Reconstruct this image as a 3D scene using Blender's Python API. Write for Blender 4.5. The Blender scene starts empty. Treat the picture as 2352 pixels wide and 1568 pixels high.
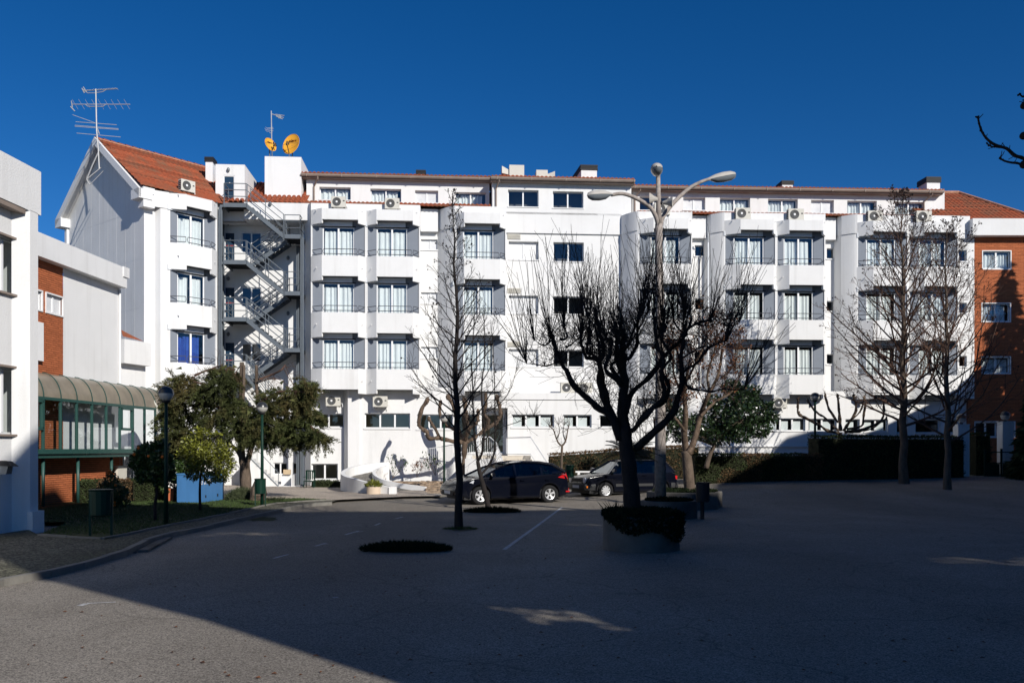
import bpy, math, random
from math import sin, cos, tan, pi, radians, sqrt, atan2
from mathutils import Vector, Matrix, noise
V = Vector
R = random.Random(7)
sc = bpy.context.scene
COL = sc.collection
# ------------------------------------------------------------ camera
F = 2037.0; CU = 1176.0; CV = 1030.0; EYE = 2.1       # lens in photo pixels (2352 wide), horizon row, eye height
cam = bpy.data.cameras.new('camera'); camo = bpy.data.objects.new('camera', cam); COL.objects.link(camo)
cam.sensor_width = 36.0; cam.lens = 36.0 * F / 2352.0
cam.shift_y = (CV - 784.0) / 2352.0
cam.clip_start = 0.1; cam.clip_end = 3000
camo.location = (0, 0, EYE); camo.rotation_euler = (radians(90), 0, 0)
sc.camera = camo
# ------------------------------------------------------------ sky and sun
AZ = radians(36); EL = radians(28)                     # sun to the right behind the viewer
SUN = V((sin(AZ) * cos(EL), -cos(AZ) * cos(EL), sin(EL)))
world = bpy.data.worlds.new('World'); sc.world = world; world.use_nodes = True
wn = world.node_tree; wn.nodes.clear()
sky = wn.nodes.new('ShaderNodeTexSky'); sky.sky_type = 'NISHITA'; sky.sun_disc = False
sky.sun_elevation = EL; sky.sun_rotation = pi - AZ
sky.altitude = 900; sky.air_density = 0.75; sky.dust_density = 0.0; sky.ozone_density = 4.5
gam = wn.nodes.new('ShaderNodeHueSaturation'); gam.inputs['Saturation'].default_value = 1.27; gam.inputs['Value'].default_value = 1.0; gam.inputs['Hue'].default_value = .505
bg = wn.nodes.new('ShaderNodeBackground'); bg.inputs['Strength'].default_value = 0.09
wo = wn.nodes.new('ShaderNodeOutputWorld')
wn.links.new(sky.outputs[0], gam.inputs['Color']); wn.links.new(gam.outputs[0], bg.inputs['Color']); wn.links.new(bg.outputs[0], wo.inputs[0])
sl = bpy.data.lights.new('sun', 'SUN'); sl.energy = 4.8; sl.angle = radians(0.5); sl.color = (1.0, 0.95, 0.87)
so = bpy.data.objects.new('sun', sl); COL.objects.link(so); so.rotation_euler = SUN.to_track_quat('Z', 'Y').to_euler(); so.location = (30, -30, 40)
sc.view_settings.view_transform = 'Standard'; sc.view_settings.look = 'None'; sc.view_settings.exposure = 0; sc.view_settings.gamma = 1
sc.view_settings.use_curve_mapping = False
sc.cycles.max_bounces = 6; sc.cycles.diffuse_bounces = 2; sc.cycles.glossy_bounces = 3; sc.cycles.transparent_max_bounces = 10
sc.cycles.transmission_bounces = 3
# ------------------------------------------------------------ helpers
def P(u, v, d): return V(((u - CU) / F * d, d, EYE + (CV - v) / F * d))
def G(u, v, z=0.0):
    d = (EYE - z) * F / (v - CV); return V(((u - CU) / F * d, d, z))
def ss(x, a, b):
    t = max(0.0, min(1.0, (x - a) / (b - a))); return t * t * (3 - 2 * t)
def gz(x, y): return 0.045 * max(0.0, y - 30) * ss(x, 0, 12) if y < 60 else 1.35 * ss(x, 0, 12)

def mat(name, col, rough=0.9, metal=0.0, var=0.0, scale=3.0, bump=0.0, bscale=40.0, spec=0.3, island=0.0, dark=None, dscale=.35, stretch=None):
    m = bpy.data.materials.new(name); m.use_nodes = True; nt = m.node_tree; n = nt.nodes; L = nt.links
    b = n['Principled BSDF']; b.inputs['Roughness'].default_value = rough; b.inputs['Metallic'].default_value = metal
    b.inputs['Specular IOR Level'].default_value = spec
    c = (*col, 1.0)
    b.inputs['Base Color'].default_value = c
    tc = n.new('ShaderNodeTexCoord')
    src = tc.outputs['Object']
    if stretch:
        mp = n.new('ShaderNodeMapping'); mp.inputs['Scale'].default_value = stretch; L.new(src, mp.inputs[0]); src = mp.outputs[0]
    out = None
    if var > 0:
        t = n.new('ShaderNodeTexNoise'); t.inputs['Scale'].default_value = scale; t.inputs['Detail'].default_value = 6; t.inputs['Roughness'].default_value = .65
        L.new(src, t.inputs['Vector'])
        r = n.new('ShaderNodeMapRange'); r.inputs[1].default_value = .3; r.inputs[2].default_value = .7; r.inputs[3].default_value = 1 - var; r.inputs[4].default_value = 1 + var
        L.new(t.outputs[0], r.inputs[0])
        mx = n.new('ShaderNodeMix'); mx.data_type = 'RGBA'; mx.blend_type = 'MULTIPLY'; mx.inputs[0].default_value = 1
        mx.inputs[6].default_value = c; L.new(r.outputs[0], mx.inputs[7]); out = mx.outputs[2]
    if dark is not None:
        t = n.new('ShaderNodeTexNoise'); t.inputs['Scale'].default_value = dscale; t.inputs['Detail'].default_value = 4
        L.new(src, t.inputs['Vector'])
        r = n.new('ShaderNodeMapRange'); r.inputs[1].default_value = .45; r.inputs[2].default_value = .7
        L.new(t.outputs[0], r.inputs[0])
        mx = n.new('ShaderNodeMix'); mx.data_type = 'RGBA'; L.new(r.outputs[0], mx.inputs[0])
        if out: L.new(out, mx.inputs[6])
        else: mx.inputs[6].default_value = c
        mx.inputs[7].default_value = (*dark, 1); out = mx.outputs[2]
    if island > 0:
        g = n.new('ShaderNodeNewGeometry'); r = n.new('ShaderNodeMapRange'); r.inputs[3].default_value = 1 - island; r.inputs[4].default_value = 1 + island
        L.new(g.outputs['Random Per Island'], r.inputs[0])
        mx = n.new('ShaderNodeMix'); mx.data_type = 'RGBA'; mx.blend_type = 'MULTIPLY'; mx.inputs[0].default_value = 1
        if out: L.new(out, mx.inputs[6])
        else: mx.inputs[6].default_value = c
        L.new(r.outputs[0], mx.inputs[7]); out = mx.outputs[2]
    if out: L.new(out, b.inputs['Base Color'])
    if bump > 0:
        t = n.new('ShaderNodeTexNoise'); t.inputs['Scale'].default_value = bscale; t.inputs['Detail'].default_value = 3
        L.new(tc.outputs['Object'], t.inputs['Vector'])
        bp = n.new('ShaderNodeBump'); bp.inputs['Strength'].default_value = bump; bp.inputs['Distance'].default_value = 0.03
        L.new(t.outputs[0], bp.inputs['Height']); L.new(bp.outputs[0], b.inputs['Normal'])
    return m

M = {}
M['stucco'] = mat('white_stucco', (.78, .78, .78), .95, var=.025, scale=1.2, bump=.25, bscale=25, spec=.1)
M['trim'] = mat('white_trim', (.8, .8, .8), .6, var=.03, scale=6)
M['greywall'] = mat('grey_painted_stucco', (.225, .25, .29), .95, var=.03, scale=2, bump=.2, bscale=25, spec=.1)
M['box'] = mat('light_grey_shutter_box', (.72, .75, .78), .7, var=.03)
M['brick'] = mat('orange_brick', (.47, .145, .06), .9, var=.16, scale=5, bump=.3, bscale=60, stretch=(1, 1, 6), island=.12)
M['mortar'] = mat('brown_mortar', (.17, .06, .032), .95, var=.1)
M['tile'] = mat('clay_roof_tile', (.30, .075, .032), .85, var=.25, scale=4, bump=.3, bscale=30, island=.28, dark=(.20, .09, .05), dscale=1.3)
M['ridge'] = mat('pale_ridge_mortar', (.42, .22, .14), .9, var=.3, scale=6)
M['gutter'] = mat('brown_gutter', (.27, .215, .18), .6, var=.15, scale=2)
M['steel'] = mat('galvanised_grey_steel', (.13, .152, .175), .55, metal=.15, var=.08, scale=3)
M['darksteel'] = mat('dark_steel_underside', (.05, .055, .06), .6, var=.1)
M['rail'] = mat('dark_railing', (.08, .085, .10), .5, var=.1)
M['aluminium'] = mat('white_window_frame', (.82, .83, .84), .45, var=.02)
M['acbody'] = mat('air_conditioner_cream', (.60, .58, .52), .6, var=.05)
M['acgrille'] = mat('air_conditioner_grille', (.09, .085, .08), .6)
M['black'] = mat('black_metal', (.02, .02, .022), .6, var=.1)
M['curtain'] = mat('white_curtain', (.84, .85, .83), .9, var=.05, scale=2)
M['bluecurtain'] = mat('blue_curtain', (.04, .09, .38), .9, var=.1, scale=3)
M['interior'] = mat('dim_room_lining', (.13, .125, .12), .9)
M['interiorwhite'] = mat('pale_room_lining', (.62, .62, .60), .9, var=.1, scale=.8)
M['interiorlight'] = mat('beige_room_lining', (.36, .33, .26), .9, var=.1, scale=1)
M['frost'] = mat('frosted_white_glass', (.70, .71, .72), .18, var=.12, scale=1.5, spec=.5)
M['shutter'] = mat('closed_white_roller_shutter', (.8, .8, .8), .6, var=.02)
M['bluedoor'] = mat('dark_blue_door', (.018, .045, .085), .35, var=.1)
M['redline'] = mat('red_push_bar', (.35, .05, .05), .5)
M['orange_dish'] = mat('orange_dish', (.75, .36, .035), .55, var=.06, scale=2)
M['lettering'] = mat('brown_lettering', (.12, .03, .01), .6)
M['whitelettering'] = mat('white_lettering', (.8, .8, .8), .6)
M['aerial'] = mat('aerial_aluminium', (.45, .45, .45), .5, metal=.3, var=.1)
M['concrete'] = mat('planter_concrete', (.13, .122, .11), .95, var=.2, scale=2.5, bump=.3, bscale=20, dark=(.06, .056, .05), dscale=1.2)
M['lamppost'] = mat('concrete_lamp_post', (.33, .29, .265), .9, var=.28, scale=9, bump=.3, bscale=30)
M['lamphead'] = mat('grey_lamp_housing', (.42, .40, .37), .6, var=.08)
M['darkslab'] = mat('dark_unseen_slab', (.07, .05, .04), .9, var=.2)  # dark colour of the unseen slabs, chosen to cut bounced light
M['lens'] = mat('grey_lamp_lens', (.16, .18, .20), .25, spec=.6)
M['green'] = mat('dark_green_paint', (.005, .03, .02), .5, var=.1, spec=.2)
M['greenframe'] = mat('green_aluminium_frame', (.022, .075, .065), .45, var=.06, spec=.5)
M['globe'] = mat('clear_grey_globe', (.42, .41, .38), .15, spec=.6)
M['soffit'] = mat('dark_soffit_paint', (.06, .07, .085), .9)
M['globecap'] = mat('dark_globe_cap', (.03, .032, .035), .3, spec=.6)
M['bluemetal'] = mat('blue_painted_metal', (.06, .19, .42), .45, var=.12, scale=2.2, stretch=(1, 1, .3), spec=.5)
M['terracotta'] = mat('terracotta', (.55, .16, .07), .85, var=.1)
M['beigepot'] = mat('beige_planter', (.62, .50, .38), .9, var=.06, scale=4)
M['bark'] = mat('brown_bark', (.12, .09, .068), .95, var=.35, scale=7, bump=.8, bscale=18, stretch=(1, 1, .35))
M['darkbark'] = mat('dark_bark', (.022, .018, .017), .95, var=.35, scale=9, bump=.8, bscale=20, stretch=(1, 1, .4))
M['palebark'] = mat('mottled_plane_bark', (.13, .092, .066), .95, var=.6, scale=7, bump=1.0, bscale=14, dark=(.06, .042, .03), dscale=4)
M['reedbark'] = mat('reddish_twigs', (.10, .058, .042), .95, var=.3, scale=8)
M['twig'] = mat('twig_bark', (.09, .07, .055), .95, var=.2)
M['conifer'] = mat('cypress_foliage', (.05, .062, .018), .85, var=.35, scale=.9, island=.45, dark=(.09, .068, .024), dscale=.8)
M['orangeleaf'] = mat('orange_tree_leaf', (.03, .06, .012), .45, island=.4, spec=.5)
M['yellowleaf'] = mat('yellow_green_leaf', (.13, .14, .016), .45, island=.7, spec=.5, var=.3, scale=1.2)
M['brownleaf'] = mat('withered_brown_leaf', (.14, .06, .028), .9, island=.45)
M['glossleaf'] = mat('glossy_dark_leaf', (.022, .042, .014), .3, island=.4, spec=.6)
M['palmleaf'] = mat('palm_leaf', (.02, .032, .012), .6, island=.3)
M['hedge'] = mat('hedge_leaf', (.035, .05, .015), .8, island=.4, var=.3, scale=1.5)
M['hedgebrown'] = mat('dry_hedge_leaf', (.11, .065, .03), .9, island=.4, var=.3, scale=1.5)
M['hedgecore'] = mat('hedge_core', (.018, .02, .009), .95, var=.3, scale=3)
M['darkleaf'] = mat('dark_matt_leaf', (.012, .019, .008), .95, island=.4, spec=.1)
M['shrub'] = mat('grey_green_shrub', (.06, .075, .035), .85, island=.4)
M['fruit'] = mat('orange_fruit', (.75, .17, .02), .5)
M['lawn'] = mat('lawn_soil', (.03, .042, .012), .95, var=.4, scale=3, bump=.4, bscale=12)
M['grass'] = mat('grass_blade', (.045, .075, .018), .8, island=.4)
M['soil'] = mat('tan_soil', (.36, .25, .16), .95, var=.25, scale=2, bump=.5, bscale=10)
M['stone'] = mat('bed_stone', (.30, .225, .16), .9, island=.5)
M['tyre'] = mat('tyre_rubber', (.012, .012, .013), .8)
M['rim'] = mat('silver_rim', (.62, .63, .65), .35, metal=.5)
M['bluecar'] = mat('very_dark_blue_car_paint', (.003, .004, .009), .16, spec=.4)
M['blackcar'] = mat('black_car_paint', (.007, .007, .009), .2, spec=.7)
M['plastic'] = mat('grey_bumper_plastic', (.035, .036, .038), .55)
M['redlamp'] = mat('red_lamp_glass', (.55, .015, .02), .2, spec=.6)
M['headlamp'] = mat('headlamp_glass', (.62, .64, .66), .12, spec=.8)
M['amber'] = mat('amber_lamp_glass', (.8, .2, .02), .25)
M['plate'] = mat('number_plate', (.75, .75, .75), .5)
M['stairstone'] = mat('pale_step_stone', (.62, .56, .47), .9, var=.1, scale=3)
M['kerb'] = mat('kerb_stone', (.19, .18, .16), .9, var=.18, scale=3, bump=.3, island=.15)
M['paint'] = mat('worn_road_paint', (.45, .45, .45), .85, var=.5, scale=9)
M['wood'] = mat('pale_wood', (.55, .42, .27), .8, var=.1)
M['cartyellow'] = mat('yellow_pipe', (.6, .32, .04), .6)

# glass: clear sheet with a mirror part
def glassmat(name, tint, refl, rough=.01):
    m = bpy.data.materials.new(name); m.use_nodes = True; nt = m.node_tree; n = nt.nodes; L = nt.links
    n.remove(n['Principled BSDF']); o = n['Material Output']
    t = n.new('ShaderNodeBsdfTransparent'); t.inputs[0].default_value = (*tint, 1)
    g = n.new('ShaderNodeBsdfGlossy'); g.inputs['Roughness'].default_value = rough; g.inputs[0].default_value = (.9, .95, 1, 1)
    lw = n.new('ShaderNodeLayerWeight'); lw.inputs[0].default_value = .5
    pw = n.new('ShaderNodeMath'); pw.operation = 'POWER'; pw.inputs[1].default_value = 4.0; L.new(lw.outputs['Facing'], pw.inputs[0])
    a = n.new('ShaderNodeMath'); a.operation = 'MULTIPLY_ADD'; a.inputs[1].default_value = .8; a.inputs[2].default_value = refl
    a.use_clamp = True
    mx = n.new('ShaderNodeMixShader'); L.new(pw.outputs[0], a.inputs[0]); L.new(a.outputs[0], mx.inputs[0]); L.new(t.outputs[0], mx.inputs[1]); L.new(g.outputs[0], mx.inputs[2])
    L.new(mx.outputs[0], o.inputs[0]); return m
M['glass'] = glassmat('window_glass', (.88, .92, .93), .09)
M['carglass'] = glassmat('car_glass', (.16, .22, .22), .05)
M['canopy'] = mat('smoked_canopy_panel', (.24, .205, .155), .35, var=.25, scale=1.5, spec=.6)
M['poly'] = glassmat('smoked_canopy_sheet', (.34, .30, .25), .10, .25)

def stucco(name, col):
    m = mat(name, col, .95, var=.02, scale=1.2, bump=.25, bscale=25, spec=.1); nt = m.node_tree; n = nt.nodes; L = nt.links; b = n['Principled BSDF']; src = b.inputs['Base Color'].links[0].from_socket
    tc = n.new('ShaderNodeTexCoord')
    def layer(sc, st, lo, hi, k, src):
        mp = n.new('ShaderNodeMapping'); mp.inputs['Scale'].default_value = st; L.new(tc.outputs['Object'], mp.inputs[0]); t = n.new('ShaderNodeTexNoise'); t.inputs['Scale'].default_value = sc; t.inputs['Detail'].default_value = 5; L.new(mp.outputs[0], t.inputs['Vector'])
        r = n.new('ShaderNodeMapRange'); r.inputs[1].default_value = lo; r.inputs[2].default_value = hi; r.inputs[3].default_value = 0; r.inputs[4].default_value = k; L.new(t.outputs[0], r.inputs[0])
        mx = n.new('ShaderNodeMix'); mx.data_type = 'RGBA'; mx.inputs[7].default_value = (.36, .34, .31, 1); L.new(r.outputs[0], mx.inputs[0]); L.new(src, mx.inputs[6]); return mx.outputs[2]
    o = layer(3.5, (1, 1, .06), .52, .78, .17, src); o = layer(.5, (1, 1, 1), .5, .75, .12, o); L.new(o, b.inputs['Base Color']); return m
M['stucco'] = stucco('white_stucco', (.78, .78, .775))

class MB:
    def __init__(s): s.v = []; s.f = []
    def add(s, vs, fs):
        o = len(s.v); s.v.extend(tuple(x) for x in vs); s.f.extend(tuple(i + o for i in f) for f in fs); return s
    def poly(s, *pts): return s.add(pts, [tuple(range(len(pts)))])
    def hexa(s, p):   # 8 points: bottom loop 0-3, top loop 4-7
        return s.add(p, [(3, 2, 1, 0), (4, 5, 6, 7), (0, 1, 5, 4), (1, 2, 6, 5), (2, 3, 7, 6), (3, 0, 4, 7)])
    def box(s, x0, x1, y0, y1, z0, z1):
        return s.hexa([(x0, y0, z0), (x1, y0, z0), (x1, y1, z0), (x0, y1, z0), (x0, y0, z1), (x1, y0, z1), (x1, y1, z1), (x0, y1, z1)])
    def fbox(s, fr, s0, s1, t0, t1, z0, z1):
        if s1 < s0: s0, s1 = s1, s0
        return s.hexa([fr(a, b, c) for c in (z0, z1) for a, b in ((s0, t0), (s1, t0), (s1, t1), (s0, t1))])
    def prism(s, pts, z0, z1):    # pts: list of (x, y), counter-clockwise seen from above
        n = len(pts); z0f = z0 if callable(z0) else (lambda i: z0); z1f = z1 if callable(z1) else (lambda i: z1)
        vs = [(p[0], p[1], z0f(i)) for i, p in enumerate(pts)] + [(p[0], p[1], z1f(i)) for i, p in enumerate(pts)]
        fs = [tuple(range(n - 1, -1, -1)), tuple(range(n, 2 * n))] + [(i, (i + 1) % n, n + (i + 1) % n, n + i) for i in range(n)]
        return s.add(vs, fs)
    def tube(s, pts, rs, n=6, cap=True):
        pts = [V(p) for p in pts]
        if not hasattr(rs, '__len__'): rs = [rs] * len(pts)
        vs = []; fs = []; m = len(pts); pr = None
        for i, p in enumerate(pts):
            a = pts[max(i - 1, 0)]; b = pts[min(i + 1, m - 1)]; d = (b - a)
            if d.length < 1e-9: d = V((0, 0, 1))
            d.normalize()
            if pr is None: x = d.orthogonal().normalized()
            else:
                x = pr - d * pr.dot(d); x = d.orthogonal().normalized() if x.length < 1e-6 else x.normalized()
            pr = x; y = d.cross(x)
            for k in range(n):
                a_ = 2 * pi * k / n; vs.append(p + (x * cos(a_) + y * sin(a_)) * rs[i])
        for i in range(m - 1):
            for k in range(n):
                k2 = (k + 1) % n; fs.append((i * n + k, i * n + k2, (i + 1) * n + k2, (i + 1) * n + k))
        if cap: fs.append(tuple(range(n - 1, -1, -1))); fs.append(tuple((m - 1) * n + k for k in range(n)))
        return s.add(vs, fs)
    def lathe(s, c, prof, n=16, cap=True):    # prof: (radius, z)
        vs = [(c[0] + r * cos(2 * pi * k / n), c[1] + r * sin(2 * pi * k / n), c[2] + z) for r, z in prof for k in range(n)]
        m = len(prof)
        fs = [(i * n + k, i * n + (k + 1) % n, (i + 1) * n + (k + 1) % n, (i + 1) * n + k) for i in range(m - 1) for k in range(n)]
        if cap: fs.append(tuple(range(n - 1, -1, -1))); fs.append(tuple((m - 1) * n + k for k in range(n)))
        return s.add(vs, fs)
    def sphere(s, c, r, n=12, m=8, a0=-pi / 2, a1=pi / 2, sc_=(1, 1, 1)):
        prof = []
        vs = []; c = V(c)
        for i in range(m + 1):
            a = a0 + (a1 - a0) * i / m
            for k in range(n):
                b = 2 * pi * k / n; vs.append((c[0] + r * cos(a) * cos(b) * sc_[0], c[1] + r * cos(a) * sin(b) * sc_[1], c[2] + r * sin(a) * sc_[2]))
        fs = [(i * n + k, i * n + (k + 1) % n, (i + 1) * n + (k + 1) % n, (i + 1) * n + k) for i in range(m) for k in range(n)]
        return s.add(vs, fs)
    def grid(s, rows):
        n = len(rows[0]); vs = [p for r in rows for p in r]
        return s.add(vs, [(i * n + k, i * n + k + 1, (i + 1) * n + k + 1, (i + 1) * n + k) for i in range(len(rows) - 1) for k in range(n - 1)])
    def build(s, name, m, parent=None, smooth=False, **tags):
        me = bpy.data.meshes.new(name); me.from_pydata(s.v, [], s.f)
        me.materials.append(M[m] if isinstance(m, str) else m)
        if smooth: me.polygons.foreach_set('use_smooth', [True] * len(me.polygons))
        me.update()
        o = bpy.data.objects.new(name, me); COL.objects.link(o); setp(o, parent)
        for k, x in tags.items():
            if x is not None: o[k] = x
        return o

def setp(o, parent):
    if parent is not None:
        o.parent = parent
        o.matrix_parent_inverse = parent.matrix_basis.inverted() if parent.parent is None else (Matrix.Identity(4))
        if parent.parent is not None:
            o.matrix_parent_inverse = ROOTINV(parent)
def ROOTINV(p):
    m = Matrix.Identity(4); q = p; ch = []
    while q is not None: ch.append(q); q = q.parent
    for q in reversed(ch): m = m @ q.matrix_parent_inverse @ q.matrix_basis
    return m.inverted()
def thing(name, loc, label, category, group=None, rz=0.0):
    o = bpy.data.objects.new(name, None); COL.objects.link(o); o.empty_display_size = .3
    o.location = loc; o.rotation_euler = (0, 0, rz); o['label'] = label; o['category'] = category
    if group: o['group'] = group
    return o
def kids(o): return [c for c in bpy.data.objects if c.parent == o]
def copy_thing(o, loc, rz, label, group=None, scale=None, _map=None):
    def rec(a, par):
        c = a.copy(); COL.objects.link(c); c.parent = par
        for ch in KID.get(a.name, []): rec(ch, c)
        return c
    KID = {}
    for x in bpy.data.objects:
        if x.parent is not None: KID.setdefault(x.parent.name, []).append(x)
    c = rec(o, None); c.location = loc; c.rotation_euler = (0, 0, rz); c['label'] = label
    if scale is not None: c.scale = scale
    if group: c['group'] = group
    return c
def structure(o): o['kind'] = 'structure'; return o
def stuff(o): o['kind'] = 'stuff'; return o

class Fr:
    def __init__(s, o, a, b=None):
        s.o = V((o[0], o[1])); d = V((a[0] - o[0], a[1] - o[1])) if b is None else V(a); s.len = d.length; s.x = d.normalized(); s.y = V((-s.x[1], s.x[0]))
        s.ang = atan2(s.x[1], s.x[0])
    def __call__(s, a, t, z): p = s.o + s.x * a + s.y * t; return V((p[0], p[1], z))
    def xy(s, a, t): p = s.o + s.x * a + s.y * t; return (p[0], p[1])
    def s_at(s, u, t=0.0):
        k = (u - CU) / F
        return (k * (s.o[1] + t * s.y[1]) - s.o[0] - t * s.y[0]) / (s.x[0] - k * s.x[1])
    def z_at(s, v, a, t=0.0): return EYE + (CV - v) / F * s(a, t, 0)[1]

def wall(mb, fr, s0, s1, z0, z1, t, holes=(), rev=.12):
    S = sorted({s0, s1, *[h[0] for h in holes], *[h[1] for h in holes]}); Z = sorted({z0, z1, *[h[2] for h in holes], *[h[3] for h in holes]})
    S = [x for x in S if s0 <= x <= s1]; Z = [x for x in Z if z0 <= x <= z1]
    for i in range(len(S) - 1):
        for j in range(len(Z) - 1):
            a = (S[i] + S[i + 1]) / 2; b = (Z[j] + Z[j + 1]) / 2
            if any(h[0] < a < h[1] and h[2] < b < h[3] for h in holes): continue
            mb.poly(fr(S[i], t, Z[j]), fr(S[i + 1], t, Z[j]), fr(S[i + 1], t, Z[j + 1]), fr(S[i], t, Z[j + 1]))
    for a, b, c, d in holes:
        for p, q in (((a, c), (b, c)), ((b, c), (b, d)), ((b, d), (a, d)), ((a, d), (a, c))):
            mb.poly(fr(p[0], t, p[1]), fr(q[0], t, q[1]), fr(q[0], t + rev, q[1]), fr(p[0], t + rev, p[1]))

def window(parent, fr, s0, s1, z0, z1, t, panes=2, kind='curtain', fw=.055, inner='interior', depth=.9, low=None, seed=None, frame='aluminium', glass='glass'):
    """sliding window: frame, panes, what is seen behind"""
    rr = random.Random(seed if seed is not None else int(abs(s0 * 977 + z0 * 131)))
    mb = MB(); e = .05
    mb.fbox(fr, s0, s1, t, t + e, z0, z0 + fw); mb.fbox(fr, s0, s1, t, t + e, z1 - fw, z1)
    mb.fbox(fr, s0, s0 + fw, t, t + e, z0 + fw, z1 - fw); mb.fbox(fr, s1 - fw, s1, t, t + e, z0 + fw, z1 - fw)
    w = (s1 - s0 - fw) / panes
    for i in range(1, panes):
        c = s0 + fw / 2 + w * i
        mb.fbox(fr, c - fw * .75, c + fw * .75, t - .012, t + e - .012, z0 + fw, z1 - fw)
    o = mb.build('window', frame, parent)
    for i in range(panes):
        a = s0 + fw / 2 + w * i; b = a + w
        if kind == 'frost' or kind == 'shutter':
            MB().fbox(fr, a + fw / 2, b - fw / 2, t + .018, t + .03, z0 + fw, z1 - fw).build('pane', kind, o)
        else:
            MB().poly(fr(a + fw / 2, t + .025, z0 + fw), fr(b - fw / 2, t + .025, z0 + fw), fr(b - fw / 2, t + .025, z1 - fw), fr(a + fw / 2, t + .025, z1 - fw)).build('pane', glass, o)
    if kind in ('frost', 'shutter'): return o
    t1 = t + depth; mb = MB(); f = fr
    a, b = s0 - .3, s1 + .3; c, d = z0 - .1, z1 + .1
    mb.poly(f(a, t1, c), f(b, t1, c), f(b, t1, d), f(a, t1, d))
    for p, q in (((a, c), (b, c)), ((b, c), (b, d)), ((b, d), (a, d)), ((a, d), (a, c))):
        mb.poly(f(p[0], t + .06, p[1]), f(q[0], t + .06, q[1]), f(q[0], t1, q[1]), f(p[0], t1, p[1]))
    mb.build('room_lining', inner, o)
    if kind in ('curtain', 'bluecurtain'):
        hh = z1 - z0; top = z1 - fw - hh * .06; bot = z0 + fw * .5
        for i in range(2):
            lo = s0 + fw + (s1 - s0 - 2 * fw) * .5 * i; hi = lo + (s1 - s0 - 2 * fw) * .5
            g = rr.choice([.01, .02, .03, .05, .12]); L_ = hi - lo
            if i == 0: hi -= L_ * g
            else: hi -= L_ * rr.choice([.03, .08, .2]); lo += L_ * rr.choice([0, .02, .04])
            n = 34; rows = []; ph = rr.random() * 6; fr1 = rr.uniform(15, 21); sw = rr.uniform(-.04, .04)
            for zz, am, k in ((top, .035, 0), (top - hh * .35, .05, .4), (bot, .06, 1)):
                rows.append([fr(lo + (hi - lo) * x / n + sw * k * sin(x * .5), t + .16 + am * sin(ph + (x / n) * (hi - lo) * fr1 * 1.6 + .8 * sin(x * .31)), zz + (.015 * sin(x * 1.9) if k == 0 else 0)) for x in range(n + 1)])
            MB().grid(rows).build('curtain', 'bluecurtain' if kind == 'bluecurtain' else 'curtain', o, smooth=True)
    if kind == 'half':    # pale blind or board low behind the glass
        zz = low if low else z0 + (z1 - z0) * .8
        for i in range(panes):
            a = s0 + fw + w * i; MB().fbox(fr, a + .02, a + w * rr.choice([.66, .7, .78]), t + .12, t + .14, z0 + .03, zz).build('blind', 'curtain', o)
    return o
# ============================================================ the long white hotel
A_ = P(700, CV, 47.3); B_ = P(1450, CV, 48.6); C_ = P(2226, CV, 49.6)
F1 = Fr(A_, B_); F2 = Fr(B_, C_)
FW = Fr((-16.5, 44.5), (.646, .763), 1)           # bay fronts of the left wing; wall line .48 behind
FW.o = FW.o + FW.y * .48
HOTEL = thing('hotel_building', (3, 48, 0), 'long white five storey hotel with canted balconies across the far side of the yard', 'building')
T_IN = .06; PRO = .48

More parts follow.
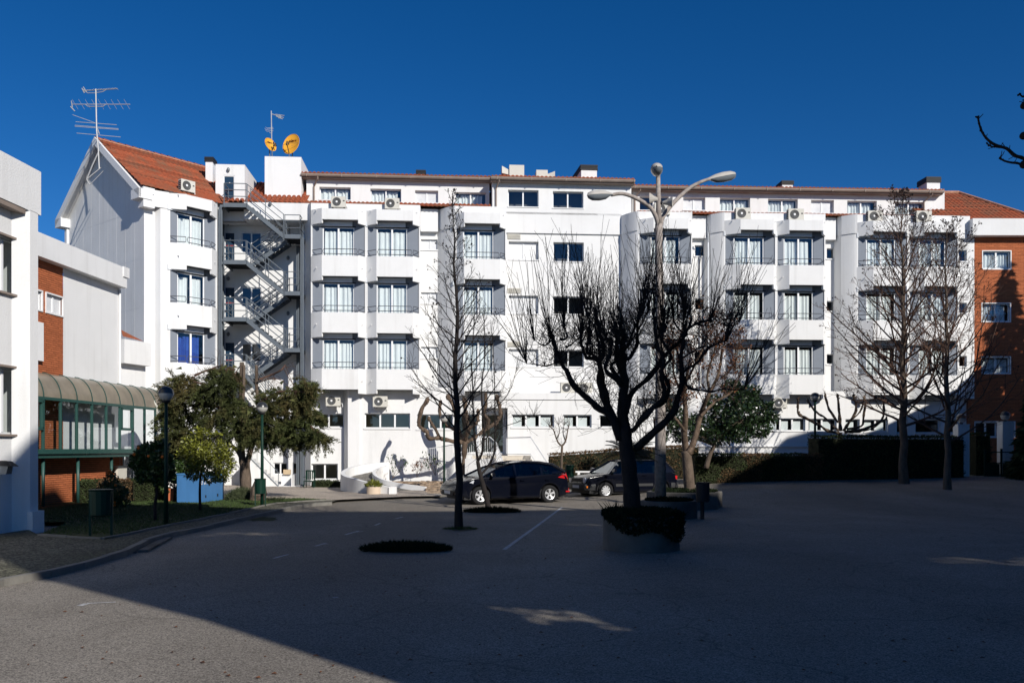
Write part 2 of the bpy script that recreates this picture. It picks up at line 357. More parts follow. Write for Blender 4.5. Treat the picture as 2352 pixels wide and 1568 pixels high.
def bay(fr, us, win, dz, rows=3, kinds=None, base=5.22, left_free=True, right_free=True):
    """one column of canted balconies; us = [pillar left, front left, front right, pillar right] as photo columns"""
    a = fr.s_at(us[0], 0); b = fr.s_at(us[1], -PRO); c = fr.s_at(us[2], -PRO); d = fr.s_at(us[3], 0)
    wa = fr.s_at(win[0], T_IN); wb = fr.s_at(win[1], T_IN); pw = .07
    thk = .12
    out = [(a, 0.0), (b, -PRO), (c, -PRO), (d, 0.0)]
    def inner(off):
        return [(a + off * .6, off * .9), (b + off * .42, -PRO + off), (c - off * .42, -PRO + off), (d - off * .6, off * .9)]
    inn = inner(thk)
    def piece(mb, i, z0, z1):
        q = [out[i], out[i + 1], inn[i + 1], inn[i]]
        mb.prism([fr.xy(*p) for p in q], z0, z1)
    zs = [base + dz + 3.0 * k for k in range(rows)]
    z_top = base + dz + 3.0 * rows + .02
    # splayed grey recess walls and window wall, full height
    g = MB(); z0 = base + dz; z1 = z_top + .25
    sp = [(a + pw, 0.0), (wa - .06, T_IN)], [(wb + .10, T_IN), (d - pw, 0.0)]
    holes = [(wa, wb, z + 1.02 - .05, z + 2.74) for z in zs]
    for (p, q) in []: g.poly(fr(p[0], p[1], z0), fr(q[0], q[1], z0), fr(q[0], q[1], z1), fr(p[0], p[1], z1))
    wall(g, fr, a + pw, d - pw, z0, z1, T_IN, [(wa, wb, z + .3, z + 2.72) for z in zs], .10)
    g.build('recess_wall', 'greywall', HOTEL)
    p_ = MB()
    p_.prism([fr.xy(a, 0.0), fr.xy(a + pw, 0.0), fr.xy(a + pw + .02, .12), fr.xy(a, .12)], z0, z_top)
    p_.prism([fr.xy(d - pw, 0.0), fr.xy(d, 0.0), fr.xy(d, .12), fr.xy(d - pw - .02, .12)], z0, z_top)
    p_.build('pillar', 'stucco', HOTEL)
    for k, z in enumerate(zs):
        mb = MB()
        piece(mb, 0, z - .2, z + 1.13); piece(mb, 2, z - .2, z + 1.13); piece(mb, 1, z + .02, z + 1.1)
        slab = [(a + .03, .02), (b + .03, -PRO + .1), (c - .03, -PRO + .1), (d - .03, .02), (d - .08, T_IN), (a + .08, T_IN)]
        mb.prism([fr.xy(*q) for q in slab], z + .12, z + .30)
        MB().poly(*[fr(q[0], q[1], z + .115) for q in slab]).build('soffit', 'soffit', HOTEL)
        for i, f_ in ((0, .5), (2, .55)):
            x0 = out[i][0] * (1 - f_) + out[i + 1][0] * f_; t0 = out[i][1] * (1 - f_) + out[i + 1][1] * f_
            mb.tube([fr(x0, t0 + .02, z + .5), fr(x0, t0 - .13, z + .46)], .022, 6)
        bo = mb.build('balcony', 'stucco', HOTEL)
        rl = MB(); zt, zb = z + 1.46, z + 1.2
        path = [(out[0][0] + .06, .02), (b - .02, -PRO + .07), (b + .1, -PRO + .05), (c - .1, -PRO + .05), (c + .02, -PRO + .07), (d - .06, .02)]
        def rail(q0, q1, zz): rl.tube([fr(*q0, zz), fr(*q1, zz)], .02, 5)
        for (q0, q1) in ((path[0], path[1]), (path[2], path[3]), (path[4], path[5])):
            rail(q0, q1, zt); rail(q0, q1, zb)
            for q, r_ in ((q0, q1), (q1, q0)):
                m_ = (q[0] * 1.0 + (q[0] - r_[0]) * .03, q[1]); rl.tube([fr(*q, zt), fr(m_[0], m_[1], (zt + zb) / 2), fr(*q, zb)], .014, 5)
        for x in (b + .3, (b + c) / 2, c - .3): rl.tube([fr(x, -PRO + .05, z + 1.09), fr(x, -PRO + .05, zb)], .012, 4)
        rl.build('railing', 'rail', bo)
        kd = (kinds or {}).get(k, 'curtain')
        w_ = window(HOTEL, fr, wa, wb, z + .3, z + 2.74, T_IN + .04, 2, kd, .06, seed=int(us[0] * 7 + k))
        MB().fbox(fr, wa - .55, wb - .1, T_IN - .10, T_IN, z + 2.77, z + 3.02).build('shutter_box', 'box', HOTEL)
        MB().fbox(fr, wa - .06, wb + .08, T_IN - .03, T_IN + .02, z + 2.725, z + 2.78).build('shutter_slot', 'black', HOTEL)
    # top fascia with the same plan
    mb = MB(); z = z_top
    piece(mb, 0, z - .2, z + .58); piece(mb, 2, z - .2, z + .58); piece(mb, 1, z - .01, z + .56)
    mb.prism([fr.xy(*q) for q in [(a + .03, .02), (b + .03, -PRO + .1), (c - .03, -PRO + .1), (d - .03, .02), (d - .03, .9), (a + .03, .9)]], z + .1, z + .5)
    for i, f_ in ((0, .5), (2, .55)):
        x0 = out[i][0] * (1 - f_) + out[i + 1][0] * f_; t0 = out[i][1] * (1 - f_) + out[i + 1][1] * f_
        mb.tube([fr(x0, t0 + .02, z + .52), fr(x0, t0 - .13, z + .48)], .022, 6)
    mb.build('fascia', 'stucco', HOTEL)
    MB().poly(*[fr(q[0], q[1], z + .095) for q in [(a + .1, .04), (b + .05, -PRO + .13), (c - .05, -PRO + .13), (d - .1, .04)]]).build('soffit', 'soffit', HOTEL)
    return a, d

def flank(fr, uA, uB, uC, tA, dz, z0=5.0, z1=14.3, top=15.2):
    """shaded side wall that swings round in a curve to the first pillar"""
    a = fr.s_at(uA, tA); b = fr.s_at(uB, .45); c = fr.s_at(uC, 0.0)
    pts = [(a, tA), (a + (b - a) * .5, tA + (.45 - tA) * .55), (b, .45)]
    for k in range(1, 7):
        f = k / 6.0; pts.append((b + (c - b) * f, .45 * (1 - f) ** 1.35))
    mb = MB(); mb.grid([[fr(p[0], p[1], z) for p in pts] for z in (z0, z1 + .3)]); mb.build('curved_flank', 'stucco', HOTEL)
    mb = MB(); rows = [[fr(p[0], p[1] - .05, z) for p in pts] for z in (z1 - .25, top)]; mb.grid(rows)
    back = [[fr(p[0], p[1] - .05, top) for p in pts], [fr(p[0] + .2, 1.9, top) for p in pts]]; mb.grid(back)
    mb.build('parapet', 'stucco', HOTEL)
    return a, pts

# ---- first group of main block
DZ1, DZ2, DZ3 = 0.0, -.06, -.17
bay(F1, [714, 739, 823, 841], (741, 814), DZ1)
bay(F1, [841, 864.6, 948.6, 965], (865, 936), DZ1)
bay(F1, [1046, 1066, 1149, 1163], (1063.5, 1134), DZ2)
bay(F2, [1466, 1501, 1581, 1590], (1494, 1562), DZ3, kinds={2: 'curtain'})
bay(F2, [1663, 1701, 1777, 1783], (1685, 1755), DZ3)
bay(F2, [1783, 1813, 1891, 1896], (1800, 1868), DZ3)
bay(F2, [1968, 2006, 2083, 2087], (1989.5, 2057), DZ3)
bay(F2, [2087, 2123, 2198, 2202], (2110.5, 2172.5), DZ3)
def sideflank():
    a, m_, c = F1.s_at(687, 1.75), F1.s_at(700, .9), F1.s_at(713.5, .0); pts = [(a, 1.75), (m_, .9), (c, 0.0)]
    MB().grid([[F1(p[0], p[1], z) for p in pts] for z in (-.3, 14.6)]).build('side_wall', 'stucco', HOTEL)
    mb = MB(); mb.grid([[F1(p[0], p[1] - .05, z) for p in pts] for z in (14.05, 15.2)]); mb.grid([[F1(p[0], p[1] - .05, 15.2) for p in pts], [F1(p[0] + .3, 2.0, 15.2) for p in pts]]); mb.build('parapet', 'stucco', HOTEL)
sideflank()
aG2, _ = flank(F1, 1004, 1023, 1046, 1.1, DZ2)
aG3, _ = flank(F2, 1424, 1443, 1466, 1.1, DZ3, top=15.1)
aG4, _ = flank(F2, 1616, 1632, 1663, 1.05, DZ3, top=15.1)
aG5, _ = flank(F2, 1914, 1932, 1968, 1.05, DZ3, top=15.1)

# ---- recessed strips with small windows
def strip(fr, u0, u1, t, wins, dz, top=15.2, panes=2):
    a = fr.s_at(u0, 0) - .02; b = fr.s_at(u1, t) + .3
    holes = []
    for (x0, x1, v0, v1) in wins:
        p, q = fr.s_at(x0, t), fr.s_at(x1, t); holes.append((p, q, fr.z_at(v1, p, t), fr.z_at(v0, p, t)))
    mb = MB(); wall(mb, fr, a, b, 4.9, 14.3, t, holes, .14)
    mb.poly(fr(a, 0, 4.9), fr(a, t, 4.9), fr(a, t, 14.3), fr(a, 0, 14.3))
    mb.build('wall', 'stucco', HOTEL)
    for h in holes: window(HOTEL, fr, *h, t + .12, panes, 'frost' if panes == 2 else 'plain', .045)
    for h in holes: MB().fbox(fr, h[0] - .05, h[1] + .05, t - .05, t + .1, h[2] - .06, h[2]).build('sill', 'trim', HOTEL)
strip(F1, 965, 1008, 1.05, [(967, 1010, 549.5, 573), (967, 1010, 671, 696), (967, 1010, 796, 822)], DZ1)
strip(F2, 1590, 1622, 1.0, [(1596, 1622, 563, 588), (1596, 1622, 685, 711), (1596, 1622, 806, 832)], DZ3, panes=1)
strip(F2, 1896, 1918, 1.0, [(1899, 1917, 570, 594), (1899, 1917, 691, 714), (1899, 1917, 813, 836)], DZ3, panes=1)
strip(F2, 2202, 2226, .12, [(2203, 2221, 574, 600), (2203, 2221, 695, 719), (2203, 2221, 817, 842)], DZ3, panes=1)

# ---- middle wall between the bays
tM = 1.1
sM0 = F1.s_at(1163, 0); sM1 = F1.s_at(1426, tM)
colA = [(1168.5, 1237, 554, 595.5), (1168.5, 1237, 678, 719.5), (1168.5, 1237, 801, 841)]
colB = [(1271, 1341, 556, 600), (1271, 1341, 680, 721), (1271, 1341, 803, 842.5)]
hA = [(F1.s_at(x0, tM), F1.s_at(x1, tM), F1.z_at(v1, F1.s_at(x0, tM), tM), F1.z_at(v0, F1.s_at(x0, tM), tM)) for x0, x1, v0, v1 in colA]
hB = [(F1.s_at(x0, tM), F1.s_at(x1, tM), F1.z_at(v1, F1.s_at(x0, tM), tM), F1.z_at(v0, F1.s_at(x0, tM), tM)) for x0, x1, v0, v1 in colB]
mb = MB(); wall(mb, F1, sM0 - .05, sM1 + .4, 4.6, 14.3, tM, hA + hB, .22)
mb.poly(F1(sM0 - .05, 0, 4.6), F1(sM0 - .05, tM, 4.6), F1(sM0 - .05, tM, 14.3), F1(sM0 - .05, 0, 14.3)); mb.build('wall', 'stucco', HOTEL)
for i, h in enumerate(hA):
    window(HOTEL, F1, *h, tM + .19, 2, 'shutter' if i == 0 else 'frost', .05)
    vz = h[3] + .12; vb = MB()
    for k in range(6): vb.fbox(F1, h[0] - .05, h[0] + .64, tM - .05, tM - .005, vz + k * .045, vz + k * .045 + .024)
    vb.fbox(F1, h[0] - .07, h[0] + .66, tM - .02, tM - .003, vz - .02, vz + .28); vb.build('air_vent', 'acbody', HOTEL)
for h in hB: window(HOTEL, F1, *h, tM + .19, 2, 'plain', .05)
for h in hA + hB: MB().fbox(F1, h[0] - .04, h[1] + .04, tM - .04, tM + .1, h[2] - .05, h[2]).build('sill', 'trim', HOTEL)

# ---- parapet band over everything
def band(fr, pts, z0, z1, tb=1.9, m='stucco'):
    mb = MB()
    for (s0, t0), (s1, t1) in zip(pts[:-1], pts[1:]):
        mb.poly(fr(s0, t0, z0), fr(s1, t1, z0), fr(s1, t1, z1), fr(s0, t0, z1))
        mb.poly(fr(s0, t0, z1), fr(s1, t1, z1), fr(s1, tb, z1), fr(s0, tb, z1))
        mb.poly(fr(s0, tb, z0), fr(s1, tb, z0), fr(s1, t1, z0), fr(s0, t0, z0))
    mb.build('parapet', m, HOTEL)
s_ = F1.s_at
band(F1, [(s_(714, 0), .0), (s_(965, 0), .0)], 14.28, 15.2)
band(F1, [(s_(965, 0), .0), (s_(965, 0) + .01, .75), (s_(1006, .75), .75)], 13.98, 15.2)
band(F1, [(s_(1046, 0), .0), (s_(1163, 0), .0)], 14.2, 15.2)
band(F1, [(s_(1163, 0), 0), (s_(1163, 0) + .01, 1.0), (s_(1428, 1.0), 1.0)], 14.05, 15.2, 2.2)
s_ = F2.s_at
for a, b in ((1466, 1590), (1663, 1896), (1968, 2202)): band(F2, [(s_(a, 0), 0), (s_(b, 0), 0)], 14.1, 15.1)
for a, b, q_ in ((1590, 1620, .7), (1896, 1918, .7), (2202, 2226, .02)): band(F2, [(s_(a, 0), 0), (s_(a, 0) + .01, q_), (s_(b, q_) + .05, q_)], 13.85, 15.1)

# ---- attic storey set back behind a strip of tiles
def attic(fr, uL, uR, t, z0, z1, wins, kinds, tile=True, zt=15.25, tf=.9):
    a = fr.s_at(uL, t); b = fr.s_at(uR, t); holes = []
    for x0, x1, v0, v1 in wins:
        p, q = fr.s_at(x0, t), fr.s_at(x1, t); holes.append((p, q, fr.z_at(v1, p, t), fr.z_at(v0, p, t)))
    mb = MB(); wall(mb, fr, a, b, z0, z1, t, holes, .24)
    for e in (a, b): mb.poly(fr(e, t, z0), fr(e, t + 2.5, z0), fr(e, t + 2.5, z1), fr(e, t, z1))
    mb.build('attic_wall', 'stucco', HOTEL)
    for h, k in zip(holes, kinds):
        window(HOTEL, fr, *h, t + .20, 2, k, .05, depth=.7)
        MB().fbox(fr, h[0] - .04, h[1] + .04, t - .04, t + .12, h[2] - .05, h[2]).build('sill', 'trim', HOTEL)
    return a, b
def tilesheet(fr, s0, s1, t0, z0, t1, z1, rows, pitch=.23, amp=.035, name='roof_tiles'):
    """rows of overlapping curved tiles, joined (too small to pick apart)"""
    n = int((s1 - s0) / pitch * 6); mb = MB()
    for r in range(rows):
        f0, f1 = r / rows, (r + 1) / rows
        ra = []; rb = []; rc = []
        for i in range(n + 1):
            s = s0 + (s1 - s0) * i / n; w = abs(cos(pi * (s - s0) / pitch)) ** .8
            j = .008 * sin(int((s - s0) / pitch) * 12.9 + r * 7.7)
            h = amp * 2 * w + j
            ra.append(fr(s, t0 + (t1 - t0) * f0, z0 + (z1 - z0) * f0 + h + .035)); rb.append(fr(s, t0 + (t1 - t0) * (f1 + .12 / rows), z0 + (z1 - z0) * (f1 + .12 / rows) + h + .0))
            rc.append(fr(s, t0 + (t1 - t0) * f0, z0 + (z1 - z0) * f0 + h * .55 - .01))
        mb.grid([ra, rb]); mb.grid([rc, ra])
    return stuff(mb.build(name, 'tile', HOTEL))
def gutter(fr, s0, s1, t, z):
    mb = MB(); prof = [(-.0, .0), (-.10, -.02), (-.15, .04), (-.16, .12), (-.14, .12), (-.13, .05), (-.09, .01)]
    mb.grid([[fr(s, t + p[0], z + p[1]) for p in prof] for s in (s0, s1)])
    k = s0 + .3
    while k < s1: mb.fbox(fr, k, k + .05, t - .175, t - .0, z - .03, z + .125); k += 1.9
    mb.build('gutter', 'gutter', HOTEL)
    MB().fbox(fr, s0, s1, t, t + .5, z - .07, z + .04).build('eaves_board', 'gutter', HOTEL)
def downpipe(fr, s, t, z0, z1, kink=.25, m='gutter'):
    mb = MB(); mb.tube([fr(s + kink, t - .45, z1), fr(s + kink, t - .4, z1 - .12), fr(s, t - .06, z1 - .45), fr(s, t - .06, z0)], .045, 8); mb.build('downpipe', m, HOTEL)
tA_ = 2.0
a1, b1 = attic(F1, 704, 1124, tA_, 15.2, 17.25, [(733.5, 805.5, 429, 458), (850.5, 921.5, 433, 463), (953.5, 1006.5, 437, 465), (1045, 1117, 441, 471)], ['curtain', 'curtain', 'frost', 'curtain'])
a2, b2 = attic(F1, 1131, 1450, 1.0, 15.1, 17.0, [(1167, 1237, 435.5, 474), (1270, 1340, 439, 477)], ['plain', 'plain'])
a3, b3 = attic(F2, 1453, 2150, tA_, 15.0, 16.98, [(1469, 1536, 450, 482), (1569.5, 1620, 453, 482), (1653.5, 1723, 454, 484), (1764, 1832.5, 456.5, 486.5), (1863, 1915.5, 459, 489), (1946, 2014, 460.5, 490), (2055.5, 2124, 463.5, 493)], ['plain', 'frost', 'curtain', 'curtain', 'frost', 'curtain', 'curtain'])
tilesheet(F1, a1, b1, .40, 15.25, .80, 15.48, 2); tilesheet(F2, a3 - .02, b3, .40, 15.10, .80, 15.29, 2)
for f_, x0, x1, z_ in ((F1, a1, b1, 15.47), (F2, a3, b3, 15.3)): MB().poly(f_(x0, .8, z_), f_(x1, .8, z_), f_(x1, 2.05, z_ + .05), f_(x0, 2.05, z_ + .05)).build('roof', 'tile', HOTEL)
gutter(F1, a1 - .25, b1 + .1, tA_ - .35, 17.12); gutter(F1, a2 - .1, b2 + .12, .62, 16.86); gutter(F2, a3 - .3, b3 + .2, tA_ - .4, 16.82)
tilesheet(F1, a1 - .2, b1 + .1, tA_ - .42, 17.26, 8, 18.3, 16); tilesheet(F1, a2 - .05, b2 + .1, .55, 17.0, 8, 18.3, 18); tilesheet(F2, a3 - .2, b3 + .25, tA_ - .47, 16.95, 8, 18.0, 16)
downpipe(F1, a1 + .42, tA_, 15.3, 17.1); downpipe(F1, a2 + .2, 1.0, 15.0, 16.9, .15); downpipe(F2, a3 + .12, tA_, 15.1, 16.85, .25); downpipe(F2, b3 - .75, tA_, 15.1, 16.85, .3)
downpipe(F2, F2.s_at(1632, .5) - .15, .5, 4.9, 14.0, -.1, 'box')

# ---- ground storey
def gwall(fr, uL, uR, t, z0, z1, wins, kind='plain', inner='interior', panes=None, name='wall', rev=.2, low=None):
    a = fr.s_at(uL, t); b = fr.s_at(uR, t); holes = []
    for w in wins:
        p, q = fr.s_at(w[0], t), fr.s_at(w[1], t); holes.append((p, q, fr.z_at(w[3], p, t), fr.z_at(w[2], p, t)))
    mb = MB(); wall(mb, fr, a, b, z0, z1, t, holes, rev); mb.build(name, 'stucco', HOTEL)
    for i, h in enumerate(holes):
        k = wins[i][4] if len(wins[i]) > 4 else kind
        window(HOTEL, fr, *h, t + rev - .06, (panes[i] if panes else 2), k, .06, inner, 1.6)
        MB().fbox(fr, h[0] - .05, h[1] + .05, t - .05, t + rev - .06, h[2] - .06, h[2]).build('sill', 'trim', HOTEL)
    return a, b
gwall(F1, 700, 790, .9, -.3, 5.4, [(719, 790, 949, 981), (715, 776, 1064.5, 1101)], inner='interiorlight')
mb = MB(); a = F1.s_at(790, .9); b = F1.s_at(799, .2); c = F1.s_at(826, .2); d = F1.s_at(826.5, .3)
mb.poly(F1(a, .9, -.3), F1(b, .2, -.3), F1(b, .2, 5.4), F1(a, .9, 5.4)); mb.poly(F1(b, .2, -.3), F1(c, .2, -.3), F1(c, .2, 5.4), F1(b, .2, 5.4))
mb.poly(F1(c, .2, -.3), F1(d, .3, -.3), F1(d, .3, 5.4), F1(c, .2, 5.4)); mb.build('pilaster', 'stucco', HOTEL)
gwall(F1, 826.4, 1166, .3, -.3, 5.4, [(837.5, 942, 948.5, 983), (958, 1040, 951, 985), (1048, 1096, 950, 1040), (1104, 1158, 950, 1040)], inner='interiorlight', panes=[3, 3, 1, 1])
# projecting entrance block with flat roof (air conditioners stand on it)
a = F1.s_at(1150, -.2); tE = -.2
gwall(F1, 1166, 1462, tE, -.3, 4.72, [(1175.5, 1273, 951, 981, 'half'), (1293.5, 1359, 952, 981, 'half'), (1377, 1412, 953, 981)], kind='plain', panes=[3, 2, 1], inner='interior')
mb = MB(); e0, e1 = F1.s_at(1120, tE), F1.s_at(1462, tE)
mb.fbox(F1, e0, e1, tE - .06, tM + .02, 4.75, 5.12); mb.build('ledge', 'stucco', HOTEL)
MB().poly(F1(F1.s_at(1166, tE), tE, -.3), F1(F1.s_at(1166, tE), .3, -.3), F1(F1.s_at(1166, tE), .3, 4.75), F1(F1.s_at(1166, tE), tE, 4.75)).build('wall', 'stucco', HOTEL)
MB().fbox(F1, e0, F1.s_at(1166, tE), tE, .3, 4.3, 4.75).build('lintel', 'stucco', HOTEL)
# right part
gwall(F2, 1455, 2226, .3, -.3, 5.3, [(1500, 1560, 958, 989), (1640, 1720, 958, 989), (1765, 1850, 960, 989, 'half'), (1857, 1922, 961, 990, 'half'), (1942, 1975, 962, 990, 'half'), (1985, 2040, 963, 991, 'half'), (2060, 2085, 963, 994), (2103, 2160, 963, 994), (2172, 2205, 963, 994)], kind='plain', panes=[2, 2, 3, 2, 1, 2, 1, 1, 1])
MB().fbox(F2, F2.s_at(1455, .3), F2.s_at(2226, .3), .2, .3, 2.2, 2.26).build('cornice', 'trim', HOTEL)

# ============================================================ left wing
sx = FW.s_at
uw = [389, 430.5, 488, 499]
bay(FW, [388, 429, 487, 498], (407, 470), .08, kinds={0: 'bluecurtain'})
def wingwall():
    mb = MB(); K = sx(331, .45); L = sx(358, .35)
    mb.poly(FW(K, .45, -.3), FW(L, .45, -.3), FW(L, .45, 14.3), FW(K, .45, 14.3))
    pts = [(L, .45), (L + .12, .12)] + [(L + .12 + (sx(388, 0) - L - .12) * k / 5, .12 * (1 - k / 5)) for k in range(1, 6)]
    mb.grid([[FW(p[0], p[1], z) for p in pts] for z in (5.25, 14.6)])
    q = [FW(p[0], p[1], 5.25) for p in pts] + [FW(pts[-1][0], 1, 5.25), FW(pts[0][0], 1, 5.25)]; mb.poly(*q)
    mb.poly(FW(L, .46, -.3), FW(sx(512, .46), .46, -.3), FW(sx(512, .46), .46, 5.4), FW(L, .46, 5.4))
    e = sx(498, 0); e2 = sx(503, .6)
    mb.poly(FW(e, 0, 5.2), FW(e2, .6, 5.2), FW(e2, .6, 15.1), FW(e, 0, 15.1))
    mb.poly(FW(e2, .6, 0), FW(sx(509, .7), .7, 0), FW(sx(509, .7), .7, 15.1), FW(e2, .6, 15.1))
    mb.poly(FW(sx(509, .7), .7, 0), FW(sx(509, .7), 5, 0), FW(sx(509, .7), 5, 15.1), FW(sx(509, .7), .7, 15.1))
    mb.build('wall', 'stucco', HOTEL)
    # eaves band
    mb = MB(); L2 = sx(352, .2)
    mb.fbox(FW, sx(326, .2), L2, .05, .6, 13.98, 14.95)
    mb.build('fascia', 'stucco', HOTEL)
    pts = [(sx(345, .25), .2), (L, .12)] + [(L + (sx(388, 0) - L) * k / 5, .12 * (1 - k / 5)) for k in range(1, 6)]
    mb = MB(); mb.grid([[FW(p[0], p[1] - .02, z) for p in pts] for z in (14.1, 14.92)]); mb.grid([[FW(p[0], p[1] - .02, 14.92) for p in pts], [FW(p[0], 1.2, 14.92) for p in pts]])
    mb.fbox(FW, sx(388, 0), sx(500, .5), .35, .55, 14.3, 15.12)
    mb.build('parapet', 'stucco', HOTEL)
wingwall()
# gable end
FG = Fr(FW.xy(sx(331, .45), .45), (-FW.y[0], -FW.y[1]), 1)      # dummy, replaced below
K = V(FW.xy(sx(331, .45), .45)); GL = 8.6
Kd = FW.y
def GP(q, o, z): p = K + Kd * q - FW.x * o; return V((p[0], p[1], z))      # q along gable away from the corner, o outwards
RZ, EZ = 18.25, 14.98
mb = MB()
mb.poly(GP(GL, 0, 0), GP(0, 0, 0), GP(0, 0, EZ - .1), GP(GL / 2, 0, RZ - .12), GP(GL, 0, EZ - .1))
mb.build('gable_wall', 'stucco', HOTEL)
mb = MB()
for q in [GL * k / 9 for k in range(1, 9)]:
    top = EZ + (RZ - EZ) * (1 - abs(q - GL / 2) / (GL / 2)) - .5
    mb.hexa([GP(q, 0, 1), GP(q + .03, 0, 1), GP(q + .03, .003, 1), GP(q, .003, 1), GP(q, 0, top), GP(q + .03, 0, top), GP(q + .03, .003, top), GP(q, .003, top)])
for i in range(5):
    z = 4.2 + i * 2.45; a, b = R.uniform(.1, .5), GL - R.uniform(.1, .8)
    mb.hexa([GP(a, 0, z), GP(b, 0, z), GP(b, .004, z), GP(a, .004, z), GP(a, 0, z + .03), GP(b, 0, z + .03), GP(b, .004, z + .03), GP(a, .004, z + .03)])
mb.build('wall_joint', 'stucco', HOTEL)
OH = .5
mb = MB()
for q0, q1 in ((-.45, GL / 2), (GL + .45, GL / 2)):
    e = EZ - .28
    def zz(q): return e + (RZ - e) * (1 - abs(q - GL / 2) / (GL / 2 + .45)) + .12
    mb.hexa([GP(q0, OH - .12, zz(q0) - .42), GP(q1, OH - .12, zz(q1) - .42), GP(q1, OH, zz(q1) - .42), GP(q0, OH, zz(q0) - .42), GP(q0, OH - .12, zz(q0)), GP(q1, OH - .12, zz(q1)), GP(q1, OH, zz(q1)), GP(q0, OH, zz(q0))])
    mb.poly(GP(q0, OH - .06, zz(q0) - .16), GP(q1, OH - .06, zz(q1) - .16), GP(q1, -.3, zz(q1) - .16), GP(q0, -.3, zz(q0) - .16))
for q0, q1 in ((-.45, .35), (GL - .3, GL + .45)):
    mb.hexa([GP(q, o, z) for z in (EZ - .62, EZ - .15) for q, o in ((q0, OH), (q1, OH), (q1, -.2), (q0, -.2))])
for q0, q1 in ((GL - .15, GL + .12),):
    mb.hexa([GP(q, o, z) for z in (EZ - 1.5, EZ - .6) for q, o in ((q0, .12), (q1, .12), (q1, -.2), (q0, -.2))])
mb.build('verge_board', 'trim', HOTEL)
# tiled roof of the wing: front slope and back slope
def wingroof():
    ex, n_ = 10.2, 30
    L = 8.2; slope0 = (-.42, EZ + .02); slope1 = (GL / 2, RZ + .02)
    mb = MB(); pitch = .25; nn = int(L / pitch * 5); rows = 15
    for r in range(rows):
        f0, f1 = r / rows, (r + 1.1) / rows
        ra, rb, rc = [], [], []
        for i in range(nn + 1):
            o = -OH + .1 - 0 + L * i / nn
            w = abs(cos(pi * (o) / pitch)) ** .8; h = .07 * w + .008 * sin(int(o / pitch) * 12.9 + r * 7.7)
            def pt(f, add):
                q = slope0[0] + (slope1[0] - slope0[0]) * f; z = slope0[1] + (slope1[1] - slope0[1]) * f
                return GP(q, -o - 0.0, z + add)
            ra.append(pt(f0, h + .04)); rb.append(pt(f1, h)); rc.append(pt(f0, h * .5 - .01))
        mb.grid([ra, rb]); mb.grid([rc, ra])
    stuff(mb.build('roof_tiles', 'tile', HOTEL))
    MB().poly(GP(GL / 2, OH - .1, RZ), GP(GL + .42, OH - .1, EZ), GP(GL + .42, -L, EZ), GP(GL / 2, -L, RZ)).build('roof', 'tile', HOTEL)
    # ridge
    k = 0; o = -OH + .05
    while o < 8.3:
        mb = MB(); a_ = []; b_ = []
        for j in range(7):
            t = pi * j / 6; a_.append(GP(GL / 2 + .13 * cos(t), -o, RZ + .05 + .12 * sin(t))); b_.append(GP(GL / 2 + .11 * cos(t), -(o + .42), RZ + .03 + .10 * sin(t)))
        mb.grid([a_, b_]); mb.build('ridge_tile', 'tile', HOTEL); o += .4; k += 1
    MB().tube([GP(GL / 2 + dz_, OH - .1, RZ + .02) for dz_ in (-.14,)] + [GP(GL / 2 - .14, -8.2, RZ + .02)], .05, 6).build('ridge_mortar', 'ridge', HOTEL)
wingroof()
# roof behind the stair (large tiles one by one)
tS = 1.6
sA, sB = F1.s_at(540, 3), F1.s_at(712, 2)
Z0, Z1, T0, T1 = 15.25, 17.55, .35, 4.4
base = []; prof = [(-.115, 0), (-.08, .06), (0, .085), (.08, .06), (.115, 0)]
tile_mesh = MB(); sl_ = V((0, T1 - T0, Z1 - Z0)).normalized(); nrm = V((0, -sl_.z, sl_.y))
def lp(s, f, h): p = V((s, 0, 0)) + sl_ * f + nrm * h; fx = F1.x; fy = F1.y; return V((fx[0] * p[0] + fy[0] * p[1], fx[1] * p[0] + fy[1] * p[1], p[2]))
tile_mesh.grid([[lp(x, 0, h + .03) for x, h in prof], [lp(x * .85, .46, h * .85) for x, h in prof]])
tile_mesh.grid([[lp(x * .85, 0, h * .7 + .012) for x, h in prof], [lp(x, 0, h + .03) for x, h in prof]])
t0_ = tile_mesh.build('roof_tile', 'tile', HOTEL); me_ = t0_.data
n_r = int(sqrt((T1 - T0) ** 2 + (Z1 - Z0) ** 2) / .40); n_c = int((sB - sA) / .26)
cnt = 0; MB().poly(F1(sA, T0, Z0 - .01), F1(sB, T0, Z0 - .01), F1(sB, T1, Z1 - .01), F1(sA, T1, Z1 - .01)).build('roof', 'tile', HOTEL)
first = True
for c in range(n_c):
    for r in range(n_r):
        s = sA + .13 + c * .26
        p = F1(s, T0 + sl_.y * r * .40, Z0 + sl_.z * r * .40)
        if first: o = t0_; first = False
        else: o = bpy.data.objects.new('roof_tile', me_); COL.objects.link(o); setp(o, HOTEL)
        o.location = p + V((R.uniform(-.01, .01), 0, R.uniform(-.006, .006)))
        if cnt >= 280: pass
        cnt += 1


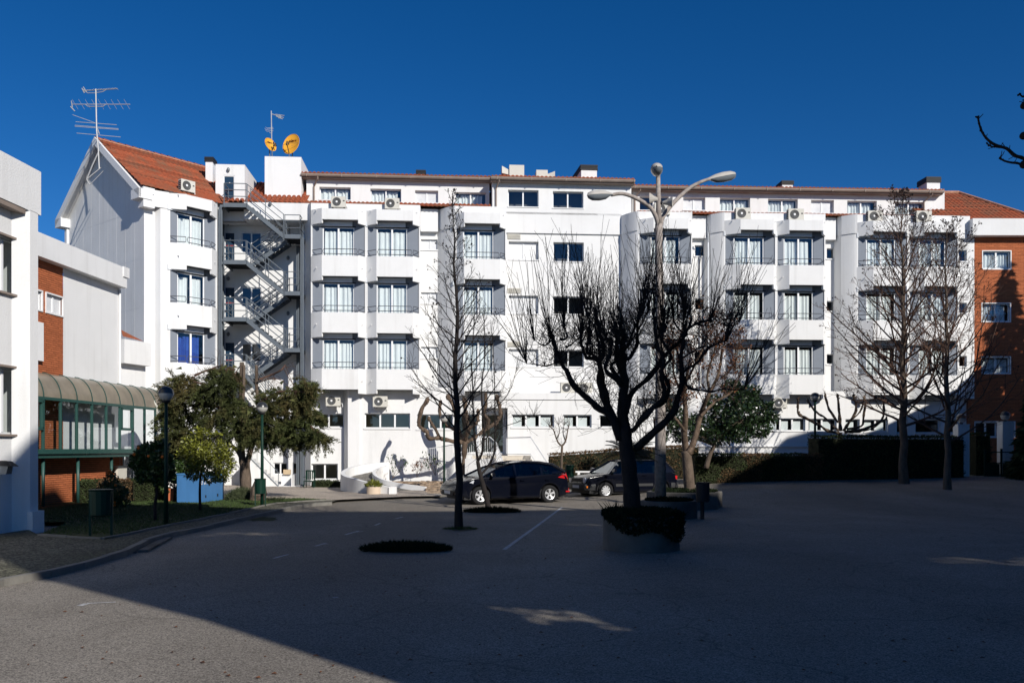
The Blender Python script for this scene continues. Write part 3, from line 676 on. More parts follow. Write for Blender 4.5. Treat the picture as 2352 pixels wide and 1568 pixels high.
# ---- stair bay wall
tb = 1.7
a = F1.s_at(509, tb) - .3; b = F1.s_at(700, tb)
def zs_(v, t=tb): return F1.z_at(v, F1.s_at(600, t), t)
doors = [(516, 539, 535, 603), (516, 539, 660, 734), (516, 539, 786, 865)]
hd = [(F1.s_at(x0, tb), F1.s_at(x1, tb), zs_(v1) + .02, zs_(v0)) for x0, x1, v0, v1 in doors]
wins = [(554.5, 600, 534, 580), (554.5, 600, 660, 704), (554.5, 600, 788, 830)]
hw = [(F1.s_at(x0, tb), F1.s_at(x1, tb), zs_(v1), zs_(v0)) for x0, x1, v0, v1 in wins]
low = [(628, 660, 1062, 1089), (672, 700, 1062, 1089)]
hl = [(F1.s_at(x0, tb), F1.s_at(x1, tb), zs_(v1), zs_(v0)) for x0, x1, v0, v1 in low]
mb = MB(); wall(mb, F1, a, b + .5, -.3, 14.4, tb, hd + hw + hl, .12); mb.build('wall', 'stucco', HOTEL)
MB().fbox(F1, F1.s_at(560, .3) , F1.s_at(714, .3), .3, tb + .1, 14.35, 15.26).build('parapet', 'stucco', HOTEL)
MB().fbox(F1, F1.s_at(505, 1.2), F1.s_at(562, .3), 1.2, tb + .1, 14.35, 15.2).build('parapet', 'stucco', HOTEL)
for h in hw + hl: window(HOTEL, F1, *h, tb + .06, 2, 'plain', .05)
def door(fr, s0, s1, z0, z1, t, root):
    mb = MB(); mb.fbox(fr, s0 - .06, s0, t - .03, t + .08, z0, z1 + .06); mb.fbox(fr, s1, s1 + .06, t - .03, t + .08, z0, z1 + .06); mb.fbox(fr, s0, s1, t - .03, t + .08, z1, z1 + .06)
    mb.build('door_frame', 'aluminium', root)
    d = MB().fbox(fr, s0, s1, t + .01, t + .05, z0, z1).build('door', 'bluedoor', root)
    MB().fbox(fr, s0 + .05, s1 - .05, t - .05, t - .02, z0 + .86, z0 + .91).build('push_bar', 'redline', d)
    MB().fbox(fr, s0 + .3, s1 - .25, t - .02, t + .005, z0 + 1.22, z0 + 1.29).build('notice', 'trim', d)
for h in hd: door(F1, h[0] + .03, h[1] - .03, h[2], h[3] - .03, tb + .06, HOTEL)
# roof door house
th = .75
a = F1.s_at(495, th); b = F1.s_at(562, th); z0 = 14.35; z1 = F1.z_at(377, a, th)
dh = [(F1.s_at(513, th), F1.s_at(539, th), F1.z_at(473, a, th), F1.z_at(402, a, th))]
mb = MB(); wall(mb, F1, a, b, z0, z1, th, dh, .12)
for e in (a, b): mb.poly(F1(e, th, z0), F1(e, th + 3, z0), F1(e, th + 3, z1), F1(e, th, z1))
mb.poly(F1(a, th, z1), F1(b, th, z1), F1(b, th + 3, z1), F1(a, th + 3, z1)); mb.build('stair_tower', 'stucco', HOTEL)
for h in dh: door(F1, h[0] + .05, h[1] - .05, h[2], h[3] - .06, th + .05, HOTEL)
def walllight(fr, s, t, z): 
    m_ = MB(); m_.sphere(fr(s, t - .06, z), .11, 10, 6, sc_=(.8, .8, 1.1)); m_.build('wall_light', 'lens', HOTEL, smooth=True)
walllight(F1, F1.s_at(525, th), th, F1.z_at(390, a, th))
for u, v in ((525, 515), (525, 641), (525, 768), (662, 592), (662, 719)): walllight(F1, F1.s_at(u, tb), tb, zs_(v))
walllight(F1, F1.s_at(621, .3), .3, F1.z_at(469, F1.s_at(621, .3), .3))
# lift house box
t2 = 1.6
a = F1.s_at(608, t2); b = F1.s_at(692, t2); z1 = F1.z_at(359, a, t2)
mb = MB(); mb.fbox(F1, a, b, t2, t2 + 2.6, 15.3, z1); mb.build('lift_house', 'stucco', HOTEL)
LIFT = (a, b, t2, z1)
# chimneys
def chimney(fr, u0, u1, vt, vb, t, capv=9, dep=.7, slant=0):
    a, b = fr.s_at(u0, t), fr.s_at(u1, t); z1 = fr.z_at(vt, a, t); zc = fr.z_at(vt + capv, a, t); z0 = fr.z_at(vb, a, t) - 1.0
    c = MB().fbox(fr, a, b, t, t + dep, z0, zc).build('chimney', 'stucco', HOTEL)
    mb = MB(); n = 4; h = (z1 - zc) / n
    for i in range(n): mb.fbox(fr, a - .06 + .012 * (i % 2), b + .06 - .012 * (i % 2), t - .06 + .012 * (i % 2), t + dep + .06, zc + i * h, zc + (i + .8) * h)
    mb.fbox(fr, a, b, t, t + dep, zc, z1 - .02)
    mb.build('chimney_cap', 'black', c)
chimney(F1, 472, 488.5, 360, 425, 2.2, 11)
chimney(F1, 957.5, 976, 390, 403, 3.5, 10, .8); chimney(F2, 1797, 1821, 414.5, 430, 3.5, 9, .9); chimney(F2, 2129, 2159, 405.5, 440, 2.2, 13, 1.0)
# long sloping chimney
a, b = F1.s_at(1335, 1.6), F1.s_at(1371, 1.6); zc = F1.z_at(390, a, 1.6); zt = F1.z_at(378, a, 1.6); c0 = F1.s_at(1303, 3.2)
mb = MB(); mb.hexa([F1(a, 1.6, 16.8), F1(b, 1.6, 16.8), F1(b, 4.6, 16.8), F1(c0, 4.6, 16.8), F1(a, 1.6, zc), F1(b, 1.6, zc), F1(b, 4.6, zc - .0), F1(c0, 4.6, zc - .55)]); c = mb.build('chimney', 'stucco', HOTEL)
mb = MB()
for i in range(3):
    h = (zt - zc) / 3; o_ = .05 - .012 * (i % 2); mb.hexa([F1(a - o_, 1.6 - o_, zc + i * h), F1(b + o_, 1.6 - o_, zc + i * h), F1(b + o_, 4.6, zc + i * h), F1(c0 - o_, 4.6, zc - .55 + i * h), F1(a - o_, 1.6 - o_, zc + (i + .82) * h), F1(b + o_, 1.6 - o_, zc + (i + .82) * h), F1(b + o_, 4.6, zc + (i + .82) * h), F1(c0 - o_, 4.6, zc - .55 + (i + .82) * h)])
mb.build('chimney_cap', 'black', c)
# roof ventilators
def ventbox(u0, u1, v0, v1, t, side, lab):
    a, b = F1.s_at(u0, t), F1.s_at(u1, t); z0, z1 = F1.z_at(v1, a, t), F1.z_at(v0, a, t)
    r = thing('roof_ventilator', F1((a + b) / 2, t + .4, z0), lab, 'ventilator', 'metal ventilators on the tiled roof')
    mb = MB(); mb.fbox(F1, a, b, t, t + .8, z0, z1); mb.build('casing', 'acbody', r)
    mb = MB(); mb.fbox(F1, a - .05, b + .05, t - .05, t + .85, z0 - .5, z0 + .0); mb.build('base', 'trim', r)
    e = a if side < 0 else b; mb = MB(); zm = z0 + (z1 - z0) * .5; w = .42 * side; h = (z1 - z0) * .42
    mb.hexa([F1(e, t + .1, zm - h * .4), F1(e, t + .7, zm - h * .4), F1(e, t + .7, zm + h * .4), F1(e, t + .1, zm + h * .4), F1(e + w, t + .02, zm - h * .2), F1(e + w, t + .78, zm - h * .2), F1(e + w, t + .78, zm + h), F1(e + w, t + .02, zm + h)])
    mb.build('funnel', 'acbody', r)
ventbox(1170, 1204, 378.5, 411, 2.2, -1, 'square metal roof ventilator with its funnel turned left')
ventbox(1232, 1258, 390, 414, 2.2, 1, 'smaller shining roof ventilator with its funnel turned right')

# ============================================================ brick wing at the right end
F3 = Fr(F2.xy(F2.len, 0), (1.0, .01), 1)
BW = thing('brick_building', (30, 50, 0), 'orange brick building with white parapet band at the right edge', 'building')
zB = 13.95
t = .15
wl = [(2257.5, 2321, 577, 617), (2256, 2320, 697, 738), (2256, 2320, 820, 857), (2240, 2290, 969, 1003), (2300, 2330, 969, 1003)]
hs = [(F3.s_at(x0, t), F3.s_at(x1, t), F3.z_at(v1, 0, t), F3.z_at(v0, 0, t)) for x0, x1, v0, v1 in wl]
mb = MB(); wall(mb, F3, 0.0, 9.5, -.3, zB, t + .02, hs, .14); mb.poly(F3(0, t, -.3), F3(0, 2, -.3), F3(0, 2, zB), F3(0, t, zB)); mb.build('wall', 'mortar', BW)
def courses(fr, s0, s1, z0, z1, t, holes, root, pitch=.077, blen=.30):
    mb = MB(); z = z0; r = 0
    while z < z1 - .03:
        s = s0 - (blen / 2 if r % 2 else 0)
        while s < s1:
            a, b = max(s, s0), min(s + blen - .007, s1); s += blen
            if b - a < .04: continue
            zc = z + .03; clipped = False
            for h in holes:
                if h[2] - .03 < zc < h[3] + .03 and a < h[1] and b > h[0]:
                    if a < h[0] - .03: b = h[0]
                    elif b > h[1] + .03: a = h[1]
                    else: clipped = True
            if clipped or b - a < .03: continue
            t_ = t + R.uniform(-.004, .003)
            p = [fr(a, t_, z), fr(b, t_, z), fr(b, t_, z + pitch - .019), fr(a, t_, z + pitch - .019), fr(a, t + .02, z), fr(b, t + .02, z), fr(b, t + .02, z + pitch - .019), fr(a, t + .02, z + pitch - .019)]
            mb.add(p, [(0, 1, 2, 3), (3, 2, 6, 7), (0, 4, 5, 1)])
        z += pitch; r += 1
    return stuff(mb.build('brickwork', 'brick', root))
courses(F3, 0.0, 9.5, -.1, zB, t, hs, BW)
for i, h in enumerate(hs):
    window(BW, F3, *h, t + .1, 2, 'curtain' if i < 3 else 'plain', .06)
    mb = MB(); e = .05
    mb.fbox(F3, h[0] - e, h[1] + e, t - .02, t + .1, h[2] - e, h[2]); mb.fbox(F3, h[0] - e, h[1] + e, t - .02, t + .1, h[3], h[3] + e); mb.fbox(F3, h[0] - e, h[0], t - .02, t + .1, h[2], h[3]); mb.fbox(F3, h[1], h[1] + e, t - .02, t + .1, h[2], h[3]); mb.build('window_surround', 'trim', BW)
MB().fbox(F3, .02, 9.6, -.35, 1.0, zB, 14.88).build('parapet', 'stucco', BW)
MB().fbox(F3, 4.95, 5.2, -.6, t, -.3, zB).build('pilaster', 'stucco', BW)
# hipped roof
def Fp(u, v, d): return P(u, v, d)
F4 = F2
r0 = Fp(2140, 446, 54.5); r1 = Fp(2202, 446, 54.5)
e0 = Fp(2130, 507, 49.9); e1 = Fp(2395, 508, 49.9); 
mb = MB(); rows = 14
for r in range(rows):
    f0, f1 = r / rows, (r + 1.1) / rows; n = 340; ra, rb, rc = [], [], []
    for i in range(n + 1):
        q = i / n; x = e0.x + (e1.x - e0.x) * q
        w = abs(cos(pi * x / .26)) ** .8 * .07
        def pt(f, add):
            xe = e1.x + (r1.x + 0.0 - e1.x) * min(f, 1)
            return V((min(x, xe), e0.y + (r0.y - e0.y) * f, e0.z + (r0.z - e0.z) * f + add))
        ra.append(pt(f0, w + .04)); rb.append(pt(f1, w)); rc.append(pt(f0, w * .4 - .01))
    mb.grid([ra, rb]); mb.grid([rc, ra])
stuff(mb.build('roof_tiles', 'tile', BW))
MB().poly(r0, r1, V((r1.x, 62, r1.z)), V((r0.x, 62, r0.z))).build('roof', 'tile', BW)
mb = MB(); mb.tube([r0 + V((0, 0, .1)), r1 + V((0, 0, .1))], .11, 8); mb.build('ridge_tile', 'ridge', BW)
mb = MB(); mb.tube([r1 + V((0, 0, .1)), e1 + V((0, 0, .1))], .09, 8); mb.build('ridge_tile', 'ridge', BW)
MB().poly(r1, e1, V((e1.x, 62, e1.z)), V((r1.x, 62, r1.z))).build('roof', 'tile', BW)
MB().fbox(F2, F2.s_at(2150, 2.0), F2.s_at(2161, 2.4), 2.0, 4.6, 15.0, F2.z_at(436, 18, 2.2)).build('attic_wall', 'stucco', HOTEL)
# ============================================================ ground
def groundmat(name, c1, c2, c3, patch, grain, rough=.9, cobble=0.0, gl=.25):
    m = bpy.data.materials.new(name); m.use_nodes = True; nt = m.node_tree; n = nt.nodes; L = nt.links; b = n['Principled BSDF']
    b.inputs['Roughness'].default_value = rough; b.inputs['Specular IOR Level'].default_value = gl
    tc = n.new('ShaderNodeTexCoord')
    def noi(s, d=5, r=.6, st=None):
        t = n.new('ShaderNodeTexNoise'); t.inputs['Scale'].default_value = s; t.inputs['Detail'].default_value = d; t.inputs['Roughness'].default_value = r
        if st:
            mp = n.new('ShaderNodeMapping'); mp.inputs['Scale'].default_value = st; mp.inputs['Rotation'].default_value = (0, 0, .5); L.new(tc.outputs['Object'], mp.inputs[0]); L.new(mp.outputs[0], t.inputs['Vector'])
        else: L.new(tc.outputs['Object'], t.inputs['Vector'])
        return t.outputs[0]
    def rng(x, a, b_, c=0, d=1):
        r = n.new('ShaderNodeMapRange'); r.inputs[1].default_value = a; r.inputs[2].default_value = b_; r.inputs[3].default_value = c; r.inputs[4].default_value = d; L.new(x, r.inputs[0]); return r.outputs[0]
    def mix(f, a, b_, mode='MIX'):
        mx = n.new('ShaderNodeMix'); mx.data_type = 'RGBA'; mx.blend_type = mode
        if isinstance(f, (int, float)): mx.inputs[0].default_value = f
        else: L.new(f, mx.inputs[0])
        for k, x in ((6, a), (7, b_)):
            if isinstance(x, tuple): mx.inputs[k].default_value = (*x, 1)
            else: L.new(x, mx.inputs[k])
        return mx.outputs[2]
    col = mix(rng(noi(patch), .35, .65), c1, c2)
    col = mix(rng(noi(patch * .35, 3, .5, (1, .25, 1)), .48, .66, 0, .8), col, c3)
    vo = n.new('ShaderNodeTexVoronoi'); vo.inputs['Scale'].default_value = grain; L.new(tc.outputs['Object'], vo.inputs['Vector'])
    sp = n.new('ShaderNodeSeparateColor'); L.new(vo.outputs['Color'], sp.inputs[0])
    col = mix(1.0, col, rng(sp.outputs[0], 0, 1, .45, 1.7), 'MULTIPLY')
    hgt = sp.outputs[1]
    if cobble:
        v2 = n.new('ShaderNodeTexVoronoi'); v2.feature = 'DISTANCE_TO_EDGE'; v2.inputs['Scale'].default_value = cobble; v2.inputs['Randomness'].default_value = .6; L.new(tc.outputs['Object'], v2.inputs['Vector'])
        e = rng(v2.outputs[0], .02, .12); col = mix(e, tuple(x * .35 for x in c1), col); hgt = e
    else:
        # fine cracks
        v2 = n.new('ShaderNodeTexVoronoi'); v2.feature = 'DISTANCE_TO_EDGE'; v2.inputs['Scale'].default_value = .33
        nz = n.new('ShaderNodeTexNoise'); nz.inputs['Scale'].default_value = .9; L.new(tc.outputs['Object'], nz.inputs['Vector'])
        ad = n.new('ShaderNodeMix'); ad.data_type = 'RGBA'; ad.blend_type = 'ADD'; ad.inputs[0].default_value = 1.0; L.new(tc.outputs['Object'], ad.inputs[6]); L.new(nz.outputs[1], ad.inputs[7]); L.new(ad.outputs[2], v2.inputs['Vector'])
        cr = rng(v2.outputs[0], .0, .008, .45, 0); col = mix(cr, col, tuple(x * .3 for x in c1))
    L.new(col, b.inputs['Base Color'])
    bp = n.new('ShaderNodeBump'); bp.inputs['Strength'].default_value = .75; bp.inputs['Distance'].default_value = .012; L.new(hgt, bp.inputs['Height']); L.new(bp.outputs[0], b.inputs['Normal'])
    return m
M['asphalt'] = groundmat('old_grey_asphalt', (.205, .182, .152), (.25, .224, .19), (.14, .124, .105), .5, 75)
M['apron'] = groundmat('pale_beige_asphalt', (.42, .36, .30), (.36, .31, .26), (.30, .26, .22), .6, 60)
M['cobble'] = groundmat('small_granite_cobbles', (.12, .115, .085), (.16, .15, .12), (.07, .075, .035), .8, 30, cobble=9)
M['rampcobble'] = groundmat('ramp_cobbles', (.24, .225, .20), (.20, .19, .17), (.15, .14, .12), .8, 30, cobble=9)
M['earth'] = groundmat('earth', (.10, .085, .06), (.07, .07, .04), (.04, .05, .02), .4, 40)

xs = [-300, -120, -60, -30, -20, -12, -6, 0, 2, 4, 6, 8, 10, 12, 16, 20, 25, 30, 40, 60, 120, 300]
ys = [-200, -60, -20, 0, 10, 20, 26, 30, 32, 34, 36, 38, 40, 42, 44, 46, 48, 52, 56, 60, 100, 200, 900]
mb = MB(); mb.grid([[(x, y, gz(x, y)) for x in xs] for y in ys]); structure(mb.build('asphalt_ground', 'asphalt', smooth=True))

def flatpoly(pts, z, name, m, thick=None):
    mb = MB()
    if thick: mb.prism([(p[0], p[1]) for p in pts], z - thick, z)
    else: mb.poly(*[(p[0], p[1], z) for p in pts])
    return mb.build(name, m)
SW = .10       # pavement height
kerb_uv = [(-700, 1560), (-200, 1385), (0, 1333), (91, 1317), (192, 1293), (286, 1266), (341, 1238), (405, 1222), (470, 1210), (482, 1207), (560, 1189), (636, 1173.5), (669, 1165), (690, 1161), (715, 1158), (760, 1155)]
kerb = [G(u, v - 2, SW) for u, v in kerb_uv]
lawn_uv = [(89, 1227.5), (160, 1232), (245, 1236), (385, 1205.5), (470, 1189), (568, 1169), (600, 1161), (640, 1154), (700, 1150), (760, 1147)]
lawn = [G(u, v, SW + .02) for u, v in lawn_uv]
# pavement: between kerb and lawn edge (and the white block)
pts = [kerb[0]] + kerb[1:] + [G(780, 1146, SW)] + list(reversed([G(u, v, SW) for u, v in lawn_uv])) + [V((-12.0, 22, 0)), V((-12.6, 8, 0)), V((-12.6, 5, 0))]
mb = MB()
import mathutils.geometry as mg
def trifill(pts, z, name, m, kind='structure'):
    tri = mg.tessellate_polygon([[V((p[0], p[1], 0)) for p in pts]])
    mb = MB(); mb.add([(p[0], p[1], z) for p in pts], [tuple(t) for t in tri]); o = mb.build(name, m)
    n = len(pts)
    o['kind'] = kind; return o
trifill(pts, SW, 'pavement', 'cobble')
# lawn
pl = lawn + [G(560, 1151, SW + .02), G(520, 1157, SW), G(400, 1162, SW), V((-14.2, 34.2, 0)), V((-14.0, 38, 0)), V((-17.6, 40.5, 0)), V((-18.5, 32.0, 0)), V((-18.4, 24, 0)), V((-12.4, 24, 0)), V((-11.9, 22.4, 0))]
pl = [p for p in pl]
trifill([(p[0], p[1]) for p in lawn] + [(-8.6, 35.6), (-10.2, 34.4), (-13.0, 34.0), (-14.0, 38), (-17.6, 40.5), (-18.5, 32.0), (-18.4, 24), (-12.0, 24.0)], SW + .02, 'lawn', 'lawn')
# apron in front of the hotel left of the ramp, with path behind the hedge
trifill([(-14.4, 35.2), (-13.0, 34.05), (-10.2, 34.45), (-8.6, 35.65), (lawn[-1][0], lawn[-1][1]), (-4.4, 37.2), (-3.0, 37.5), (-3.4, 49), (-18, 49), (-18, 41)], SW + .005, 'forecourt', 'apron')
# kerb stones, one by one
def stones(path, w, h, L_, z0, m='kerb', name='kerb_stone', root=None):
    d = 0; seg = 0; n = 0
    P2 = [V((p[0], p[1])) for p in path]; lens = [(P2[i + 1] - P2[i]).length for i in range(len(P2) - 1)]; tot = sum(lens)
    def at(x):
        for i, l in enumerate(lens):
            if x <= l: return P2[i].lerp(P2[i + 1], x / l)
            x -= l
        return P2[-1]
    x = 0
    while x < tot - L_ * .5:
        a = at(x + .01); b = at(min(x + L_ - .01, tot)); t = (b - a).normalized(); q = V((-t[1], t[0])) * w / 2
        hz = h + R.uniform(-.008, .008)
        mb = MB(); mb.prism([(a - q)[:], (b - q)[:], (b + q)[:], (a + q)[:]], z0, z0 + hz); mb.build(name, m, root); x += L_; n += 1
    return n
KR = thing('kerb', (kerb[4][0], kerb[4][1], 0), 'curving line of grey kerb stones between cobbled pavement and asphalt', 'kerb')
stones(kerb[1:], .13, SW + .012 + .04, 1.0, -.04, root=KR)
KR2 = thing('kerb', (lawn[2][0], lawn[2][1], 0), 'thin stone edging between the lawn and the cobbled pavement', 'kerb')
stones(lawn, .08, .14, 1.0, 0, root=KR2)
KR3 = thing('kerb', G(985, 1140), 'short pale kerb beside the flower bed at the parked cars', 'kerb')
stones([G(967, 1141), G(1012, 1139.5), G(1066, 1140), G(1350, 1134)], .14, .12, 1.0, 0, root=KR3)
# gutter slot
a, b = G(286, 1270, .0), G(341, 1243, .0)
t = (b - a).normalized(); q = V((t[1], -t[0], 0))
mb = MB(); mb.hexa([a + q * .03, b + q * .03, b + q * .22, a + q * .22, a + q * .03 + V((0, 0, .012)), b + q * .03 + V((0, 0, .012)), b + q * .22 + V((0, 0, .012)), a + q * .22 + V((0, 0, .012))])
DR = thing('storm_drain', a.lerp(b, .5), 'dark open storm drain slot with a tilted concrete slab at the kerb', 'drain')
mb.build('opening', 'black', DR)
mb = MB(); mb.hexa([a + q * .24 + t * .1, b + q * .24 + t * .5, b + q * .42 + t * .5, a + q * .42 + t * .1] + [x + V((0, 0, .05)) for x in (a + q * .24 + t * .1, b + q * .24 + t * .5, b + q * .42 + t * .5, a + q * .42 + t * .1)]); mb.build('slab', 'concrete', DR)
# painted marks
def mark(pts, w=.07, z=.006):
    mb = MB()
    for i in range(len(pts) - 1):
        a, b = G(*pts[i]), G(*pts[i + 1]); t = (b - a).normalized(); q = V((-t[1], t[0], 0)) * w / 2
        mb.poly(a - q + V((0, 0, z)), b - q + V((0, 0, z)), b + q + V((0, 0, z)), a + q + V((0, 0, z)))
    return structure(mb.build('painted_marking', 'paint'))
mark([(1158, 1262), (1238, 1204), (1316, 1146)], .09)
mark([(182, 1391), (200, 1386)], .09); mark([(200, 1385.5), (266, 1382.5)], .05)
mark([(724, 1254), (748, 1247)], .06); mark([(738, 1249), (754, 1249)], .05)
mark([(792, 1228), (824, 1219)], .07); mark([(806, 1223), (834, 1220)], .05)
mark([(861, 1206), (873, 1201.5)], .07); mark([(908, 1191), (925, 1187)], .07); mark([(628, 1282), (662, 1273)], .06)
mark([(765, 1373), (776, 1371)], .05)  # a small leaf, drawn with the marking stroke
# dirt strip and moss patches at the kerb
def blob(u, v, ru, rv, name, m, z=.008, seed=1, n=22):
    r = random.Random(seed); c = G(u, v); pts = []
    for k in range(n):
        a = 2 * pi * k / n; f = r.uniform(.75, 1.15); p = G(u + ru * f * cos(a), v + rv * f * sin(a)); pts.append((p[0], p[1], z + gz(p[0], p[1])))
    mb = MB(); mb.poly(*pts); return structure(mb.build(name, m))
blob(600, 1192, 42, 5, 'moss_patch', 'lawn', seed=3); blob(1065, 1214, 38, 5, 'earth_patch', 'earth', seed=4)

# ============================================================ left side: white block
FL = Fr((-11.9, 22.3), (.056, 1.0), 1)
LB = thing('white_building', (-12.5, 20, 0), 'near white block with large windows, cut by the left edge of the photo', 'building')
s_ = FL.s_at; zt = 9.08
wa_, wb_ = s_(-60, .25), s_(47, .25)
wb2, zu0, zu1, zl0, zl1 = s_(47.5, .25), 5.86, 7.2, 2.45, 4.06
mb = MB(); pL = s_(69, .0)
wall(mb, FL, -9, s_(62, .25), -.3, 7.9, .25, [(s_(-160, .25), wb2, zu0, zu1), (s_(-160, .25), wb2, zl0, zl1)], .18)
mb.poly(FL(pL - .35, .25, -.3), FL(pL, 0, -.3), FL(pL, 0, 8), FL(pL - .35, .25, 8))
mb.poly(FL(pL, 0, -.3), FL(-.03, 0, -.3), FL(-.03, 0, 8), FL(pL, 0, 8))
mb.poly(FL(-.03, 0, -.3), FL(-.03, 7, -.3), FL(-.03, 7, 8.5), FL(-.03, 0, 8.5))
mb.build('wall', 'stucco', LB)
mb = MB(); mb.fbox(FL, -9, .1, -.0, 7, 7.98, zt); mb.build('parapet', 'stucco', LB)
mb = MB(); mb.fbox(FL, -9, pL - .15, .02, .3, 7.86, 7.98); mb.build('soffit', 'gutter', LB)
mb = MB(); mb.fbox(FL, -9, -.45, .15, .5, -.3, .0); mb.fbox(FL, -.42, .07, -.1, .3, -.3, .55); mb.build('plinth', 'stucco', LB)
for z0, z1 in ((zu0, zu1), (zl0, zl1)):
    window(LB, FL, s_(-160, .25), wb2, z0, z1, .38, 6, 'plain', .05, 'interiorwhite', 1.8)
    MB().fbox(FL, s_(-160, .25), s_(62, .2), .17, .42, z0 - .05, z0).build('sill', 'gutter', LB)
    MB().fbox(FL, s_(-160, .25), s_(56, .2), .18, .3, z1, z1 + .05).build('lintel', 'gutter', LB)
q = FL(s_(4, .1), -.02, 1.72); WL = thing('wall_lamp', q, 'small hooded wall lamp on the shaded white block', 'lamp')
mb = MB(); mb.hexa([q + V(x) for x in [(-.16, -.12, -.22), (.05, -.12, -.22), (.05, .12, -.22), (-.16, .12, -.22), (-.12, -.1, 0), (.1, -.1, 0), (.1, .1, 0), (-.12, .1, 0)]]); mb.build('lamp_glass', 'lens', WL)
mb = MB(); mb.hexa([q + V(x) for x in [(-.2, -.16, 0), (.2, -.16, -.04), (.2, .16, -.04), (-.2, .16, 0), (-.1, -.1, .1), (.08, -.1, .08), (.08, .1, .08), (-.1, .1, .1)]]); mb.build('lamp_hood', 'black', WL)

# ============================================================ link building of brick and white wall
FK = Fr((-16.5, 32.2), (.056, 1.0), 1); s_ = FK.s_at
KB = thing('link_building', (-19, 36, 0), 'lower building with orange brick, white wall and a sloping white parapet behind the glass walkway', 'building')
b0, b1, b2 = s_(60, 0), s_(145, 0), s_(276, 0)
hw = [(s_(105.5, 0), s_(143, 0), 6.96, 7.61), (s_(72, 0), s_(95, 0), 6.96, 7.61)]
mb = MB(); wall(mb, FK, b0 - 4, b1, -.3, 8.77, .02, hw, .1); wall(mb, FK, b1, s_(282, 0), -.3, 2.05, .02, [], .1); mb.build('wall', 'mortar', KB)
courses(FK, b0, b1, 3.6, 8.75, 0, hw, KB); courses(FK, b0, b1, .05, 3.6, 0, [], KB)
courses(FK, b1, s_(282, 0), .05, 2.0, 0, [], KB)
for h in hw:
    window(KB, FK, *h, .06, 2, 'frost', .05)
    mb = MB(); mb.fbox(FK, h[0] - .05, h[1] + .05, -.04, .08, h[3], h[3] + .05); mb.fbox(FK, h[0] - .05, h[1] + .05, -.04, .08, h[2] - .05, h[2]); mb.fbox(FK, h[0] - .05, h[0], -.04, .08, h[2], h[3]); mb.fbox(FK, h[1], h[1] + .05, -.04, .08, h[2], h[3]); mb.build('window_surround', 'trim', KB)
mb = MB(); wall(mb, FK, b1, b2, 2.03, 8.77, .0, []); mb.poly(FK(b2, 0, -.3), FK(b2, 4, -.3), FK(b2, 4, 8.77), FK(b2, 0, 8.77)); mb.build('wall', 'stucco', KB)
bf = s_(289, -.3)
mb = MB(); mb.fbox(FK, b0 - 5, bf, -.35, .5, 8.72, 9.53); mb.fbox(FK, bf - .35, bf + .12, -.4, .5, 9.14, 9.55); mb.build('parapet', 'stucco', KB)
mb = MB(); mb.poly(FK(b0 - 5, .45, 9.46), FK(bf - .3, .45, 9.46), FK(bf + 4.5, 5, 11.64), FK(b0 - 5, 5, 11.64)); mb.build('roof', 'tile', KB)
MB().tube([FK(b0 - 5, 5, 11.68), FK(bf + 4.5, 5, 11.68)], .07, 6).build('coping', 'trim', KB)
downp = MB(); downp.tube([FK(b2 - .12, -.05, 2.2), FK(b2 - .12, -.05, 8.67)], .05, 6); downp.build('downpipe', 'trim', KB)
MB().fbox(FK, FK.s_at(60, 0), FK.s_at(91, 0), -.15, 0, 5.16, 6.5).build('wall_box', 'trim', KB)
# cubic annex between link and hotel
an0, an1 = P(272, CV, 41.2), P(334, CV, 42.9)
FA = Fr(an0, an1)
ANX = thing('annex', (an0[0], an0[1], 0), 'small white annex with a jutting top box beside the grey gable wall', 'building')
L_ = FA.len
mb = MB(); wall(mb, FA, 0, L_ + .15, -.3, 6.5, .12, []); mb.build('wall', 'stucco', ANX)
mb = MB(); mb.fbox(FA, .1, L_ + .1, -.25, 1.5, FA.z_at(833, 0), FA.z_at(778, 0)); mb.build('parapet', 'stucco', ANX)
mb = MB(); mb.poly(FA(.05, -.1, FA.z_at(757, 0)), FA(L_ * .8, .2, FA.z_at(768, 0)), FA(L_ * .8, -.2, FA.z_at(776, 0)), FA(.05, -.2, FA.z_at(772, 0))); mb.build('roof', 'tile', ANX)
# glass door below
h = (s_(276, 0) + .1, s_(276, 0) + 2.6)
mb = MB(); wall(mb, FK, s_(276, 0), s_(276, 0) + 4, -.3, 2.2, .3, [(h[0] + .1, h[1], 0, 1.95)], .1); mb.build('wall', 'stucco', ANX)
window(ANX, FK, h[0] + .1, h[1], 0, 1.95, .32, 3, 'plain', .06)

# ============================================================ glazed walkway on posts
FB = Fr((-15.76, 32.2), (.056, 1.0), 1); s_ = FB.s_at
WK = thing('glazed_walkway', (-15.5, 34, 0), 'green framed glass walkway on posts with curved smoked roof panels', 'walkway')
mu = [60, 99, 139, 176, 211, 244, 275, 305, 332, 357, 373, 386]
ms = [s_(u, 0) for u in mu]; zb, ze = 2.02, 3.82; n_ = len(ms)
def arc(s, k=9, ex=0.0):
    return [FB(s, .66 * (1 - cos(pi / 2 * j / k)) - ex * cos(pi / 2 * j / k), ze + (.92 + ex) * sin(pi / 2 * j / k)) for j in range(k + 1)]
fr_ = MB()
fr_.fbox(FB, ms[0], ms[-1], -.04, .06, zb - .0, zb + .07); fr_.fbox(FB, ms[0], ms[-1], -.05, .06, ze - .06, ze + .04)
fr_.build('frame_rail', 'greenframe', WK)
for i, s in enumerate(ms[1:-1]):
    mb = MB(); mb.fbox(FB, s - .036, s + .036, -.04, .05, zb + .07, ze - .06); mb.build('mullion', 'greenframe', WK)
    mb = MB(); a_ = arc(s, 9, .03); mb.tube(a_, .018, 4); mb.build('roof_rib', 'greenframe', WK)
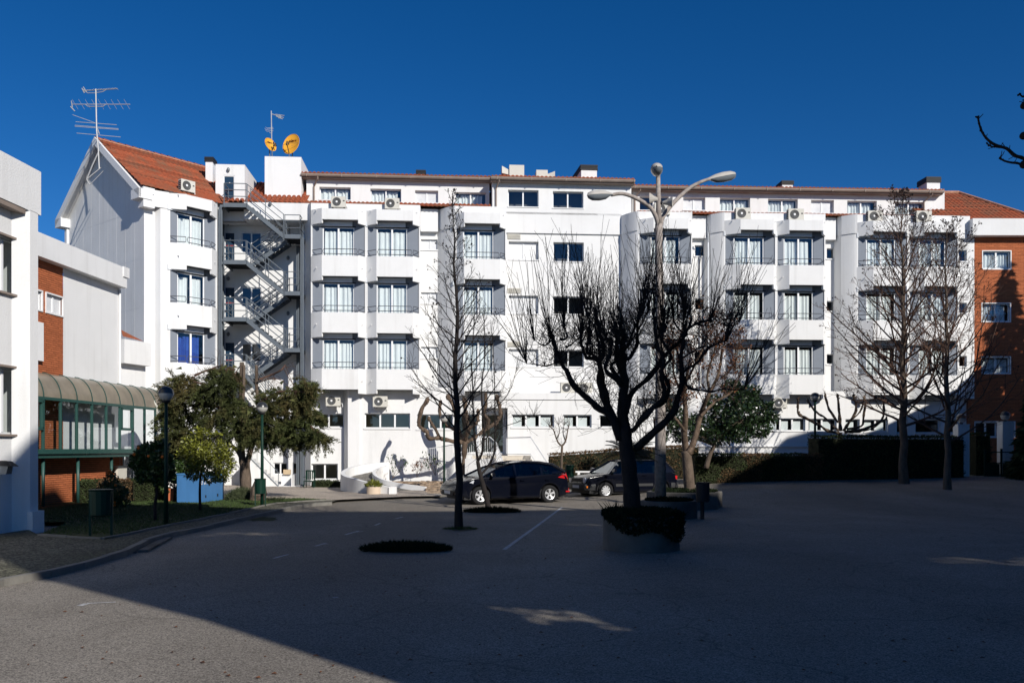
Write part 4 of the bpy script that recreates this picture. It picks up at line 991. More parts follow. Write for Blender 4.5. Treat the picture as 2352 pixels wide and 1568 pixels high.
for i in range(n_ - 1):
    a, b = ms[i], ms[i + 1]
    MB().poly(FB(a, 0, zb), FB(b, 0, zb), FB(b, 0, ze), FB(a, 0, ze)).build('pane', 'glass', WK)
    MB().grid([arc(a), arc(b)]).build('roof_panel', 'canopy', WK, smooth=True) if 'canopy' in M else None
    if i in (0, 6):
        mb = MB(); e = .05; m_ = zb + (ze - zb) * (.48 if i == 6 else .42)
        mb.fbox(FB, a + .05, b - .05, -.07, .05, m_ - .05, m_ + .05); mb.fbox(FB, a + .05, b - .05, -.07, .05, ze - .16, ze - .07); mb.fbox(FB, a + .05, a + .13, -.07, .05, m_, ze - .1); mb.fbox(FB, b - .13, b - .05, -.07, .05, m_, ze - .1); mb.build('casement', 'greenframe', WK)
mb = MB(); mb.fbox(FB, ms[0], ms[-1] + .05, -.08, .1, zb - .1, zb - .0); mb.fbox(FB, ms[0], ms[-1] + .05, .0, .14, zb - .24, zb - .1); mb.fbox(FB, ms[0], ms[-1] + .05, .1, .66, zb - .2, zb - .05); mb.build('floor_beam', 'greenframe', WK)
MB().fbox(FB, ms[0], ms[-1], .64, .67, ze + .86, ze + .93).build('back_rail', 'greenframe', WK)
for u in (99, 179, 256, 322):
    s = s_(u, .2); MB().tube([FB(s, .2, -.05), FB(s, .2, zb - .2)], .06, 10).build('post', 'greenframe', WK, smooth=True)
q = FB(s_(352, .2), -.1, 0)
MB().tube([FB(ms[-4] - .1, 1.2, 4.75), FB(ms[-3], .2, 4.35), FB(ms[-3] + .02, -.07, 3.9), FB(ms[-3] + .02, -.07, zb)], .05, 6).build('downpipe', 'acbody', WK)
# electricity box on the brick wall
q = FK(FK.s_at(268, 0), -.1, 1.2); EB = thing('meter_box', q, 'pale electricity meter box with yellow pipe on the brick wall under the walkway', 'meter box')
s0 = FK.s_at(262, 0); MB().fbox(FK, s0, s0 + .75, -.16, -.01, .75, 1.4).build('box', 'acbody', EB); MB().tube([FK(s0 + .3, -.06, .2), FK(s0 + .3, -.06, .75)], .04, 6).build('pipe', 'cartyellow', EB)

# ============================================================ unseen slab for the building behind the viewer, outline back-projected to cast yard shade
TS = tan(EL)
def back(p, yq):
    s = (p[1] - yq) / (cos(AZ) * cos(EL)); return (p[0] + s * SUN[0], p[2] + s * SUN[2])
YQ = -3.5
edge = [(-1, 7.95, 0), (-3.77, 10.9, 0), (-7.18, 14.0, 0), (-7.84, 14.4, 0), (-9.7, 16.65, .1), (-11.75, 19.2, 1.2), (-11.75, 20.6, 2.1), (-11.8, 22.3, 2.67), (-16.5, 31.2, .75), (-16.5, 33.0, 0), (-14, 31.6, .1), (-8.4, 29.6, 0), (-3, 29.7, 0), (3.0, 30.7, 0), (6.5, 31.5, 0)]
pr = [back(p, YQ) for p in edge]

# slab builder; openings are added only to drop light patches on the yard
def slab_profile(fr, prof, t0, t1, holes, name, label, cat, m='stucco'):
    """a wall slab whose top outline is prof [(s, z)], with openings"""
    root = thing(name, fr(prof[0][0], 0, 0), label, cat)
    tri = mg.tessellate_polygon([[V((p[0], p[1], 0)) for p in prof]] + [[V((x + rx * cos(2 * pi * k / 14), z + rz * sin(2 * pi * k / 14), 0)) for k in range(14)] for x, z, rx, rz in holes])
    pts = list(prof) + [(x + rx * cos(2 * pi * k / 14), z + rz * sin(2 * pi * k / 14)) for x, z, rx, rz in holes for k in range(14)]
    mb = MB()
    for t in (t0, t1): mb.add([fr(p[0], t, p[1]) for p in pts], [tuple(q) for q in tri])
    n = len(prof)
    for i in range(n): a, b = prof[i], prof[(i + 1) % n]; mb.poly(fr(a[0], t0, a[1]), fr(b[0], t0, b[1]), fr(b[0], t1, b[1]), fr(a[0], t1, a[1]))
    mb.build('wall', m, root)
    return root
FC = Fr((0, YQ), (1, 0), 1)
left = [(pr[0][0] + .6, -.3), (pr[0][0], 1.5)] + pr[:9] + [(9.3, 24.1), (9.3, -.3)]
WB = slab_profile(FC, left, 0, -.05, [], 'brick_building', 'unseen dark slab for the building behind the viewer, cut to the yard shade outline and pierced for light patches', 'building', 'darkslab')
# added pinhole clusters; sun through them imitates patches reflected off the hotel windows
rh = random.Random(17); pinholes = []
for u, v, rx, rz, n_ in ((1290, 1418, .26, .26, 24), (1835, 1188, .9, .26, 24), (2275, 1290, .9, .3, 22), (735, 1266, 1.2, .2, 44), (1060, 1188, 1.4, .16, 34), (560, 1226, .8, .2, 22), (1345, 1205, .3, .1, 20)):
    q = G(u, v); x, z = back(q, YQ)
    if z + rz * 2.2 > 21.5 or x - rx * 2.2 < 9.4: continue
    pinholes.append((x - rx * 2.2, x + rx * 2.2, z - rz * 2.2, z + rz * 2.2, x, z, rx, rz, n_))
mb = MB(); wall(mb, FC, 9.3, 33, -.3, 21.6, 0, [s_[:4] for s_ in pinholes], 0)
for s_ in pinholes:
    hh = []
    for _ in range(s_[8]):
        x = s_[4] + max(-2, min(2, rh.gauss(0, .8))) * s_[6]; z = s_[5] + max(-2, min(2, rh.gauss(0, .8))) * s_[7]; w = rh.uniform(.03, .06); hh.append((x - w, x + w, z - w, z + w))
    wall(mb, FC, *s_[:4], 0, hh, 0)
mb.poly(*[FC(a, 0, b) for a, b in [(9.3, 21.6), (33, 21.6), (33, 23.2)] + list(reversed(pr[9:])) + [(9.3, 24.1)]])
mb.build('wall', 'darkslab', WB)
# unseen slab right of the frame, roof line shaped to shade hedge and right end
FR_ = Fr((30.5, -6), (0, 1), 1); FR_.y = V((1, 0))
def backx(p, xq):
    s = (xq - p[0]) / SUN[0]; return (p[1] + s * SUN[1] + 6, p[2] + s * SUN[2])
pts = [backx(p, 30.5) for p in ((8.6, 40, 0.05), (9.6, 41, .6), (11.8, 41.5, 1.7), (14.6, 50.3, 2.1), (16.2, 50.4, 2.55), (19.0, 50.5, 2.3), (20.6, 50.5, 3.0), (23.5, 50.6, 4.4), (26, 50.7, 6.3))]
pts.sort(); pts = [p for p in pts if not 26 < p[0] < 33.6] + [(27.4, 17.0), (28.6, 15.7), (32.4, 15.5), (33.4, 16.5)]; pts.sort()
prof = [(0, -.3), (0, pts[0][1] + 2)] + pts + [(pts[-1][0] + 3, -.3)]
slab_profile(FR_, prof, 0, .3, [], 'white_building', 'unseen dark slab to the right of the yard, its outline shaped to shade the hedge and right end', 'building', 'darkslab')
# ============================================================ air conditioners
def make_ac():
    r = thing('air_conditioner', (0, 0, 0), 'x', 'air conditioner')
    mb = MB(); mb.box(-.41, .41, 0, .32, .05, .66); mb.build('casing', 'acbody', r)
    mb = MB(); c = V((-.09, -.012, .355))
    n = 24; mb.add([(c.x + .245 * cos(2 * pi * k / n), c.y, c.z + .245 * sin(2 * pi * k / n)) for k in range(n)], [tuple(range(n))]); g = mb.build('fan_grille', 'acgrille', r)
    mb = MB()
    for rr in (.10, .16, .215): mb.tube([(c.x + rr * cos(2 * pi * k / 20), c.y - .008, c.z + rr * sin(2 * pi * k / 20)) for k in range(21)], .006, 3, False)
    for k in range(8): a = 2 * pi * k / 8; mb.tube([(c.x + .05 * cos(a), c.y - .008, c.z + .05 * sin(a)), (c.x + .24 * cos(a), c.y - .008, c.z + .24 * sin(a))], .005, 3, False)
    mb.build('grille_wire', 'steel', g)
    mb = MB(); mb.tube([(c.x, c.y - .02, c.z), (c.x, c.y + .0, c.z)], .06, 12); mb.build('fan_hub', 'trim', r)
    mb = MB()
    for k in range(5): mb.box(-.418, -.408, .03, .29, .12 + k * .1, .18 + k * .1)
    mb.build('side_slot', 'black', r)
    mb = MB(); mb.box(-.36, -.30, 0, .34, 0, .05); mb.box(.30, .36, 0, .34, 0, .05); mb.build('foot', 'black', r)
    mb = MB(); mb.tube([(.41, .2, .2), (.5, .2, .2), (.52, .22, .0)], .022, 6); mb.build('pipe', 'trim', r)
    mb = MB(); mb.box(.26, .36, -.006, 0, .38, .44); mb.build('badge', 'black', r)
    return r
AC = make_ac(); used = False
def place_ac(fr, u0, u1, vb, t, label):
    global used
    a = fr.s_at((u0 + u1) / 2, t); p = fr(a, t, fr.z_at(vb, a, t)); w = abs(fr.s_at(u1, t) - fr.s_at(u0, t)) / .84
    o = AC if not used else copy_thing(AC, p, fr.ang, label, 'air conditioners on the hotel')
    if not used: o.location = p; o.rotation_euler = (0, 0, fr.ang); o['label'] = label; o['group'] = 'air conditioners on the hotel'; used = True
    o.scale = (w, w, w); bpy.context.view_layer.update(); return o
place_ac(FW, 416, 449, 442, .1, 'air conditioner on top of the left wing bay below the tiled gable roof')
place_ac(F1, 760, 794, 477.5, .02 - .3, 'air conditioner on the bay roof below the first attic window from the left')
place_ac(F1, 883.5, 917.5, 481.5, -.28, 'air conditioner on the bay roof below the second attic window from the left')
place_ac(F2, 1503, 1540, 495, -.1, 'air conditioner on the bay roof just behind the tall lamp post')
place_ac(F2, 1690, 1725, 505, -.28, 'air conditioner on the bay roof right of the lamp post, left of its pair')
place_ac(F2, 1811, 1847, 508, -.28, 'air conditioner on the bay roof right of the lamp post, right of its pair')
place_ac(F2, 1994, 2028, 511, -.28, 'air conditioner on the bay roof behind the tall bare tree, left of its top')
place_ac(F2, 2105, 2141, 513, -.28, 'air conditioner on the bay roof nearest the brick building')
place_ac(F1, 748, 782, 934, .15 , 'air conditioner hung under the leftmost double bay above the short wide window')
place_ac(F1, 856, 890, 936, -.2, 'air conditioner hung under the second bay above the long three part window')
place_ac(F1, 1288, 1321, 904, .1, 'air conditioner on the entrance ledge, left one of two')
place_ac(F1, 1327, 1361, 905, .1, 'air conditioner on the entrance ledge, right one of two')
place_ac(F2, 1776, 1808, 938, -.2, 'air conditioner hung under the bay right of the dark evergreen tree')

# ============================================================ steel fire escape
FE = thing('fire_escape', F1(F1.s_at(600, 0), 0, 0), 'grey steel zigzag fire escape with railings between the left wing and the first bays', 'staircase')
tf, tr0, tr1, tbk = -.35, .50, .60, 1.62
sl = F1.s_at
sL0, sL1, sR0, sR1 = sl(513.5, tf), sl(566, tf), sl(653, tf), sl(690, tf)
lev = [15.0, 12.0, 9.0, 6.0]; mid = [13.4, 10.4, 7.4, 4.4]
def landing(s0, s1, z, sides):
    tb_ = tbk
    mb = MB(); mb.fbox(F1, s0 + .02, s1 - .02, tf + .05, tb_, z - .06, z); mb.build('landing', 'darksteel', FE)
    mb = MB(); mb.fbox(F1, s0, s1, tf - .02, tf + .04, z - .2, z + .02); mb.fbox(F1, s0 - .03, s0 + .03, tf, tb_, z - .2, z + .02); mb.fbox(F1, s1 - .03, s1 + .03, tf, tb_, z - .2, z + .02); mb.build('edge_beam', 'steel', FE)
    mb = MB()
    for t in (tf + .5, tf + 1.0, tf + 1.5): mb.fbox(F1, s0, s1, t, t + .06, z - .15, z - .06)
    mb.build('joist', 'darksteel', FE)
    rl = MB()
    def seg(a, b, posts=2):
        for h in (.37, .71, 1.05): rl.tube([F1(a[0], a[1], z + h), F1(b[0], b[1], z + h)], .022, 6)
        for k in range(posts): f = k / (posts - 1); rl.tube([F1(a[0] + (b[0] - a[0]) * f, a[1] + (b[1] - a[1]) * f, z - .1), F1(a[0] + (b[0] - a[0]) * f, a[1] + (b[1] - a[1]) * f, z + 1.05)], .024, 6)
    seg((s0 + .03, tf), (s1 - .02, tf), 2)
    if sides == 'L': seg((s0 + .02, tf), (s0 + .02, tbk - .1), 3)
    else: seg((s1 - .02, tf), (s1 - .02, tbk - .1), 3)
    rl.build('railing', 'steel', FE)
def flight(s0, z0, s1, z1, t0, t1, rails):
    n = 9; mb = MB()
    for t in (t0, t1 - .05):
        mb.hexa([F1(s0, t, z0 - .24), F1(s0, t + .05, z0 - .24), F1(s1, t + .05, z1 - .24), F1(s1, t, z1 - .24), F1(s0, t, z0 + .02), F1(s0, t + .05, z0 + .02), F1(s1, t + .05, z1 + .02), F1(s1, t, z1 + .02)])
    mb.build('stringer', 'steel', FE)
    for i in range(1, n):
        f = i / n; s = s0 + (s1 - s0) * f; z = z0 + (z1 - z0) * f
        MB().fbox(F1, s - .13, s + .13, t0 + .05, t1 - .05, z - .05, z - .01).build('step', 'steel', FE)
    rl = MB()
    for t in rails:
        for h in (.37, .71, 1.05): rl.tube([F1(s0, t, z0 + h), F1(s1, t, z1 + h)], .02, 6)
        for f in (.02, .5, .98): s = s0 + (s1 - s0) * f; z = z0 + (z1 - z0) * f; rl.tube([F1(s, t, z), F1(s, t, z + 1.05)], .022, 6)
    rl.build('railing', 'steel', FE)
for z in lev: landing(sL0, sL1, z, 'L')
for z in mid[:3]: landing(sR0, sR1, z, 'R')
for i in range(3):
    flight(sL1, lev[i], sR0, mid[i], tf, tr0, (tf, tr0))
    flight(sR0, mid[i], sL1, lev[i + 1], tr1, tbk - .1, (tr1, tbk - .15))
flight(sL1, 6.0, sR0, 3.4, tf, tr0, (tf, tr0))
for (u, t, zt_) in ((505.5, tf - .02, 14.8), (510, tbk - .2, 14.8), (693.5, tf - .0, 13.3), (684, tbk - .3, 13.2)):
    s = F1.s_at(u, t); MB().fbox(F1, s - .08, s + .08, t, t + .02, 0, zt_).fbox(F1, s - .02, s + .02, t, t + .18, 0, zt_).fbox(F1, s - .08, s + .08, t + .18, t + .2, 0, zt_).build('column', 'steel', FE)
for z in lev: MB().fbox(F1, F1.s_at(505, tf), sL0, tf, tf + .1, z - .2, z - .08).build('bracket', 'steel', FE)
for u in (700, 704.5, 708): 
    s = F1.s_at(u, 1.2); MB().tube([F1(s, .95, 0), F1(s, .95, 13.9)], .05, 8).build('downpipe', 'box', HOTEL)
# low white flight and walls at the foot
LS = thing('garden_steps', F1(sl(600, 0), 0, 0), 'low white steps with thin grey handrail behind the cypress trunk', 'steps')
sa, sb = sl(566, 0), sl(641, 0)
for i in range(9):
    f = i / 9; MB().fbox(F1, sa + (sb - sa) * f, sb + .0, -.2, .7, 0 if i == 0 else 1.75 * (1 - (i) / 9) * 0 + .0, 0.001 + 1.75 * (1 - f)).build('step', 'stucco', LS) if False else MB().fbox(F1, sa + (sb - sa) * f, sa + (sb - sa) * (f + 1 / 9), -.2, .7, -.05, 1.75 * (1 - f)).build('step', 'stucco', LS)
mb = MB(); mb.tube([F1(sa, -.2, 1.75 + .95), F1(sb - .1, -.2, .95), F1(sb, -.2, .8), F1(sb, -.2, 0)], .02, 6); mb.tube([F1(sa, -.2, 1.85), F1(sb, -.2, .1)], .03, 6)
for f in (.15, .35, .55, .75): mb.tube([F1(sa + (sb - sa) * f, -.2, 1.75 * (1 - f)), F1(sa + (sb - sa) * f, -.2, 1.75 * (1 - f) + .95)], .01, 4)
mb.build('handrail', 'steel', LS)
mb = MB(); mb.fbox(F1, sl(641, 0), sl(672, 0), .6, .75, 0, .72); mb.fbox(F1, sl(672, 0), sl(674, 0), -.4, .7, 0, .72); mb.fbox(F1, sl(641, 0), sl(694, -.4), -.5, .7, 0, .12); mb.build('low_wall', 'stucco', LS)
mb = MB(); mb.fbox(F1, sl(647, 0), sl(664, 0), .45, .6, .72, .98); mb.build('box', 'wood', LS)

# ============================================================ ramp with curved white walls
RP = thing('ramp', G(860, 1120), 'curved cobbled ramp between low white walls leading up to the entrance', 'ramp')
def wallpath(pts, th, name='ramp_wall', root=RP):
    q = [V(((u - CU) / F * d, d, 0)) for u, d, z in pts]; zs = [z for *_, z in pts]
    # smooth resample
    Q = []; Z = []
    for i in range(len(q) - 1):
        p0, p1, p2, p3 = q[max(i - 1, 0)], q[i], q[i + 1], q[min(i + 2, len(q) - 1)]
        for k in range(6):
            t = k / 6; Q.append(.5 * ((2 * p1) + (p2 - p0) * t + (2 * p0 - 5 * p1 + 4 * p2 - p3) * t * t + (3 * p1 - p0 - 3 * p2 + p3) * t ** 3)); Z.append(zs[i] + (zs[i + 1] - zs[i]) * t)
    Q.append(q[-1]); Z.append(zs[-1]); L_, R_ = [], []
    for i, p in enumerate(Q):
        d = (Q[min(i + 1, len(Q) - 1)] - Q[max(i - 1, 0)]).normalized(); n = V((-d.y, d.x, 0)) * th / 2; L_.append(p - n); R_.append(p + n)
    up = lambda a, i: V((a.x, a.y, Z[i]))
    mb = MB(); mb.grid([L_, [up(a, i) for i, a in enumerate(L_)], [up(a, i) for i, a in enumerate(R_)], R_])
    for e in (0, -1): i = e % len(Q); mb.poly(L_[i], R_[i], up(R_[i], i), up(L_[i], i))
    mb.build(name, 'stucco', root); return Q, Z
Qa, Za = wallpath([(892, 47.3, 1.4), (862, 46.8, 1.34), (828, 46.0, 1.26), (800, 45.0, 1.1), (787, 43.3, .92), (795, 41.6, .82), (815, 40.5, .74), (846, 39.8, .6), (899, 39.2, .38)], .2)
Qb, Zb = wallpath([(889, 46.7, 1.22), (873, 46.3, 1.12), (860, 45.3, .98), (862, 44.3, .8), (882, 43.6, .58), (918, 43.2, .42), (978.5, 42.6, .26)], .16)
MB().prism([(Qa[-1].x - .1, Qa[-1].y - .12), (Qa[-1].x + .22, Qa[-1].y - .1), (Qa[-1].x + .22, Qa[-1].y + .25), (Qa[-1].x - .1, Qa[-1].y + .25)], 0, .42).build('end_pier', 'stucco', RP)
n = 30; ra = []; rb = []
for i in range(n + 1):
    a = Qa[int(i / n * (len(Qa) - 1))]; b = Qb[int(i / n * (len(Qb) - 1))]; f = 1 - i / n; z = 1.05 * f ** 1.0 + .02
    ra.append(V((a.x, a.y, z))); rb.append(V((b.x, b.y, z)))
MB().grid([ra, rb]).build('ramp_surface', 'rampcobble', RP)
mb = MB(); mb.tube([V((Qb[-1].x, Qb[-1].y, .012)) + V((-1.8, -2.6, 0))], .01) if False else None
trifill([(Qa[-1].x, Qa[-1].y), (Qb[-1].x, Qb[-1].y), (Qb[-1].x + .8, 40.9), (-3.2, 38.2), (-4.6, 38.0)], .012, 'cobbled_path', 'rampcobble')
# stone bed
bed = [G(905, 1122), G(985, 1138), G(1100, 1138), P(1150, CV, 43) - V((0, 0, EYE)), P(1090, CV, 47.4) - V((0, 0, EYE)), P(900, CV, 47.5) - V((0, 0, EYE)), P(868, CV, 45.6) - V((0, 0, EYE)), P(880, CV, 43.9) - V((0, 0, EYE)), P(920, CV, 43.5) - V((0, 0, EYE)), P(980, CV, 42.9) - V((0, 0, EYE))]
def bedz(x, y): return .05 + .32 * ss(y, 40.5, 46)
poly = [(p.x, p.y) for p in bed[1:]]
def inside(x, y, pg):
    c = False; j = len(pg) - 1
    for i in range(len(pg)):
        if (pg[i][1] > y) != (pg[j][1] > y) and x < (pg[j][0] - pg[i][0]) * (y - pg[i][1]) / (pg[j][1] - pg[i][1]) + pg[i][0]: c = not c
        j = i
    return c
mb = MB(); x0, x1, y0, y1 = -8, 0, 39.3, 47.6; N = 50
for i in range(N):
    for j in range(N):
        a, b = x0 + (x1 - x0) * i / N, y0 + (y1 - y0) * j / N; da, db = (x1 - x0) / N, (y1 - y0) / N
        if inside(a + da / 2, b + db / 2, poly): mb.poly(*[(p, q, bedz(p, q)) for p, q in ((a, b), (a + da, b), (a + da, b + db), (a, b + db))])
structure(mb.build('flower_bed', 'soil'))
mb = MB(); k = 0
while k < 1100:
    x, y = R.uniform(-8, 0), R.uniform(39.4, 46)
    if not inside(x, y, poly) or (y > 43.8 and R.random() < .75): continue
    k += 1; s = R.uniform(.04, .12); o = len(mb.v); z = bedz(x, y)
    vs = [(x + s * R.uniform(.6, 1.2) * a, y + s * R.uniform(.6, 1.2) * b, z + s * (.8 if c else -.2) * R.uniform(.5, 1)) for c in (0, 1) for a, b in ((-1, -1), (1, -1), (1, 1), (-1, 1))]
    mb.hexa(vs)
o = stuff(mb.build('bed_stones', 'stone')); o['label'] = 'loose brown stones covering the flower bed in front of the parked cars'

# ============================================================ entrance steps
ES = thing('entrance_steps', P(1190, CV, 43.5) - V((0, 0, EYE)), 'pale stone entrance steps with white bar railings behind the black car', 'steps')
def XY(u, d): return ((u - CU) / F * d, d)
mb = MB(); mb.prism([XY(1085, 44.6), XY(1219, 44.6), XY(1219, 47.9), XY(1085, 47.9)], 0, 1.74); mb.build('landing', 'stairstone', ES)
for i in range(9):
    d0 = 44.6 - .34 * (i + 1); z = 1.74 - .175 * (i + 1); f = (i + 1) / 9
    if z < .05: z = .1
    st = MB().prism([XY(1152 + 6 * f, d0), XY(1219 + 26 * f, d0), XY(1219 + 24 * f, d0 + .36), XY(1152 + 5 * f, d0 + .36)], 0, z).build('step', 'stairstone', ES)
    if i < 4: c = XY(1163 + 5 * i, d0 - .02); MB().tube([(c[0], c[1], z - .1), (c[0], c[1] + .03, z - .1)], .05, 8).build('step_light', 'black', st)
def barfence(pts, root=ES, h=.95, gap=.11, r=.012, rr=.022, name='railing', m='aluminium'):
    mb = MB(); L_ = []
    for i in range(len(pts) - 1):
        a, b = pts[i], pts[i + 1]; n_ = max(1, int((V((b[0], b[1])) - V((a[0], a[1]))).length / gap))
        for k in range(n_): f = k / n_; p = [a[j] + (b[j] - a[j]) * f for j in range(3)]; mb.tube([(p[0], p[1], p[2] + .06), (p[0], p[1], p[2] + h)], r, 4)
        mb.tube([(a[0], a[1], a[2] + h), (b[0], b[1], b[2] + h)], rr, 5); mb.tube([(a[0], a[1], a[2] + .08), (b[0], b[1], b[2] + .08)], rr * .7, 5)
    p = pts[-1]; mb.tube([(p[0], p[1], p[2]), (p[0], p[1], p[2] + h)], rr, 5)
    return mb.build(name, m, root)
def q3(u, d, z): x, y = XY(u, d); return (x, y, z)
barfence([q3(1163, 47.8, 1.74), q3(1171, 47.2, 1.74), q3(1219, 44.7, 1.74), q3(1262, 41.8, .35), q3(1271, 41.5, .1)])
barfence([q3(1099, 44.8, 1.74), q3(1125, 44.7, 1.74), q3(1140, 44.3, 1.45), q3(1160, 41.9, .25)])
barfence([q3(985, 47.3, 1.1), q3(1092, 46.4, 1.5), q3(1099, 44.8, 1.74)], h=1.0)
MB().prism([XY(1068, 44.2), XY(1128, 44.0), XY(1136, 43.5), XY(1140, 44.5), XY(1068, 44.6)], 0, 1.6).build('side_wall', 'stucco', ES)

# ============================================================ aerials and dishes
AE = thing('aerial_mast', GP(GL / 2 - .05, .55, 16), 'tall television aerial mast clamped to the gable top of the left wing', 'aerial')
mp = P(221.5, 318, 45.4); mp_ = lambda u, v: P(u, v, 45.4)
MB().tube([mp_(228, 388), mp_(226, 345), mp_(222, 300), mp_(220, 205)], .035, 8).build('mast', 'aerial', AE)
mb = MB()
mb.tube([mp_(226, 350), mp_(212, 380), mp_(199, 412), mp_(206, 425)], .035, 6); mb.tube([mp_(199, 412), mp_(232, 385)], .03, 6); mb.tube([mp_(206, 425), mp_(237, 393)], .02, 5); mb.build('stay', 'aerial', AE)
def yagi(u0, v0, u1, v1, n_el, ell, tilt, root=AE, d=45.4, r=.014, ends=True):
    mb = MB(); a, b = P(u0, v0, d), P(u1, v1, d); mb.tube([a, b], r * 1.5, 5)
    for k in range(n_el): p = a.lerp(b, (k + .5) / n_el); q = V((ell * .45, ell * .5, -ell * tilt)); mb.tube([p - q, p + q], r * .6, 4)
    return mb.build('aerial_arm', 'aerial', root)
yagi(190, 209, 270, 204, 22, .10, .3); yagi(165, 240, 299, 240, 9, .22, .95)
mb = MB(); mb.tube([mp_(195, 209), mp_(201, 214), mp_(219, 214), mp_(236, 211), mp_(244, 206)], .018, 5); mb.tube([mp_(196, 240), mp_(202, 245), mp_(236, 245), mp_(243, 240)], .018, 5); mb.build('brace', 'aerial', AE)
for grp in (((188, 203, 194, 214), (191, 200, 199, 212), (189, 206, 198, 209)), ((164, 232, 166, 247), (164, 247, 172, 256), (168, 252, 162, 245))):
    mb = MB()
    for (u0, v0, u1, v1) in grp: mb.tube([mp_(u0, v0), mp_(u1, v1)], .025, 5)
    mb.build('reflector', 'aerial', AE)
mb = MB()
for (u0, v0, u1, v1) in ((167, 264, 220, 283), (174, 280, 268, 287), (172, 288, 272, 296), (172, 290.5, 272, 298), (176, 306, 277, 315)): mb.tube([mp_(u0, v0), mp_(u1, v1)], .016, 4)
mb.tube([mp_(221, 290), mp_(225, 300), mp_(228, 308)], .03, 5); mb.build('dipole', 'aerial', AE)
# second mast on the lift house
LH = lambda u, v, t=2.4: V((F1(F1.s_at(u, t), t, 0).x, F1(F1.s_at(u, t), t, 0).y, F1.z_at(v, F1.s_at(u, t), t)))
A2 = thing('aerial_mast', LH(625, 358), 'short aerial mast on the white lift house beside the dishes', 'aerial')
MB().tube([LH(625, 358), LH(624, 320), LH(623, 255)], .03, 6).build('mast', 'aerial', A2)
mb = MB(); mb.tube([LH(623, 262), LH(634, 265)], .025, 5)
for (a, b) in (((633, 263), (653, 266)), ((633, 265), (652, 271)), ((634, 267), (649, 274)), ((642, 264), (640, 272)), ((645, 265), (643, 273))): mb.tube([LH(*a), LH(*b)], .022, 5)
mb.build('aerial_arm', 'aerial', A2)
mb = MB()
for v, w in ((293, 14), (296, 16), (300, 14), (304, 6)): mb.tube([LH(624 - w, v - 1), LH(624 - w + 3, v + 2), LH(624 + w * .25, v)], .014, 4)
mb.build('dipole', 'aerial', A2)
def text_mesh(txt, size, m, root, mtx, name='lettering', ext=.004, sx=1.0):
    cu = bpy.data.curves.new('lettering', 'FONT'); cu.body = txt; cu.size = size; cu.extrude = ext; cu.align_x = 'CENTER'; cu.align_y = 'CENTER'; cu.resolution_u = 3
    t = bpy.data.objects.new('tmp', cu); COL.objects.link(t); dg = bpy.context.evaluated_depsgraph_get(); me = bpy.data.meshes.new_from_object(t.evaluated_get(dg)); bpy.data.objects.remove(t)
    me.transform(mtx @ Matrix.Scale(sx, 4, (1, 0, 0))); me.materials.clear(); me.materials.append(M[m]); o = bpy.data.objects.new(name, me); COL.objects.link(o); setp(o, root); return o
def dish(c, w, h, az, el, label, txt, ts):
    """c centre; faces azimuth az (from -Y towards +X)"""
    r = thing('satellite_dish', c, label, 'satellite dish')
    n = V((sin(az) * cos(el), -cos(az) * cos(el), sin(el))); x = V((cos(az), sin(az), 0)); y = n.cross(x) * 1; y = V((-n.x * n.z, -n.y * n.z, 1 - n.z * n.z)).normalized()
    mb = MB(); rows = []
    for i in range(7):
        f = i / 6; dz = -.22 * (1 - f * f) * w
        rows.append([c + x * (w * f * cos(2 * pi * k / 28)) + y * (h * f * sin(2 * pi * k / 28)) + n * dz for k in range(29)])
    mb.grid(rows); mb.build('reflector', 'orange_dish', r, smooth=True)
    mb = MB(); mb.tube(rows[-1], .014, 5, False); mb.build('rim', 'orange_dish', r)
    f = c + n * w * .75 - y * h * .35; fb = c - y * h * .98
    mb = MB(); mb.tube([fb, f], .025, 6); mb.tube([c - x * w * .98 + y * 0, f], .01, 4); mb.tube([c + x * w * .98, f], .01, 4); mb.build('feed_arm', 'black', r)
    mb = MB(); mb.tube([f - y * .12, f + y * .12], .04, 8); mb.tube([f + x * .12 - y * .1, f + x * .12 + y * .08], .035, 8); mb.build('receiver', 'black', r)
    mb = MB(); mb.tube([c - n * .25 * w, c - n * .3 * w - V((0, 0, h * .6)), V((c.x, c.y, LIFT[3])) - n * .3 * w * .8], .035, 6); mb.tube([fb, V((fb.x, fb.y, LIFT[3]))], .03, 6); mb.build('mount', 'steel', r)
    mt = Matrix.Translation(c + y * h * .42 - n * (.13 * w)) @ Matrix((x.to_4d(), y.to_4d(), n.to_4d(), (0, 0, 0, 1))).transposed()
    mt[3][3] = 1
    mt = Matrix(((x.x, y.x, n.x, (c + y * h * .42 - n * (.14 * w)).x), (x.y, y.y, n.y, (c + y * h * .42 - n * (.14 * w)).y), (x.z, y.z, n.z, (c + y * h * .42 - n * (.14 * w)).z), (0, 0, 0, 1)))
    text_mesh(txt, ts, 'lettering', r, mt, ext=.01)
dish(LH(668.5, 331, 2.0), .50, .64, radians(-18), radians(18), 'larger round orange dish facing the yard on the white lift house', 'Televés', .25)
dish(LH(621.5, 332, 2.0), .36, .40, radians(52), radians(20), 'smaller orange dish turned sideways beside the aerial mast', 'Televés', .16)

